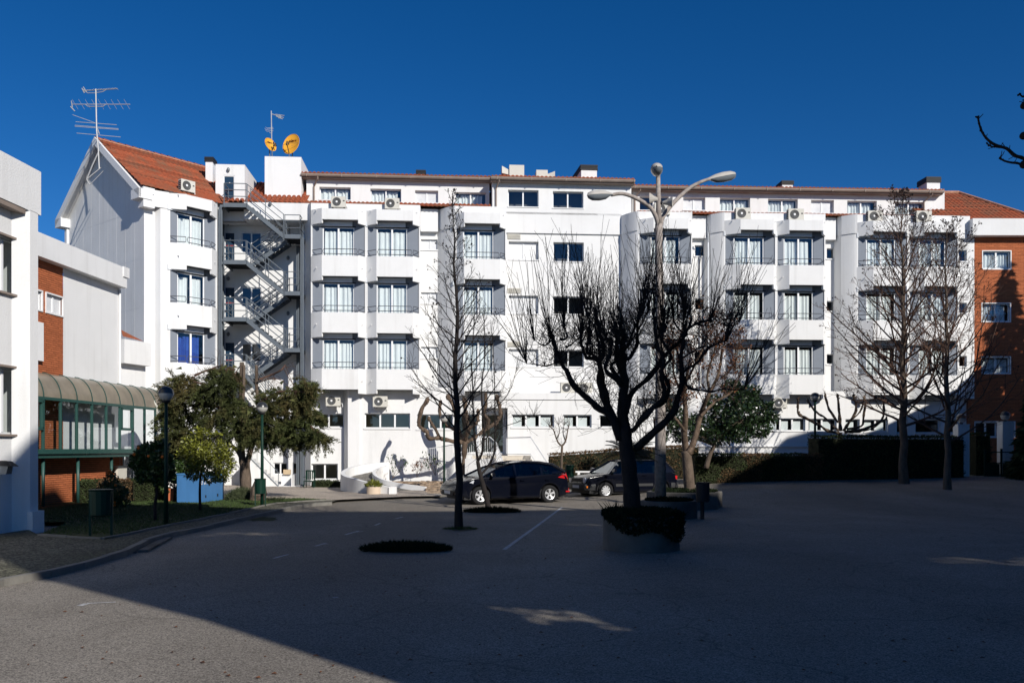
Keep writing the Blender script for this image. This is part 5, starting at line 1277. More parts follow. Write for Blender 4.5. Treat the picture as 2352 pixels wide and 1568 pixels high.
# ============================================================ tall triple lamp post
LP_ = thing('street_lamp', G(1517, 1188), 'tall concrete lamp post with three arms rising from the round planter', 'street lamp')
dl = 27.5; Q_ = lambda u, v, dd=0.0: P(u, v, dl + dd)
MB().tube([Q_(1517, 1150), Q_(1516.5, 900), Q_(1515.5, 700), Q_(1513, 560), Q_(1513.5, 515)], [.185, .155, .13, .115, .12], 16).build('pole', 'lamppost', LP_, smooth=True)
MB().tube([Q_(1513, 530, .0), Q_(1512.5, 470, -.1), Q_(1511.5, 401, -.3)], [.105, .075, .065], 12).build('pole_top', 'lamppost', LP_, smooth=True)
def bez(pts, n=10):
    out = []
    for i in range(len(pts) - 1):
        p0, p1, p2, p3 = pts[max(i - 1, 0)], pts[i], pts[i + 1], pts[min(i + 2, len(pts) - 1)]
        for k in range(n): t = k / n; out.append(.5 * ((2 * p1) + (p2 - p0) * t + (2 * p0 - 5 * p1 + 4 * p2 - p3) * t * t + (3 * p1 - p0 - 3 * p2 + p3) * t ** 3))
    out.append(pts[-1]); return out
for pts in ([Q_(1514, 530), Q_(1507, 500, -.1), Q_(1492, 475, -.2), Q_(1460, 455, -.4), Q_(1430, 445, -.5), Q_(1404, 448, -.6)], [Q_(1515, 530), Q_(1522, 500, .1), Q_(1545, 468, .2), Q_(1580, 435, .4), Q_(1608, 419, .5), Q_(1630, 411, .6)]):
    q = bez(pts, 5); MB().tube(q, [.075 - .025 * i / len(q) for i in range(len(q))], 10).build('arm', 'lamppost', LP_, smooth=True)
def lamphead(a, b, w, h):
    ax = (b - a); L_ = ax.length; ax.normalize(); side = ax.cross(V((0, 0, 1)))
    if side.length < .1: side = V((1, 0, 0))
    side.normalize(); up = side.cross(ax).normalized()
    mb = MB(); ml = MB(); st = [(0, .28), (.12, .5), (.3, .82), (.55, 1), (.8, .93), (.94, .6), (1.0, .12)]
    rt = []; rl = []
    for f, s in st:
        c = a + ax * L_ * f
        rt.append([c + side * w * s * cos(pi * k / 8) + up * h * .55 * s * sin(pi * k / 8) for k in range(9)])
    mb.grid(rt)
    for f, s in st:
        c = a + ax * L_ * f; dd = h * (.35 if f < .3 else .62) * s; rl.append([c + side * w * .96 * s * cos(pi + pi * k / 8) + up * dd * sin(pi + pi * k / 8) for k in range(9)])
    hd = mb.build('lamp_head', 'lamphead', LP_, smooth=True); ml.grid(rl); ml.build('lamp_lens', 'lens', hd, smooth=True)
lamphead(Q_(1407, 447, -.6), Q_(1349, 449, -1.0), .16, .27)
lamphead(Q_(1624, 413, .6), Q_(1690, 401, 1.0), .17, .28)
lamphead(Q_(1509, 400, -.25), Q_(1508, 382, -1.0), .19, .30)
SI = thing('loudspeaker', Q_(1519, 466, -.2), 'pair of grey horn loudspeakers on the tall lamp post', 'loudspeaker')
for s in (-1, 1):
    c = Q_(1517 + 5 * s, 458 + (s > 0) * 8, -.15); mb = MB(); rows = []
    for f, r in ((0, .05), (.5, .09), (1, .17)): rows.append([c + V((s * .28 * f, -.12 * f, 0)) + V((.25 * r * cos(2 * pi * k / 12) * 1, r * cos(2 * pi * k / 12), r * sin(2 * pi * k / 12))) for k in range(13)])
    mb.grid(rows); mb.build('horn', 'lamphead', SI)
MB().tube([Q_(1512, 445, 0), Q_(1519, 468, -.15)], .04, 6).build('bracket', 'black', SI)

# ============================================================ globe lamps, bins, chair, cabinet
def make_globe(h=3.65):
    r = thing('lamp_post', (0, 0, 0), 'x', 'lamp post')
    MB().tube([(0, 0, -.1), (0, 0, h * .5), (0, 0, h - .42)], [.06, .05, .045], 10).build('pole', 'green', r, smooth=True)
    MB().lathe((0, 0, h - .46), [(.05, 0), (.1, .03), (.11, .07), (.06, .09)], 12).build('collar', 'black', r)
    g = MB().sphere((0, 0, h - .21), .195, 18, 12, -pi / 2, 0.05).build('globe', 'globe', r, smooth=True)
    MB().sphere((0, 0, h - .21), .2, 18, 8, 0.03, pi / 2).build('globe_cap', 'globecap', r, smooth=True)
    MB().sphere((0, 0, h - .3), .05, 8, 6, sc_=(1, 1, 1.6)).build('bulb', 'trim', r)
    return r
M['globeglass'] = glassmat('clear_globe_glass', (.75, .75, .72), .22, .05)
GLB = 'green posts with half dark glass globes'
g0 = make_globe(); g0.location = G(381.5, 1205, SW); g0['label'] = 'green globe lamp post on the shaded lawn in front of the cypress, nearest the viewer'; g0['group'] = GLB
copy_thing(g0, G(602, 1161, SW), 0, 'green globe lamp post with the litter bin at its foot beside the cypress trunk', GLB)
copy_thing(g0, P(1020, 1123, 44.5), 0, 'green globe lamp post standing in the stone flower bed behind the slim bare tree', GLB, (1.03, 1.03, 1.03))
o = copy_thing(g0, P(1872, 1075, 43.5), 0, 'lamp post with flat topped globe behind the right hedge beside the pollarded tree', GLB, (1.15, 1.15, 1.02))
def make_bin():
    r = thing('litter_bin', (0, 0, 0), 'x', 'litter bin')
    mb = MB(); mb.lathe((0, 0, .42), [(.13, 0), (.17, .02), (.19, .5), (.2, .52)], 14); mb.build('bucket', 'green', r)
    mb = MB(); mb.box(-.19, -.15, -.02, .02, 0, .95); mb.box(.15, .19, -.02, .02, 0, .95); mb.build('post', 'green', r)
    mb = MB(); mb.lathe((0, 0, .93), [(.18, 0), (.2, .02), (.19, .03)], 14); mb.build('rim', 'green', r)
    return r
BG = 'dark green litter bins'
b0_ = make_bin(); b0_.location = G(600.5, 1161, SW) + V((.0, -.15, 0)); b0_['label'] = 'green litter bin at the foot of the lamp post beside the cypress trunk'; b0_['group'] = BG
b0_.rotation_euler = (0, 0, .4)
copy_thing(b0_, V((G(232, 1231, SW).x, G(232, 1231, SW).y, SW)), .2, 'dark litter bin on two legs in the shade at the front edge of the lawn', BG, (1.35, 1.35, 1.12))
copy_thing(b0_, P(1308, 1118, 38.5), 0, 'green litter bin between the two parked dark cars', BG)
# bin on one post by the round planter
BN = thing('litter_bin', G(1615, 1188), 'black cylindrical litter bin on a short post beside the lamp post planter', 'litter bin')
c = G(1614, 1192); zz1 = EYE + (CV - 1107) / F * c.y; zz0 = EYE + (CV - 1152) / F * c.y
MB().lathe((c.x, c.y, zz0), [(.17, 0), (.2, .02), (.205, zz1 - zz0 - .02), (.22, zz1 - zz0)], 16).build('bucket', 'black', BN); MB().tube([(c.x, c.y + .05, 0), (c.x, c.y + .05, zz0 + .1)], .06, 8).build('post', 'black', BN)
# blue cabinet
CB = thing('metal_cabinet', G(463, 1160), 'blue painted metal cabinet with white lettering at the edge of the lawn', 'cabinet')
a, b = G(463, 1158, .05), G(514, 1151, .05); FCb = Fr(a, b); hC = 1.14
MB().fbox(FCb, 0, FCb.len, 0, .95, .1, hC).build('casing', 'bluemetal', CB)
MB().fbox(FCb, -.02, FCb.len + .02, -.02, .97, hC, hC + .05).build('lid', 'bluemetal', CB)
MB().fbox(FCb, -.03, FCb.len + .03, .02, .9, 0, .1).build('base', 'black', CB)
for s in (.28, 1.3): MB().fbox(FCb, s, s + .09, -.012, 0, .28, .38).build('vent', 'black', CB)
MB().fbox(FCb, .58, .68, -.015, 0, .72, .86).build('handle', 'black', CB)
MB().fbox(FCb, .04, .78, -.006, -.001, .16, .70).build('door', 'bluemetal', CB)
mt = Matrix(((FCb.x[0], 0, -FCb.y[0], FCb(.33, -.008, .8).x), (FCb.x[1], 0, -FCb.y[1], FCb(.33, -.008, .8).y), (0, 1, 0, .86), (0, 0, 0, 1)))
text_mesh('LF SOMO', .27, 'whitelettering', CB, mt, sx=.72)
# terracotta planter box
c = G(393, 1154, .05); TP = thing('flower_pot', c, 'tapered terracotta pot on the paved edge behind the lamp post', 'pot')
MB().lathe(c, [(.16, 0), (.2, .02), (.26, .48), (.28, .5), (.28, .55), (.25, .55)], 14).build('pot', 'terracotta', TP)
# garden chair
CH = thing('garden_chair', P(710, 1114, 47), 'dark green garden chair against the white wall under the fire escape', 'chair')
c = P(711, 1114, 45.5); c.z = 0.02
mb = MB()
for x, y, h in ((-.24, -.2, .43), (.24, -.2, .43), (-.22, .22, .98), (.22, .22, .98)): mb.box(c.x + x - .02, c.x + x + .02, c.y + y - .02, c.y + y + .02, 0, h)
mb.build('leg', 'green', CH); MB().box(c.x - .26, c.x + .26, c.y - .25, c.y + .24, .42, .46).build('seat', 'green', CH)
mb = MB()
for k in range(5): mb.box(c.x - .2 + k * .09, c.x - .15 + k * .09, c.y + .21, c.y + .23, .52, .96)
mb.box(c.x - .24, c.x + .24, c.y + .2, c.y + .24, .94, 1.0); mb.build('backrest', 'green', CH)
mb = MB(); mb.box(c.x - .28, c.x - .24, c.y - .22, c.y + .22, .64, .67); mb.box(c.x + .24, c.x + .28, c.y - .22, c.y + .22, .64, .67); mb.build('armrest', 'green', CH)
# beige pot with plant
c = G(858, 1139); BP = thing('planter', c, 'round beige planter with a small leafy plant at the ramp wall', 'planter')
MB().lathe(c, [(.30, 0), (.305, .03), (.305, .42), (.27, .42), (.27, .36)], 20).build('pot', 'beigepot', BP, smooth=False)
LEAVES = []
# ============================================================ trees
def rv(r): return V((r.gauss(0, 1), r.gauss(0, 1), r.gauss(0, 1)))
def sides(r): return 9 if r > .12 else 6 if r > .04 else 4 if r > .012 else 3
def limb(mb, pts, r0, r1, knob=0, rnd=R, n=4):
    q = bez([V(p) for p in pts], n); m = len(q); rs = []
    for i in range(m):
        f = i / (m - 1); r = r0 + (r1 - r0) * f
        if knob: r *= 1 + knob * rnd.uniform(-.25, .45)
        rs.append(r)
    mb.tube(q, rs, sides(max(r0, r1))); return q
def grow(mb, p, d, L_, r, dep, rnd, o, tips):
    n = max(2, int(L_ / o.get('seg', .3))); n = min(n, 9); path = [p.copy()]; rs = [r]; d = d.normalized()
    for i in range(n):
        d = (d + rv(rnd) * o.get('jit', .12) + V((0, 0, o.get('up', .06)))).normalized(); p = p + d * (L_ / n); path.append(p.copy()); rs.append(max(r * (1 - .72 * (i + 1) / n), o.get('rmin', .004)))
    mb.tube(path, rs, sides(r), False)
    if dep <= 0: tips.append((path[-1], d)); return
    k = o['n'][dep - 1]; k = max(1, int(k * rnd.uniform(.7, 1.3)))
    for j in range(k):
        f = o.get('st', .2) + (1 - o.get('st', .2)) * (j + rnd.random() * .9) / k; i = min(n - 1, int(f * n)); q = path[i].lerp(path[i + 1], f * n - i if i < n - 1 else .5)
        t = (path[i + 1] - path[i]).normalized(); ax = t.orthogonal().normalized(); ax.rotate(Matrix.Rotation(rnd.uniform(0, 2 * pi), 3, t)); a = radians(rnd.uniform(*o.get('ang', (28, 55))))
        cd = t * cos(a) + ax * sin(a)
        grow(mb, q, cd, L_ * o.get('ratio', .5) * (1.15 - .6 * f) * rnd.uniform(.7, 1.2), rs[i] * o.get('rr', .5), dep - 1, rnd, o, tips)
    tips.append((path[-1], d))
def leader(name, label, cat, base, top, r0, first, width, nb, m, seed, dep=3, o=None, pods=0, group=None, asc=(62, 30), podm='darkbark', bm=None):
    rnd = random.Random(seed); root = thing(name, base, label, cat, group); base, top = V(base), V(top); H = (top - base).length; tips = []
    oo = dict(seg=.35, jit=.10, up=.10, n=[5, 6, 6], st=.15, ang=(25, 50), ratio=.48, rr=.5, rmin=.005); oo.update(o or {})
    n = 14; path = [base - V((0, 0, .1))]; rs = [r0 * 1.25]
    for i in range(1, n + 1): f = i / n; path.append(base.lerp(top, f) + V((rnd.uniform(-1, 1), rnd.uniform(-1, 1), 0)) * .05 * H / 9); rs.append(max(r0 * (1 - f) ** .85, .012))
    mb = MB(); mb.tube(path, rs, 12, False); mb.build('trunk', m, root, smooth=True)
    br = MB(); g = 0
    for j in range(nb):
        f = first + (1 - first) * ((j + .5) / nb) ** .9; i = min(n - 1, int(f * n)); q = path[i].lerp(path[i + 1], f * n - i)
        az = j * 2.4 + rnd.uniform(-.4, .4); a = radians(asc[0] + (asc[1] - asc[0]) * (f - first) / (1 - first) + rnd.uniform(-6, 6)); w = width((f - first) / (1 - first)) * rnd.uniform(.75, 1.15)
        d = V((cos(az) * sin(a), sin(az) * sin(a), cos(a))); grow(br, q, d, w, max(rs[i] * .38, .012), dep - 1, rnd, oo, tips)
    br.build('branches', bm or m, root)
    if pods:
        pm = MB()
        for _ in range(pods):
            p, d = rnd.choice(tips); s = rnd.uniform(.018, .034) * (base.y / 30) ** .5; c = p - V((0, 0, s))
            pm.add([c + V((s, 0, 0)), c + V((0, s, 0)), c - V((s, 0, 0)), c - V((0, s, 0)), c + V((0, 0, s * 1.2)), c - V((0, 0, s * 1.2))], [(0, 1, 4), (1, 2, 4), (2, 3, 4), (3, 0, 4), (1, 0, 5), (2, 1, 5), (3, 2, 5), (0, 3, 5)])
        stuff(pm.build('seed_balls', podm, root))
    return root, tips
leader('bare_tree', 'slim young bare tree standing alone in the asphalt left of the cars', 'tree', G(1054, 1214), P(1043, 445, 23.3), .105, .27, lambda f: 1.95 * (1 - f) ** 1.15 + .28, 62, 'darkbark', 11, 3, dict(n=[4, 5], rmin=.004, up=.13), 120, asc=(58, 30))
leader('bare_tree', 'large bare tree with thick trunk at the right, left one of the near pair', 'tree', V(((2077 - CU) / F * 41, 41, gz(18.1, 41))), P(2070, 455, 41.2), .20, .19, lambda f: 4.3 * (1 - f) ** .75 + .6, 74, 'bark', 21, 3, dict(seg=.5, n=[6, 8], rmin=.0065, up=.08, ratio=.42), 1100, asc=(66, 28), bm='reedbark')
leader('bare_tree', 'bare tree nearest the brick building, right one of the pair', 'tree', V(((2176 - CU) / F * 38, 38, gz(18.6, 38))), P(2172, 530, 38.2), .155, .17, lambda f: 4.3 * (1 - f) ** .7 + .5, 56, 'bark', 33, 3, dict(seg=.5, n=[5, 8], rmin=.007, up=.10, ratio=.42), 350, asc=(66, 30), bm='reedbark')

def handtree(name, label, d0, limbs, m, seed, knob=0, shoots=None, twigs=None, cat='tree', extra=None, base=None):
    """limbs: list of (points (u, v, depth offset), r0, r1); every end can carry shoots"""
    rnd = random.Random(seed); root = thing(name, base or P(limbs[0][0][0][0], limbs[0][0][0][1], d0), label, cat); tips = []
    tr = MB(); br = MB(); ends = []; mids = []
    for i, (pts, r0, r1) in enumerate(limbs):
        q = limb(tr if i == 0 else br, [P(p[0], p[1], d0 + (p[2] if len(p) > 2 else 0)) for p in pts], r0, r1, knob, rnd); ends.append((q[-1], (q[-1] - q[-3]).normalized(), r1)); mids.append((q, r0, r1))
    if knob > .5:
        for (p, d, r) in ends[1:]: br.sphere(p, r * 1.35, 8, 6, sc_=(1, 1, 1.5))
        for (q, r0, r1) in mids[1:]:
            for _ in range(len(q)): i = rnd.randint(1, len(q) - 1); br.sphere(q[i] + rv(rnd) * r1 * .5, r1 * rnd.uniform(.5, .9), 7, 5)
        br.v = [tuple(V(p) + noise.noise_vector(V(p) * 7) * .045) for p in br.v]
    if .05 < knob <= .5:
        amp = .035 if knob > .2 else .012
        for (p, d, r) in ends[1:]:
            for _ in range(3): br.sphere(p + rv(rnd) * r * .8, r * rnd.uniform(.9, 1.5), 6, 4)
        for (q, r0, r1) in mids[1:]:
            for _ in range(len(q) // 2): i = rnd.randint(1, len(q) - 1); br.sphere(q[i] + rv(rnd) * r1 * .4, (r0 * .35 + r1 * .65) * rnd.uniform(.8, 1.25), 6, 4)
        br.v = [tuple(V(p) + noise.noise_vector(V(p) * 3.5) * amp * 1.4 + noise.noise_vector(V(p) * 11) * amp * .5) for p in br.v]
        tr.v = [tuple(V(p) + noise.noise_vector(V(p) * 5) * amp) for p in tr.v]
    tr.build('trunk', m, root, smooth=True); br.build('limbs', m, root, smooth=True)
    tw = MB()
    if shoots:
        for (p, d, r) in ends[1:]:
            for k in range(rnd.randint(*shoots['n'])):
                dd = (V((rnd.gauss(0, shoots['spread']), rnd.gauss(0, shoots['spread']), 1)) + d * .35).normalized(); grow(tw, p + rv(rnd) * r * .5, dd, rnd.uniform(*shoots['L']), shoots['r'], 1 if rnd.random() < shoots.get('br', .3) else 0, rnd, dict(seg=.3, jit=.05, up=.05, n=[3], rmin=.004, ratio=.4, rr=.6, ang=(15, 35)), tips)
    if twigs:
        for (q, r0, r1) in mids[1:]:
            for k in range(int(len(q) * twigs['dens'])):
                i = rnd.randint(1, len(q) - 1); d = (rv(rnd) + V((0, 0, twigs.get('up', .8)))).normalized(); grow(tw, q[i], d, rnd.uniform(*twigs['L']), twigs['r'], twigs.get('dep', 1), rnd, dict(seg=.2, jit=.14, up=.08, n=twigs.get('nn', [3, 4]), rmin=.0035, ratio=.5, rr=.6), tips)
    if tw.v: stuff(tw.build('twigs', twigs.get('m', m) if twigs else m, root))
    return root, tips
# big pollard in the near planter
c6 = lambda x, y, dd=0: (1254.4 + .3 * x, 509.6 + .3 * y, dd)
c5 = lambda x, y, dd=0: (1293.6 + .3 * x, 823.2 + .3 * y, dd)
L4 = [([c5(530, 1240), c5(520, 1000), c5(500, 820), c5(480, 640), c5(470, 520)], .20, .16),
      ([c5(430, 620), c5(370, 450, -.1), c5(260, 370, -.2), c5(100, 225, -.4), c5(20, 90, -.5), c6(100, 1040, -.5), c6(55, 900, -.5), c6(30, 850, -.5)], .085, .03),
      ([c6(110, 1060, -.5), c6(60, 1085, -.6), c6(-40, 1105, -.7), c6(-150, 1080, -.8)], .025, .008),
      ([c6(60, 900, -.5), c6(-20, 940, -.6), c6(-90, 905, -.7)], .025, .012),
      ([c6(100, 900, -.5), c6(150, 880, -.4), c6(140, 790, -.4)], .03, .02),
      ([c6(150, 960, -.4), c6(215, 920, -.3), c6(270, 880, -.3), c6(275, 830, -.3)], .03, .022),
      ([c5(460, 560), c6(450, 1400, .2), c6(410, 1180, .3), c6(390, 1060, .3), c6(305, 1035, .35), c6(275, 960, .4), c6(270, 880, .4)], .075, .028),
      ([c6(400, 1080, .3), c6(440, 960, .3), c6(415, 850, .3), c6(380, 745, .3)], .05, .035),
      ([c6(330, 1030, .3), c6(355, 960, .3), c6(340, 880, .4)], .03, .02),
      ([c5(490, 600), c6(590, 1420, 0), c6(600, 1250, 0), c6(585, 1050, .1), c6(590, 900, .1), c6(575, 830, .1)], .11, .045),
      ([c6(590, 1250), c6(500, 1180, -.3), c6(455, 1120, -.4), c6(490, 1000, -.4), c6(500, 920, -.4), c6(460, 900, -.4)], .06, .03),
      ([c6(600, 1060), c6(680, 980, .3), c6(700, 850, .3), c6(700, 760, .3), c6(740, 680, .3)], .045, .025),
      ([c6(590, 980), c6(640, 900, -.2), c6(720, 700, -.2)], .035, .02),
      ([c5(560, 680), c5(700, 560, -.3), c5(860, 400, -.4), c6(1010, 1340, -.4), c6(1040, 1180, -.4), c6(1030, 1000, -.4), c6(1060, 850, -.4)], .10, .04),
      ([c5(480, 420), c6(640, 1330, .2), c6(720, 1250, .2), c6(830, 1140, .2), c6(900, 1030, .2), c6(1050, 880, .2), c6(1110, 800, .2), c6(1260, 745, .2)], .075, .03),
      ([c5(520, 560), c6(760, 1480, -.5), c6(880, 1360, -.5), c6(905, 1290, -.5), c6(870, 1180, -.5), c6(890, 1060, -.5), c6(850, 900, -.5), c6(825, 740, -.5)], .07, .028),
      ([c6(1030, 1180, -.4), c6(1100, 1265, -.5), c6(1230, 1292, -.6), c6(1400, 1280, -.7), c6(1520, 1268, -.8)], .04, .014),
      ([c6(1040, 1150, -.4), c6(1150, 1080, -.6), c6(1240, 960, -.7), c6(1380, 905, -.8)], .035, .018),
      ([c6(1035, 1050, -.4), c6(1120, 990, -.2), c6(1250, 940, .1), c6(1370, 915, .2)], .03, .015),
      ([c6(1150, 785, .2), c6(1240, 790, .4), c6(1350, 780, .5), c6(1400, 800, .6), c6(1480, 770, .7)], .018, .007),
      ([c6(900, 1030, .2), c6(880, 900, .3), c6(910, 830, .3)], .03, .02),
      ([c6(1080, 860, .1), c6(1000, 800, 0), c6(975, 720, 0)], .03, .018),
      ([c6(1100, 810, .2), c6(1110, 720, .2), c6(1060, 680, .2)], .03, .018)]
rj = random.Random(77)
for i_ in (6, 7, 9, 10, 11, 12, 15, 20, 21):
    pts_, a_, b_ = L4[i_]; du = rj.uniform(-26, 26); dd_ = rj.choice((-.55, .5)); m_ = len(pts_) - 1
    L4.append(([(p_[0] + du * k_ / m_ + rj.uniform(-5, 5) * (k_ > 0), p_[1] + rj.uniform(-10, 14) * (k_ > 0), p_[2] + dd_ * k_ / m_) for k_, p_ in enumerate(pts_)], a_ * .8, b_ * .85))
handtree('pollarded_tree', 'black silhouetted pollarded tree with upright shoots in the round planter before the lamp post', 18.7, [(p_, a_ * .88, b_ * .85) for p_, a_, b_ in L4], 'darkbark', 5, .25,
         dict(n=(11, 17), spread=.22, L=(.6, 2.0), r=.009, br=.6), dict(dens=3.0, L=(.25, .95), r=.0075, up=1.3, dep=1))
# plane pollards
L3 = [([(1064, 1112), (1066, 1050), (1068, 1014)], .17, .17),
      ([(1068, 1016), (1040, 1013, -.4), (1010, 1006, -.8), (987, 1006, -1), (979, 990, -1), (962, 976, -1), (968, 940, -1), (981, 920, -1)], .13, .12),
      ([(1010, 1006, -.8), (1000, 985, -.8), (985, 962, -.7)], .09, .10),
      ([(1068, 1016), (1094, 1003, .3), (1115, 985, .4), (1137, 973, .5), (1148, 958, .5), (1149, 940, .5), (1142, 914, .5)], .13, .13),
      ([(1115, 985, .4), (1122, 965, .2), (1112, 950, .2), (1116, 930, .2), (1115, 908, .2)], .10, .09),
      ([(1068, 1012), (1076, 985, -.5), (1073, 969, -.5), (1070, 950, -.5), (1067, 920, -.5)], .13, .13),
      ([(1068, 1012), (1055, 991, .4), (1050, 969, .5), (1040, 931, .5), (1029, 911, .5)], .11, .12),
      ([(1076, 985, -.5), (1095, 970, -.8), (1098, 945, -.9)], .09, .11),
      ([(1055, 991, .4), (1025, 975, .8), (1010, 950, .9), (1012, 925, .9)], .09, .11)]
handtree('plane_tree', 'pollarded plane tree with knotty brown clubs close to the white wall behind the slim tree', 45.7, [(p_, a_ * .78, b_ * .72) for p_, a_, b_ in L3], 'palebark', 6, .8, dict(n=(0, 2), spread=.5, L=(.15, .4), r=.015), None)
L9 = [([(1931, 1040), (1930, 1008), (1929, 993)], .24, .22),
      ([(1925, 994), (1900, 988, -.4), (1875, 972, -.8), (1841, 955, -1.1), (1833, 943, -1.2), (1833, 916, -1.2)], .13, .11),
      ([(1925, 988), (1908, 972, .4), (1891, 957, .7), (1871, 942, .9), (1855, 920, 1)], .11, .10),
      ([(1930, 988), (1928, 951, .2), (1924, 908, .2)], .13, .12), ([(1925, 970, 0), (1905, 940, .4), (1895, 908, .5)], .09, .10),
      ([(1938, 988), (1953, 965, -.4), (1966, 942, -.5), (1961, 910, -.5)], .11, .11), ([(1953, 965, -.4), (1975, 945, -.2), (1985, 912, -.2)], .08, .10),
      ([(1941, 992), (1975, 988, .3), (2005, 976, .5), (2024, 965, .6), (2030, 943, .6), (2028, 915, .6)], .13, .11),
      ([(1945, 985), (1978, 978, -.3), (1983, 955, -.3), (1988, 930, -.3)], .09, .10), ([(1975, 988, .3), (2000, 985, .6), (2035, 960, 1)], .08, .09)]
handtree('plane_tree', 'pollarded plane tree with knotty clubs rising behind the tall dark hedge', 44.3, [(p_, a_ * .6, b_ * .45) for p_, a_, b_ in L9], 'palebark', 7, .8, dict(n=(0, 3), spread=.4, L=(.2, .5), r=.016), None)
L10 = [([(1289, 1084), (1290, 1050), (1291, 1022)], .06, .05), ([(1291, 1024), (1281, 1015), (1276, 1000), (1270, 985), (1262, 978)], .045, .02), ([(1291, 1024), (1299, 1012), (1303, 995), (1306, 978)], .045, .02),
       ([(1279, 1008), (1285, 990, -.2), (1283, 975, -.2)], .03, .015), ([(1299, 1012), (1293, 995, .3), (1296, 976, .3)], .03, .015)]
handtree('small_tree', 'small flat topped bare tree with pale stem before the wide ground floor window', 41.0, L10, 'bark', 8, .2, dict(n=(9, 13), spread=.9, L=(.2, .55), r=.009, br=.8), dict(dens=.9, L=(.2, .6), r=.008))
L2 = [([(1124, 1174), (1116, 1140), (1108, 1108), (1102, 1085), (1097, 1058)], .10, .065),
      ([(1098, 1062), (1093, 1030, .1), (1089, 990, .2), (1086, 900, .3), (1084, 820, .3), (1090, 735, .3)], .045, .012),
      ([(1098, 1058), (1108, 1035, -.1), (1112, 980, -.2), (1106, 900, -.2), (1113, 820, -.2), (1112, 735, -.2)], .045, .012),
      ([(1106, 1088), (1118, 1075, .2), (1130, 1055, .3), (1136, 1028, .3), (1137, 970, .3), (1136, 880, .3), (1131, 770, .3)], .05, .011),
      ([(1090, 1005, .2), (1070, 985, .5), (1062, 955, .6)], .03, .01), ([(1113, 1010, -.2), (1145, 985, -.4), (1200, 965, -.6), (1225, 955, -.6)], .025, .007),
      ([(1110, 950, -.2), (1150, 925, .1), (1175, 890, .2), (1185, 850, .3)], .025, .007), ([(1088, 940, .3), (1060, 905, .5), (1040, 870, .5)], .025, .007)]
handtree('bare_tree', 'small leaning many stemmed bare tree growing from the low dark shrubs before the black car', 30.3, L2, 'darkbark', 9, .1, dict(n=(3, 5), spread=.3, L=(.3, .8), r=.008), dict(dens=1.6, L=(.3, 1.1), r=.009, up=1.0, dep=1))
# branch tips reaching in at the right edge
c2 = lambda x, y, dd=0: (1920.8 + .275 * x, 196 + .275 * y, dd)
LR = [([(2470, 470), (2420, 420), (2375, 380)], .045, .03),
      ([(2400, 395), c2(1568, 610), c2(1500, 585), c2(1420, 530), c2(1320, 500), c2(1260, 450), c2(1210, 370), c2(1188, 255)], .018, .008),
      ([c2(1430, 530), c2(1340, 520), c2(1290, 515), c2(1250, 483)], .009, .007),
      ([(2400, 400), c2(1560, 660), c2(1470, 640), c2(1400, 625), c2(1370, 605)], .014, .007),
      ([(2400, 250), (2365, 215), (2352, 222), c2(1535, 75)], .014, .007), ([(2380, 260), c2(1575, 180), c2(1563, 120)], .01, .005)]
rt, _ = handtree('overhanging_branch', 'dark bare twigs with round seed balls reaching in at the right edge of the sky', 8.2, LR, 'darkbark', 10, .15, None, dict(dens=.35, L=(.03, .08), r=.006, dep=0), base=P(2470, 470, 8.2))
for u, v, r in ((2351, 312, .065), (2352, 243, .06), (2352, 482, .07)): MB().sphere(P(u, v if v != 482 else 378, 8.2), r * .55, 10, 8).build('seed_ball', 'darkbark', rt)

# ---- leafy crowns
def leafcloud(mb, clumps, n, size, rnd, d0, asp=.5, droop=0.0, shell=.35, depth=None):
    tot = sum(c[2] * c[3] for c in clumps)
    for c in clumps:
        k = int(n * c[2] * c[3] / tot); cc = P(c[0], c[1], d0 + (c[4] if len(c) > 4 else 0)); s = d0 / F; rx, rz = c[2] * s, c[3] * s; ry = (depth or min(rx, rz) * 1.1)
        for _ in range(k):
            q = rv(rnd).normalized() * (shell + (1 - shell) * rnd.random()) ** .6; p = cc + V((q.x * rx, q.y * ry, q.z * rz))
            if noise.noise(p * 2.3) < -.28: continue
            a = (rv(rnd) + q * .8 + V((0, 0, -droop))).normalized(); b = a.cross(rv(rnd)).normalized(); l = size * rnd.uniform(.6, 1.3)
            mb.add([p, p + a * l * .5 + b * l * asp * .5, p + a * l, p + a * l * .5 - b * l * asp * .5], [(0, 1, 2, 3)])
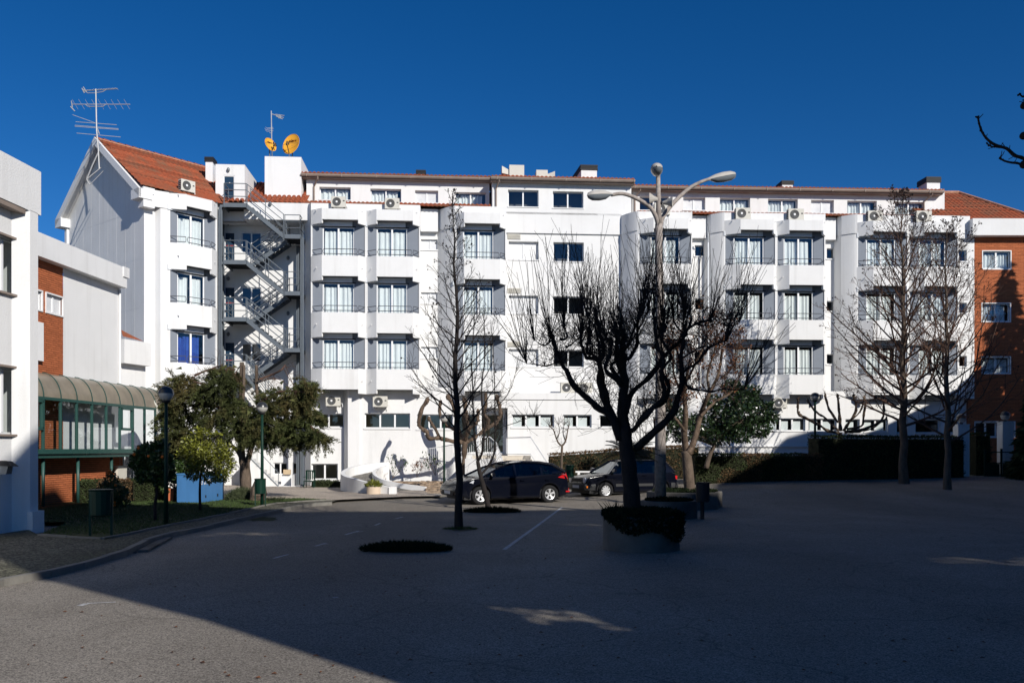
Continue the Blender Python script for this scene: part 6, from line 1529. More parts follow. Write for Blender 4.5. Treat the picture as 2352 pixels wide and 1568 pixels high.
# cypress
rnd = random.Random(40); dC = 35.0
CY = thing('cypress_tree', P(565, 1150, dC), 'broad dark green cypress with bare broken stems before the fire escape', 'tree')
tk = MB(); 
for pts, r0, r1 in (([(566, 1152), (564, 1100), (562, 1060)], .24, .19), ([(560, 1075), (555, 1040), (554, 1000), (554, 930), (556, 832)], .15, .085), ([(556, 940, -.1), (560, 880, -.1), (560, 838, -.1)], .08, .06), ([(562, 1068), (545, 1035, -.1), (525, 1018, -.2), (490, 1000, -.3)], .10, .05), ([(566, 1068), (577, 1030, .1), (584, 1010, .1), (598, 965, .2), (590, 900, .1), (589, 838, 0)], .12, .06)):
    limb(tk, [P(p[0], p[1], dC + (p[2] if len(p) > 2 else 0)) for p in pts], r0, r1, .15, rnd)
tk.build('trunk', 'bark', CY, smooth=True)
lb = MB(); tips = []
for pts, r0, r1 in (([(556, 960), (520, 940), (470, 930), (420, 935)], .07, .03), ([(556, 930), (520, 900), (480, 885), (440, 870), (500, 840)], .05, .02), ([(595, 960), (640, 950), (690, 955), (730, 1000)], .07, .03), ([(590, 930), (640, 900), (700, 900)], .05, .03), ([(585, 1000), (640, 990), (700, 1000)], .05, .02),
                    ([(594, 872), (620, 862), (645, 850), (655, 838)], .045, .03), ([(594, 878), (625, 868), (650, 875)], .03, .015), ([(650, 842), (665, 870), (685, 895), (700, 905)], .018, .008), ([(655, 838), (672, 880), (682, 905)], .015, .008), ([(556, 835), (545, 850), (535, 870)], .025, .015), ([(540, 848), (505, 850), (470, 862)], .03, .012), ([(447, 861), (470, 852), (495, 845), (508, 838)], .035, .02)):
    q = limb(lb, [P(p[0], p[1], dC + rnd.uniform(-.3, .3)) for p in pts], r0, r1, .1, rnd)
    for k in range(9): i = rnd.randint(1, len(q) - 1); grow(lb, q[i], rv(rnd) + V((0, 0, -.1)), rnd.uniform(.3, .9), .011, 1, rnd, dict(seg=.2, jit=.2, up=-.08, n=[4], ratio=.5), tips)
lb.build('branches', 'reedbark', CY)
cl = [(425, 882, 38, 22), (398, 915, 20, 34), (458, 905, 42, 28, -.3), (517, 862, 32, 26, .2), (505, 895, 38, 28, -.4), (432, 950, 50, 36, .2), (492, 955, 42, 32, -.5), (405, 1000, 30, 30), (448, 1000, 40, 24, -.2), (545, 985, 40, 34, -.4), (590, 945, 42, 34, -.5), (632, 920, 40, 30, .2), (676, 920, 30, 30), (703, 892, 16, 20, .3), (630, 975, 46, 34, -.3), (682, 980, 40, 34, .1), (722, 1003, 24, 13), (598, 1005, 36, 18, -.6), (542, 935, 24, 24, .3), (650, 1008, 36, 16, .2), (395, 960, 18, 26, .3), (412, 1040, 26, 24, .3), (440, 1050, 30, 18, .5), (395, 1030, 16, 26, .4), (710, 950, 20, 22)]
fb = MB()
sub = []
for c in cl:
    for _ in range(48):
        q = rv(rnd).normalized() * rnd.uniform(.1, 1.0) ** .5; sub.append((c[0] + q.x * c[2], c[1] - q.z * c[3], (c[4] if len(c) > 4 else 0) + q.y * .9, q))
for (u, v, dd, q) in sub:
    p = P(u, v, dC + dd); ax = (V((q.x, q.y, -.05)) + rv(rnd) * .35 + V((0, 0, -.15))).normalized(); L_ = rnd.uniform(.35, .75)
    for k in range(92):     # feathery spray along a drooping twig
        f = rnd.random(); b = p + ax * L_ * f + V((0, 0, -.18 * f * f)) + rv(rnd) * .035; s = ax.cross(rv(rnd)).normalized(); a = (ax * .9 + s * rnd.uniform(.3, .9)).normalized(); l = rnd.uniform(.08, .2) * (1.2 - .5 * f); w = a.cross(rv(rnd)).normalized() * .0155
        fb.add([b - w, b + w, b + a * l], [(0, 1, 2)])
    
    for k in range(1):
        b = p + rv(rnd) * .10; a = (ax + rv(rnd) * .5).normalized(); w = a.cross(rv(rnd)).normalized() * .07; fb.add([b - w, b + w, b + a * .24], [(0, 1, 2)])
stuff(fb.build('foliage', 'conifer', CY))
# orange trees and bushes
def leaftree(label, d0, trunk, clumps, n, size, m, seed, fruit=0, name='orange_tree', tr=.05, bark='darkbark', asp=.5, base=None):
    rnd = random.Random(seed); r_ = thing(name, base or P(trunk[0][0], trunk[0][1], d0), label, 'tree'); mb = MB(); q = limb(mb, [P(u, v, d0) for u, v in trunk], tr, tr * .6, .1, rnd); mb.build('trunk', bark, r_, smooth=True)
    br = MB(); tips = []
    for c in clumps:
        e = P(c[0], c[1], d0 + (c[4] if len(c) > 4 else 0)); s = q[-1] if rnd.random() < .7 else q[-3]; md = s.lerp(e, .5) + V((0, 0, .1)); limb(br, [s, md, e], tr * .5, tr * .15, 0, rnd)
        for _ in range(4): grow(br, e, rv(rnd), .4 * c[2] / 25, .008, 0, rnd, dict(), tips)
    br.build('branches', bark, r_)
    lf = MB(); leafcloud(lf, clumps, n, size, rnd, d0, asp); stuff(lf.build('foliage', m, r_))
    for _ in range(fruit):
        c = rnd.choice(clumps); q_ = rv(rnd).normalized(); s = d0 / F; p = P(c[0], c[1], d0 + (c[4] if len(c) > 4 else 0)) + V((q_.x * c[2] * s, -abs(q_.y) * c[2] * s, q_.z * c[3] * s)); MB().sphere(p, .042, 8, 6).build('fruit', 'fruit', r_, smooth=True)
    return r_
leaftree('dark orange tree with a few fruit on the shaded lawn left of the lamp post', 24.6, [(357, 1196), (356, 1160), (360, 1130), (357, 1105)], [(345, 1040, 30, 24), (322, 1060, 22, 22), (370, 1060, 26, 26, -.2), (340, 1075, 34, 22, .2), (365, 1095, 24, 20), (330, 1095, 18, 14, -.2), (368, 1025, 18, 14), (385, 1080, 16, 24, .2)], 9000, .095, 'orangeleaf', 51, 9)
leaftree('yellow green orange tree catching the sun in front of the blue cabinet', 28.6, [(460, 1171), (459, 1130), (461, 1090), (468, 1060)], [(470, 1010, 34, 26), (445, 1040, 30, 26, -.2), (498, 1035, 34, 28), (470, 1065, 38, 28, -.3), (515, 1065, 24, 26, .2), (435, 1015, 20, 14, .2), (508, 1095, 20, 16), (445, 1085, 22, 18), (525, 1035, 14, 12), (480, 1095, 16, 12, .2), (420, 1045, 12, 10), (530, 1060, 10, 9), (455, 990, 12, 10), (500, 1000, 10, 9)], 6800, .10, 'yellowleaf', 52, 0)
leaftree('low dark orange bush with fruit growing before the clipped hedge on the left', 27.2, [(255, 1180), (255, 1160), (253, 1130)], [(255, 1105, 16, 20), (240, 1128, 22, 18), (270, 1130, 24, 20, -.2), (250, 1150, 28, 16), (280, 1152, 18, 14), (220, 1145, 14, 12), (256, 1085, 7, 10)], 5000, .075, 'orangeleaf', 53, 11, name='orange_bush')
leaftree('dark leafy bush between the orange tree and the blue cabinet', 33.5, [(400, 1150), (402, 1125)], [(400, 1080, 30, 26), (425, 1100, 24, 22), (385, 1110, 20, 24), (410, 1125, 24, 18), (428, 1070, 16, 22)], 7000, .09, 'orangeleaf', 54, 2, name='leafy_bush')
# magnolia and brown leaved tree
leaftree('glossy dark evergreen tree behind the lamp post planter, right of the brown leaved tree', 40.0, [(1622, 1075), (1632, 1040), (1650, 1010)], [(1700, 915, 36, 32), (1740, 945, 34, 26), (1700, 965, 44, 34, -.3), (1745, 985, 28, 20), (1660, 960, 34, 36, .3), (1650, 1000, 34, 24), (1610, 975, 30, 34, .2), (1580, 990, 26, 26), (1700, 1000, 30, 18, -.4), (1680, 890, 24, 18, .4), (1550, 960, 24, 26, .5), (1545, 1000, 26, 18, .3), (1765, 935, 14, 12), (1530, 930, 18, 16, .6), (1770, 960, 18, 12), (1725, 900, 22, 16), (1640, 925, 22, 20)], 11500, .18, 'glossleaf', 55, name='evergreen_tree', tr=.12, bark='bark', asp=.45, base=V((8.7, 40, .4)))
rnd = random.Random(61); d5 = 31.4
BT = thing('brown_leaved_tree', P(1585, 1140, d5), 'tree with withered brown leaves and two pale lichen covered limbs behind the planter', 'tree')
mb = MB(); tips = []
limb(mb, [P(*p) for p in ((1587, 1150, d5), (1583, 1110, d5), (1580, 1070, d5), (1576, 1035, d5))], .21, .17, .1, rnd); mb.build('trunk', 'bark', BT, smooth=True)
lb = MB(); ltw = MB()
for pts, r0, r1 in (([(1578, 1045), (1572, 1000), (1575, 950), (1572, 900), (1580, 850)], .13, .05), ([(1582, 1042), (1598, 1000), (1610, 950), (1628, 905), (1650, 860), (1660, 800)], .12, .03), ([(1573, 990), (1555, 965, -.2), (1543, 950), (1530, 915)], .06, .025), ([(1610, 955), (1640, 925), (1680, 900), (1700, 860)], .06, .02), ([(1575, 920), (1555, 880), (1545, 840), (1550, 790)], .05, .02), ([(1580, 870), (1600, 830), (1620, 790), (1625, 770)], .05, .018), ([(1630, 900), (1625, 860), (1640, 810), (1645, 775)], .05, .018), ([(1655, 870), (1685, 840), (1695, 805)], .04, .015)):
    q = limb(lb, [P(p[0], p[1], d5 + rnd.uniform(-.5, .5)) for p in pts], r0, r1, .15, rnd)
    for k in range(14): i = rnd.randint(len(q) // 2, len(q) - 1); grow(ltw, q[i], rv(rnd) * .6 + V((0, 0, 1)), rnd.uniform(.6, 1.4), .014, 2, rnd, dict(seg=.25, jit=.12, up=.1, n=[4, 5], ratio=.5), tips)
lb.build('limbs', 'palebark', BT, smooth=True); ltw.build('twigs', 'reedbark', BT)
lf = MB()
for p, d in tips:
    if p.x > 8.4 or rnd.random() < .45: continue
    for _ in range(2):
        a = (rv(rnd) + V((0, 0, -.6))).normalized(); b = a.cross(rv(rnd)).normalized(); q = p + rv(rnd) * .06; l = rnd.uniform(.06, .12); lf.add([q, q + a * l * .5 + b * l * .3, q + a * l, q + a * l * .5 - b * l * .3], [(0, 1, 2, 3)])
stuff(lf.build('foliage', 'brownleaf', BT))
# conifer beyond the right edge: its shadow falls on the orange brick
def cone_tree(base, H, w, label, seed, m='conifer', n=5200):
    rnd = random.Random(seed); r_ = thing('conifer_tree', base, label, 'tree'); MB().tube([base, base + V((0, 0, H))], [.25, .03], 8).build('trunk', 'bark', r_)
    fb = MB()
    for _ in range(n):
        f = rnd.random() ** .6; z = H * (1 - f) ; rad = w * f ** 1.0 * (.55 + .45 * abs(sin(z * 2.2 + 3 * noise.noise(V((z, seed, 0)))))) ; az = rnd.uniform(0, 2 * pi); rr = rad * rnd.random() ** .5
        p = base + V((cos(az) * rr, sin(az) * rr, z)); a = (V((cos(az), sin(az), -.5)) + rv(rnd) * .3).normalized(); b = a.cross(rv(rnd)).normalized() * .16; l = rnd.uniform(.35, .7); fb.add([p - b, p + b, p + a * l], [(0, 1, 2)])
    stuff(fb.build('foliage', m, r_)); return r_
s = 15.0; p0 = V((26.9, 51, 11.8)) + SUN * s
cone_tree(V((p0.x, p0.y, 0)), p0.z, 4.2, 'tall conifer to the right of the brick building, outside the frame', 71)
cone_tree(V((26.0, 43.5, .5)), 5.6, 1.5, 'dark clipped conifer at the right edge before the gate', 72, 'hedge', 6500)
cone_tree(V((27.3, 42.2, .5)), 7.2, 1.9, 'dark conifer cut by the right edge of the photo', 73, 'hedge', 6000)

# ---- hedges and low plants
def hedge(label, pts, h, th, m, n, seed, size=.075, z0=None, name='hedge', core=True, m2=None):
    """pts: centre line (x, y); closed leafy box"""
    rnd = random.Random(seed); r_ = thing(name, (pts[0][0], pts[0][1], gz(*pts[0])), label, 'hedge'); P2 = [V((p[0], p[1], 0)) for p in pts]; mb = MB(); lf = MB(); lf2 = MB(); L_ = [(P2[i + 1] - P2[i]).length for i in range(len(P2) - 1)]
    for i in range(len(P2) - 1):
        a, b = P2[i], P2[i + 1]; t = (b - a).normalized(); q = V((-t.y, t.x, 0)) * th / 2 * .86; g = lambda p: gz(p.x, p.y)
        ha, hb = (h[i], h[i + 1]) if hasattr(h, '__len__') else (h, h)
        mb.hexa([V((p.x, p.y, g(p) - .1)) for p in (a - q, b - q, b + q, a + q)] + [V((p.x, p.y, g(p) + k * .95)) for p, k in ((a - q, ha), (b - q, hb), (b + q, hb), (a + q, ha))])
        k = int(n * L_[i] / sum(L_))
        for _ in range(k):
            f = rnd.random(); c = a.lerp(b, f); hh = ha + (hb - ha) * f; w = rnd.random(); nn = V((-t.y, t.x, 0)); side = 1 if rnd.random() < .25 else -1
            if w < .3: o = V((0, 0, hh + rnd.gauss(0, .02))) + nn * rnd.uniform(-.5, .5) * th; no = V((0, 0, 1))
            elif w < .36: e = rnd.choice((0, 1)); c = (a, b)[e]; o = V((0, 0, rnd.random() * hh)) + nn * rnd.uniform(-.5, .5) * th; no = t * (1 if e else -1)
            else: o = V((0, 0, rnd.random() * hh)) + nn * side * (th / 2 + rnd.gauss(0, .02)); no = nn * side
            p = c + o; p.z += gz(c.x, c.y); p += noise.noise_vector(p * 1.3) * .06
            a_ = (no * .5 + rv(rnd)).normalized(); b_ = a_.cross(rv(rnd)).normalized(); l = size * rnd.uniform(.6, 1.4)
            tgt = lf2 if (m2 and noise.noise(p * .7) + (f - .5) * .8 > 0) else lf
            tgt.add([p, p + a_ * l * .5 + b_ * l * .3, p + a_ * l, p + a_ * l * .5 - b_ * l * .3], [(0, 1, 2, 3)])
    mb.build('core', 'hedgecore', r_); stuff(lf.build('foliage', m, r_))
    if lf2.v: stuff(lf2.build('dry_foliage', m2, r_))
    return r_
def X(u, d): return ((u - CU) / F * d, d)
hedge('clipped hedge with green top and dry brown right half under the glass walkway', [X(186, 32.9), X(300, 33.4), X(376, 34.2)], .92, .7, 'hedge', 7000, 81, .06, m2='hedgebrown')
hedge('long dark hedge rising to the right behind the planter and brown leaved tree', [X(1590, 42.0), X(1740, 42.5), X(1876, 43.2)], [1.38, 1.25, 1.22], 1.0, 'hedge', 9000, 82, .08, m2='hedgebrown')
hedge('tall dark hedge in the shade behind the two large bare trees', [X(1868, 43.4), X(2040, 44.0), X(2196, 45.0)], [2.1, 2.05, 2.0], 1.2, 'hedge', 8000, 83, .09)
hedge('dry brown hedge behind the two parked cars along the white wall', [X(1262, 45.3), X(1430, 45.6), X(1600, 45.8)], [1.75, 1.75, 1.6], .9, 'hedgebrown', 7000, 84, .08)
hedge('short dark hedge right of the white gate pillar', [X(2230, 46.2), X(2262, 46.3)], 2.15, 1.0, 'hedge', 1500, 85, .09)
hedge('low dark hedge against the wall between the garden chair and the ramp', [X(722, 46.4), X(784, 46.0)], .42, .7, 'hedge', 1500, 86, .06)
def tuft(name, label, c, rx, ry, h, n, m, seed, size=.12, cat='shrub', w=.25, up=.8, core=True):
    rnd = random.Random(seed); r_ = thing(name, c, label, cat); mb = MB(); c = V(c)
    for _ in range(n):
        a = rnd.uniform(0, 2 * pi); rr = rnd.random() ** .5; q = V((cos(a) * rr * rx, sin(a) * rr * ry, 0)); hz = h * (1 - rr ** 2 * .7) * rnd.random() ** .6; p = c + q + V((0, 0, hz)); d = (V((q.x, q.y, 0)) / max(rx, ry) * .6 + V((0, 0, up)) + rv(rnd) * .45).normalized(); b = d.cross(rv(rnd)).normalized(); l = size * rnd.uniform(.5, 1.3)
        mb.add([p - b * l * w * .5, p + b * l * w * .5, p + d * l], [(0, 1, 2)])
    stuff(mb.build('foliage', m, r_))
    if core:
        k = MB(); k.sphere(c + V((0, 0, 0)), 1, 14, 5, 0, pi / 2, (rx * .85, ry * .85, h * .7)); k.build('core', 'hedgecore', r_)
    return r_
tuft('low_shrub', 'flat oval patch of dark ground shrub in the asphalt at the centre left', G(932, 1264), .93, .42, .17, 5200, 'darkleaf', 91, .09)
tuft('low_shrub', 'low dark shrubs round the foot of the leaning many stemmed tree', G(1130, 1176), .95, .35, .16, 3000, 'darkleaf', 92, .09)
tuft('lavender_bush', 'grey green bushy shrub at the foot of the cypress', G(560, 1153), .72, .45, .55, 5200, 'shrub', 93, .16, w=.12, up=1.2)
tuft('low_shrub', 'small tuft of grey leaves at the kerb right of the litter bin', G(632, 1155), .5, .3, .16, 700, 'shrub', 94, .18, w=.14, core=False)
tuft('grass_tuft', 'thin ring of grass round the slim bare tree', G(1056, 1215), .45, .2, .05, 600, 'grass', 95, .06, core=False)
tuft('potted_plant', 'small yellow green plant in the round beige planter', V((G(858, 1139).x, G(858, 1139).y, .40)), .36, .3, .30, 420, 'yellowleaf', 96, .12, w=.5, core=False)
# rock behind the bin
RK = thing('rock', G(592, 1156), 'rough dark grey stump behind the litter bin under the cypress', 'stump'); mb = MB(); mb.sphere(G(588, 1157) + V((0, .3, .35)), .3, 12, 8, sc_=(1, .8, 1.9)); 
mb.v = [tuple(V(p) + noise.noise_vector(V(p) * 4) * .09) for p in mb.v]; mb.build('stump', 'bark', RK)
# leafy bare shrubs on the flower bed
for (u, v, d, sd, lab) in ((902, 1098, 44.6, 1, 'thin shrub with few drooping leaves at the bend of the ramp, left one'), (1000, 1092, 45.2, 2, 'thin shrub with drooping leaves before the knotty plane tree, right one'), (957, 1096, 46.2, 3, 'small twiggy shrub against the wall between the two thin shrubs')):
    rnd = random.Random(200 + sd); b = P(u, v, d); r_ = thing('thin_shrub', b, lab, 'shrub'); mb = MB(); tips = []
    for k in range(4): grow(mb, b, V((rnd.gauss(0, .3), rnd.gauss(0, .3), 1)), rnd.uniform(.7, 1.3), .014, 1, rnd, dict(seg=.2, n=[4], jit=.1, ratio=.5), tips)
    mb.build('stems', 'twig', r_); lf = MB()
    for p, d_ in tips:
        for _ in range(5):
            a = (rv(rnd) * .5 + V((0, 0, -1))).normalized(); b_ = a.cross(rv(rnd)).normalized(); q = p + rv(rnd) * .09; l = rnd.uniform(.1, .17); lf.add([q, q + a * l * .5 + b_ * l * .18, q + a * l, q + a * l * .5 - b_ * l * .18], [(0, 1, 2, 3)])
    stuff(lf.build('foliage', 'orangeleaf' if sd != 3 else 'brownleaf', r_))
# lawn blades
mb = MB(); rnd = random.Random(99)
pg = [(p[0], p[1]) for p in lawn] + [(-8.6, 35.6), (-10.2, 34.4), (-13.0, 34.0), (-18.5, 32.0), (-18.4, 24), (-12.0, 24.0)]
k = 0
while k < 26000:
    x, y = rnd.uniform(-15.5, -6.5), rnd.uniform(20.5, 35.5)
    if not inside(x, y, pg): continue
    k += 1; h = rnd.uniform(.03, .075); a = rnd.uniform(0, pi); w = .012; mb.add([(x - cos(a) * w, y - sin(a) * w, SW + .015), (x + cos(a) * w, y + sin(a) * w, SW + .015), (x + rnd.gauss(0, .02), y + rnd.gauss(0, .02), SW + h)], [(0, 1, 2)])
o = stuff(mb.build('grass', 'grass')); o['label'] = 'short green grass covering the lawn left of the yard'
# fallen leaves and twigs
mb = MB()
for _ in range(260):
    u, v = R.uniform(60, 2300), R.uniform(1165, 1560); p = G(u, v); 
    if p.x < -6: continue
    s = R.uniform(.012, .035); a = R.uniform(0, 6.3); z = gz(p.x, p.y) + .008; mb.poly(*[(p.x + s * cos(a + t) * k2, p.y + s * sin(a + t), z + .006 * (t % 3)) for t, k2 in ((0, 1), (1.6, .5), (3.1, 1), (4.7, .5))])
o = stuff(mb.build('fallen_leaves', 'brownleaf')); o['label'] = 'scattered small fallen leaves on the asphalt yard'
# ============================================================ planters
def planter(label, c, r, h, n=28, name='planter', rot=0, th=.13):
    r_ = thing(name, c, label, 'planter'); c = V(c)
    MB().lathe(c, [(r, -.05), (r, h - .02), (r - .02, h), (r - th, h), (r - th, h - .12)], n, False).build('wall', 'concrete', r_, smooth=n > 12)
    MB().lathe(c, [(0.01, h - .10), (r - th + .01, h - .08)], n, False).build('soil', 'earth', r_); return r_
cP1 = V(((1472 - CU) / F * 18.6, 18.6, 0)); cP2 = V(((1536 - CU) / F * 27.1, 27.1, 0)); cP3 = V(((1572 - CU) / F * 31.4, 31.4, 0.02))
planter('near round concrete planter overgrown with dark ground cover under the pollarded tree', cP1, .80, .72)
planter('round concrete planter that holds the tall lamp post', cP2, .86, .52)
planter('wide eight sided concrete planter behind the lamp post', cP3, 1.34, .58, 8)
def drape(c, r, h, n, seed, sectors, label, m='darkleaf', hang=.35):
    rnd = random.Random(seed); r_ = thing('ground_cover', c + V((0, 0, h)), label, 'plant'); mb = MB()
    for _ in range(n):
        a = rnd.uniform(0, 2 * pi); rr = rnd.random() ** .5
        w = sum(max(0, cos(a - s)) ** 6 * k for s, k in sectors)
        if rnd.random() < .55 and w > .1: p = c + V((cos(a) * (r + rnd.uniform(0, .10)), sin(a) * (r + rnd.uniform(0, .10)), h + .06 - rnd.random() * hang * w))
        else: p = c + V((cos(a) * rr * r, sin(a) * rr * r, h + .0 + rnd.random() * .16 * (1.1 - rr * .4)))
        d = (rv(rnd) + V((0, 0, .5))).normalized(); b = d.cross(rv(rnd)).normalized(); l = rnd.uniform(.04, .09); mb.add([p - b * l * .3, p + b * l * .3, p + d * l], [(0, 1, 2)])
    stuff(mb.build('foliage', m, r_)); return r_
drape(cP1, .80, .70, 9000, 31, ((-2.0, .9), (-.5, 1.1), (-1.1, .6)), 'dark creeping plants spilling over the near planter rim', hang=.42)
drape(cP2, .72, .46, 2500, 32, (), 'low dark plants in the lamp post planter')
drape(cP3, 1.15, .52, 4000, 33, (), 'low dark green cover in the eight sided planter')
# spiky leaves at the left of near planter
rnd = random.Random(35); c = P(1408, 1182, 19.2); SP = thing('spiky_plant', c, 'clump of upright sword shaped leaves at the left rim of the near planter', 'plant')
for k in range(16):
    a = rnd.uniform(-.9, .9); d = V((sin(a) - .15, rnd.uniform(-.3, .3), 1.1)).normalized(); L_ = rnd.uniform(.25, .48); b = c + V((rnd.uniform(-.12, .12), rnd.uniform(-.1, .1), -.05)); w = V((.016, 0.004, 0)); t = b + d * L_; m_ = b.lerp(t, .5) + V((0, 0, .02))
    MB().add([b - w, b + w, m_ + w * .9, t + V((sin(a) * .06, 0, 0)), m_ - w * .9], [(0, 1, 2, 3, 4)]).build('leaf', 'palmleaf', SP)
# cycad palm behind the pollard
c = P(1447, 1048, 23.0); PL = thing('palm', V((c.x, c.y, 0)), 'short dark palm with arching feathery fronds behind the pollarded tree', 'palm')
MB().tube([V((c.x, c.y, 0)), V((c.x, c.y, 1.0)), c], [.17, .15, .13], 10).build('trunk', 'darkbark', PL)
for k in range(26):
    az = k * 2.4; el = rnd.uniform(.05, 1.1); L_ = rnd.uniform(.75, 1.05); d = V((cos(az) * cos(el), sin(az) * cos(el), sin(el))); pts = []
    p = c.copy()
    for i in range(8): pts.append(p.copy()); p = p + d * L_ / 7; d = (d + V((0, 0, -.17))).normalized()
    mb = MB(); mb.tube(pts, .009, 3, False)
    for i in range(1, 29):
        f = i / 29 * 7; j = min(6, int(f)); q = pts[j].lerp(pts[j + 1] if j < 7 else pts[j], f - j); t = (pts[min(j + 1, 7)] - pts[j]).normalized(); s = t.cross(V((0, 0, 1))).normalized(); l = .26 * sin(pi * min(1, (i / 29) * .85 + .12)) + .03
        for sg in (-1, 1): e = q + (s * sg * .8 + t * .6 + V((0, 0, -.15))).normalized() * l; mb.add([q - t * .012, q + t * .012, e], [(0, 1, 2)])
    mb.build('frond', 'palmleaf', PL)

# ============================================================ cars
def bevel(o, w, n=3):
    m = o.modifiers.new('bevel', 'BEVEL'); m.width = w; m.segments = n; m.limit_method = 'ANGLE'; m.angle_limit = radians(35); o.data.polygons.foreach_set('use_smooth', [True] * len(o.data.polygons)); return o
def wheel(root, x, y, r, w, spokes, side):
    t = MB(); prof = [(r * .62, -w / 2), (r * .93, -w / 2), (r, -w * .35), (r, w * .35), (r * .93, w / 2), (r * .62, w / 2)]
    n = 28; vs = []; 
    t.add([(x + q[0] * cos(2 * pi * k / n), y + q[1], r + q[0] * sin(2 * pi * k / n)) for q in prof for k in range(n)], [(i * n + k, i * n + (k + 1) % n, ((i + 1) % 6) * n + (k + 1) % n, ((i + 1) % 6) * n + k) for i in range(6) for k in range(n)])
    wh = t.build('wheel', 'tyre', root, smooth=True)
    yo = y + side * w * .42; yi = y + side * w * .1
    b = MB(); b.add([(x + r * .62 * cos(2 * pi * k / n), yi, r + r * .62 * sin(2 * pi * k / n)) for k in range(n)], [tuple(range(n))]); b.build('brake_disc', 'black', wh)
    mb = MB()
    for k in range(n):
        a0, a1 = 2 * pi * k / n, 2 * pi * (k + 1) / n; mb.add([(x + q * r * cos(a), yy, r + q * r * sin(a)) for q, yy, a in ((.56, yo, a0), (.56, yo, a1), (.655, yo + side * .01, a1), (.655, yo + side * .01, a0))], [(0, 1, 2, 3)])
    if spokes == 5:
        for k in range(5):
            a = 2 * pi * k / 5 + .3
            for da, wd in ((0, .27),): mb.add([(x + q * r * cos(a + e), yy, r + q * r * sin(a + e)) for q, e, yy in ((.1, -.9, yo - side * .02), (.58, -wd, yo), (.58, wd, yo), (.1, .9, yo - side * .02))], [(0, 1, 2, 3)])
    else:
        mb.add([(x + .42 * r * cos(2 * pi * k / n), yo + side * .004, r + .42 * r * sin(2 * pi * k / n)) for k in range(n)], [tuple(range(n))])
        for k in range(9):
            a = 2 * pi * k / 9; mb.add([(x + q * r * cos(a + e), yo, r + q * r * sin(a + e)) for q, e in ((.4, -.2), (.58, -.2), (.58, .2), (.4, .2))], [(0, 1, 2, 3)])
    mb.build('rim', 'rim', wh)
def car(name, label, style, paint):
    r_ = thing(name, (0, 0, 0), label, 'car', None)
    if style == 'm':
        top = [(2.17, .34), (2.20, .52), (2.12, .70), (1.95, .82), (1.55, .93), (1.12, .99), (.4, 1.0), (-.6, 1.03), (-1.4, 1.08), (-1.93, 1.05), (-2.07, .95), (-2.12, .72), (-2.13, .45), (-2.02, .27)]
        wx, wr, hw = (1.33, -1.31), .325, .88; gb = [(1.22, .98), (.62, 1.27), (.15, 1.42), (-.35, 1.475), (-.95, 1.46), (-1.5, 1.37), (-1.93, 1.10)]; hr = .60; sill = .2
    else:
        top = [(2.0, .36), (2.02, .56), (1.98, .74), (1.88, .80), (1.1, .93), (.98, .95), (.3, .95), (-1.4, .96), (-1.88, .93), (-1.98, .80), (-2.0, .5), (-1.95, .30)]
        wx, wr, hw = (1.24, -1.23), .305, .84; gb = [(1.05, .94), (.55, 1.22), (.28, 1.37), (-.2, 1.42), (-1.2, 1.40), (-1.55, 1.33), (-1.86, .96)]; hr = .60; sill = .22
    ar = wr + .055; out = list(top)
    for x in (wx[1], wx[0]):
        a0 = math.asin(max(-1, min(1, (sill - wr) / ar)))
        out += [(x + ar * cos(pi - a0 - (pi - 2 * a0) * k / 12), wr + ar * sin(pi - a0 - (pi - 2 * a0) * k / 12)) for k in range(13)]
    out += []; n = len(out); tri = mg.tessellate_polygon([[V((p[0], p[1], 0)) for p in out]])
    mb = MB(); mb.add([(p[0], s * hw, p[1]) for s in (1, -1) for p in out], [tuple(t) for t in tri] + [tuple(i + n for i in reversed(t)) for t in tri] + [(i, i + n, (i + 1) % n + n, (i + 1) % n) for i in range(n)])
    # ngon sides bevel better than triangles
    mb.f = [tuple(range(n)), tuple(reversed(range(n, 2 * n)))] + [(i, i + n, (i + 1) % n + n, (i + 1) % n) for i in range(n)]
    # round the corners in plan
    mb.v = [(x - (.16 if x > 1.7 else -.12 if x < -1.8 else 0) * (abs(x) > 1.7) * 0, y * (1 - .16 * ss(abs(x), 1.6, 2.25) - .06 * ss(z, .75, 1.1)), z) for x, y, z in mb.v]
    body = mb.build('body', paint, r_); bevel(body, .055, 3)
    MB().box(-1.9, 1.9, -hw * .9, hw * .9, .18, .5).build('underbody', 'black', r_)
    # greenhouse
    m = len(gb); zb = [gb[0][1]] + [None] * (m - 2) + [gb[-1][1]]
    belt = lambda x: gb[0][1] + (gb[-1][1] - gb[0][1]) * (gb[0][0] - x) / (gb[0][0] - gb[-1][0])
    gl = MB(); rows = []
    for s in (1, -1):
        lo = [(x, s * hw * .93, belt(x) - .02) for x, z in gb]; hi = [(x, s * (hw * .93 - (hw * .93 - hr) * min(1, (z - belt(x)) / .42)), z) for x, z in gb]; rows.append((lo, hi)); gl.grid([lo, hi])
    gl.grid([[rows[0][1][i] for i in range(3)], [rows[1][1][i] for i in range(3)]]); gl.grid([[rows[0][1][i] for i in range(m - 3, m)], [rows[1][1][i] for i in range(m - 3, m)]])
    gl.build('windows', 'carglass', r_)
    rf = MB(); i0, i1 = 2, m - 2
    L1 = [V(rows[0][1][i]) for i in range(i0, i1 + 1)]; R1 = [V(rows[1][1][i]) for i in range(i0, i1 + 1)]; mid = [(a + b) / 2 + V((0, 0, .035)) for a, b in zip(L1, R1)]
    rf.grid([L1, [a.lerp(c, .5) + V((0, 0, .012)) for a, c in zip(L1, mid)], mid, [a.lerp(c, .5) + V((0, 0, .012)) for a, c in zip(R1, mid)], R1]); rf.build('roof', paint, r_, smooth=True)
    pl = MB()
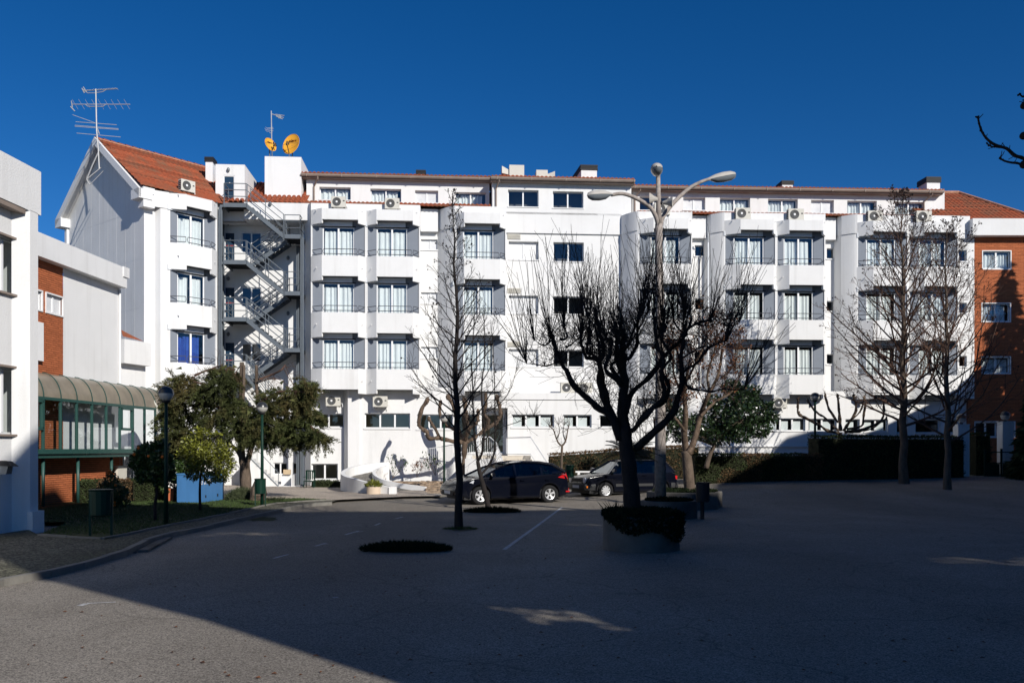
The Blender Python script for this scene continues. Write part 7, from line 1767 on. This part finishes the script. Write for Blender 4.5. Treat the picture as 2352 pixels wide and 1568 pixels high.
    for s in (0, 1):
        hi = rows[s][1]; lo = rows[s][0]; sg = 1 if s == 0 else -1; o = V((0, sg * .012, .01))
        pl.tube([V(lo[0]) + o] + [V(hi[i]) + o for i in range(0, m)] + [V(lo[-1]) + o], .032, 6)
        for xb, w in (((.02, .05), (-1.02, .045)) if style == 'm' else ((-.05, .05),)):
            zt = 1.44 if style == 'm' else 1.38; yb = sg * (hw * .93 + .008); yt = sg * (hr + .012); pl.hexa([(xb - w, yb - .01 * sg, belt(xb) - .02), (xb + w, yb - .01 * sg, belt(xb) - .02), (xb + w, yb + .006 * sg, belt(xb) - .02), (xb - w, yb + .006 * sg, belt(xb) - .02), (xb - w - .03, yt - .01 * sg, zt), (xb + w - .03, yt - .01 * sg, zt), (xb + w - .03, yt + .006 * sg, zt), (xb - w - .03, yt + .006 * sg, zt)])
        # rear quarter panel
        k = m - 2; xa = hi[k][0] + (.05 if style == 'm' else .22)
        pl.poly((xa, sg * hw * .95, belt(xa) - .02), (hi[-1][0], sg * hw * .95, belt(hi[-1][0])), tuple(V(hi[-1]) + o), tuple(V(hi[k]) + o), (xa + .12, sg * (hr + .04), hi[k][1] and 1.33))
    pl.build('pillars', paint, r_)
    si = MB()
    for x in (.35, -.75):
        for y in (-.38, .38): si.box(x - .25, x + .2, y - .24, y + .24, .4, .75); si.box(x - .32, x - .2, y - .24, y + .24, .6, 1.22)
    bevel(si.build('seats', 'interior', r_), .05, 2)
    for x in wx:
        for s in (1, -1): wheel(r_, x, s * (hw - .10), wr, .2, 5 if style == 'm' else 9, s)
    for s in (1, -1):
        MB().hexa([(.86, s * hw * .93, .99), (.98, s * hw * .93, .99), (.98, s * (hw + .16), 1.0), (.86, s * (hw + .16), 1.0), (.84, s * hw * .93, 1.1), (.93, s * hw * .93, 1.1), (.93, s * (hw + .15), 1.12), (.86, s * (hw + .15), 1.12)]).build('side_mirror', paint, r_)
        y = s * (hw - .02)
        if style == 'm':
            MB().hexa([(1.62, s * (hw - .02), .70), (2.07, s * hw * .72, .63), (2.02, s * hw * .5, .66), (1.6, s * hw * .7, .72), (1.55, s * (hw - .04), .86), (1.99, s * hw * .74, .76), (1.95, s * hw * .5, .78), (1.5, s * hw * .7, .88)]).build('headlight', 'headlamp', r_)
            MB().hexa([(-1.62, y + s * .015, .93), (-2.11, s * hw * .80, .86), (-2.08, s * hw * .55, .86), (-1.7, y - s * .1, .93), (-1.82, y - s * .01, 1.03), (-2.06, s * hw * .80, 1.04), (-2.04, s * hw * .55, 1.04), (-1.9, y - s * .1, 1.03)]).build('tail_light', 'redlamp', r_)
            MB().box(-2.13, -1.98, s * hw * .9 - .03, s * hw * .9 + .02, .38, .43).build('reflector', 'redlamp', r_)
        else:
            MB().tube([(1.98, s * .58, .68), (2.035, s * .58, .68)], .105, 14).build('headlight', 'headlamp', r_); MB().box(1.98, 2.04, s * .58 - .2, s * .58 + .2, .40, .47).build('indicator', 'amber', r_)
            MB().box(1.0, 1.09, y - .005, y + s * .012, .68, .71).build('side_indicator', 'amber', r_)
            MB().box(-1.985, -1.85, s * .70 - .1, s * .70 + .06, .68, .82).build('tail_light', 'redlamp', r_)
        hb = MB()
        for x in ((-.25, -1.22) if style == 'm' else (-.45,)): hb.box(x - .08, x + .08, y - .01, y + s * .035, .83, .86)
        hb.build('door_handle', paint, r_)
    if style == 'm':
        bevel(MB().hexa([(-1.7, -hw * .93, .22), (-2.14, -hw * .8, .26), (-2.14, hw * .8, .26), (-1.7, hw * .93, .22), (-1.7, -hw * .95, .42), (-2.16, -hw * .8, .46), (-2.16, hw * .8, .46), (-1.7, hw * .95, .42)]).build('rear_bumper', 'plastic', r_), .03, 2)
        MB().box(2.14, 2.2, -.5, .5, .33, .5).build('grille', 'black', r_)
    else:
        for x0, x1 in ((1.66, 2.09), (-2.08, -1.66)):
            f, b = (x1, x0) if x0 > 0 else (x0, x1)
            bevel(MB().hexa([(b, -hw - .012, .28), (f, -hw * .84, .30), (f, hw * .84, .30), (b, hw + .012, .28), (b, -hw - .012, .56), (f, -hw * .84, .56), (f, hw * .84, .56), (b, hw + .012, .56)]).build('bumper', 'plastic', r_), .04, 2)
        MB().box(1.97, 2.03, -.46, .46, .62, .74).build('grille', 'black', r_)
        for s in (1, -1): MB().box(-.82, .82, s * hw - .01, s * hw + .018, .44, .54).build('side_trim', 'plastic', r_)
    MB().box(2.19 if style == 'm' else 2.09, 2.205 if style == 'm' else 2.10, -.26, .26, .38, .49).build('number_plate', 'plate', r_)
    return r_
def placecar(c, uf, vf, ur, vr, wx, hw, sc_, shift=(0, 0)):
    a, b = G(uf, vf), G(ur, vr); d = (a - b).normalized(); ang = atan2(d.y, d.x); s = (a - b).length / (wx[0] - wx[1]) if sc_ is None else sc_[0]
    n = V((-d.y, d.x, 0)); mid = a.lerp(b, .5); loc = mid - n * hw * s * .85
    c.location = (loc.x + shift[0], loc.y + shift[1], 0); c.rotation_euler = (0, 0, ang); c.scale = (s, s, s * (sc_[1] if sc_ else 1)); return s
c1 = car('parked_car', 'black hatchback with five spoke wheels parked nearest, side on before the entrance steps', 'm', 'bluecar')
s1 = placecar(c1, 1101.5, 1158.5, 1260, 1153.8, (1.33, -1.31), .88, None); c1.scale.z = s1 * .955
bpy.context.view_layer.update()
c2_ = copy_thing(c1, c1.location + V((.12, 2.2, 0)), c1.rotation_euler.z, 'dark car mostly hidden behind the black hatchback, only windscreen and bonnet showing', None, c1.scale)
c3 = car('parked_car', 'old dark blue hatchback with grey bumpers and round headlights, half hidden by the pollarded tree', 'g', 'bluecar')
placecar(c3, 1371, 1144, 1533, 1140, (1.24, -1.23), .84, (1.12, 1.0))
# gate, pillars and bins at the right
def pillar(u0, u1, vt, vb, d, label):
    x0, x1 = (u0 - CU) / F * d, (u1 - CU) / F * d; zb = EYE + (CV - vb) / F * d; zt = EYE + (CV - vt) / F * d; r_ = thing('gate_pillar', ((x0 + x1) / 2, d, zb), label, 'pillar', 'white gate pillars'); MB().box(x0, x1, d, d + .55, zb - .3, zt).build('shaft', 'stucco', r_); MB().box(x0 - .02, x1 + .02, d - .02, d + .57, zt, zt + .05).build('cap', 'trim', r_); return V(((x0 + x1) / 2, d + .27, zt + .05))
for a, lab in (((2201, 2227, 976, 1090, 45.2), 'white gate pillar in the shade at the end of the tall hedge'), ((2303, 2328, 969, 1088, 46.5), 'white gate pillar beside the green gate at the right edge')):
    t = pillar(*a, lab); r_ = thing('globe_lamp', t, 'globe lamp with dark cap on the ' + ('left' if a[0] < 2250 else 'right') + ' white gate pillar', 'lamp'); MB().tube([t, t + V((0, 0, .1))], .08, 10).build('neck', 'black', r_); MB().sphere(t + V((0, 0, .3)), .24, 16, 10, -pi / 2, .05).build('globe', 'globe', r_, smooth=True); MB().sphere(t + V((0, 0, .3)), .245, 16, 8, .03, pi / 2).build('globe_cap', 'globecap', r_, smooth=True)
GT = thing('gate', P(2300, 1095, 45.5), 'low green metal gate frame with solid green panels at the right edge', 'gate')
for u in (2262, 2300, 2342): x, y = X(u, 45.3); MB().box(x - .04, x + .04, y - .04, y + .04, .3, 2.1).build('post', 'green', GT)
for z in (1.35, 1.9, .75): MB().box(X(2262, 45.3)[0], X(2342, 45.3)[0], 45.28, 45.33, z, z + .05).build('rail', 'green', GT)
for a, b in ((2264, 2298), (2302, 2340)): MB().box(X(a, 45.3)[0] + .04, X(b, 45.3)[0] - .04, 45.3, 45.33, .5, 1.34).build('panel', 'green', GT)
# white bench-like rail behind the cars
WR = thing('white_rail', P(1340, 1090, 43.8), 'low white rail on short posts between the parked cars before the dry hedge', 'rail'); x0, x1 = X(1322, 43.8)[0], X(1372, 43.8)[0]
MB().box(x0, x1, 43.8, 43.95, .92, 1.0).build('bar', 'stucco', WR)
for f in (.15, .85): x = x0 + (x1 - x0) * f; MB().box(x - .06, x + .06, 43.8, 43.95, 0, .92).build('post', 'stucco', WR)
for o in bpy.data.objects:
    if o.type == 'EMPTY' and 'label' in o and o.get('label') == 'x': print('UNLABELLED', o.name)
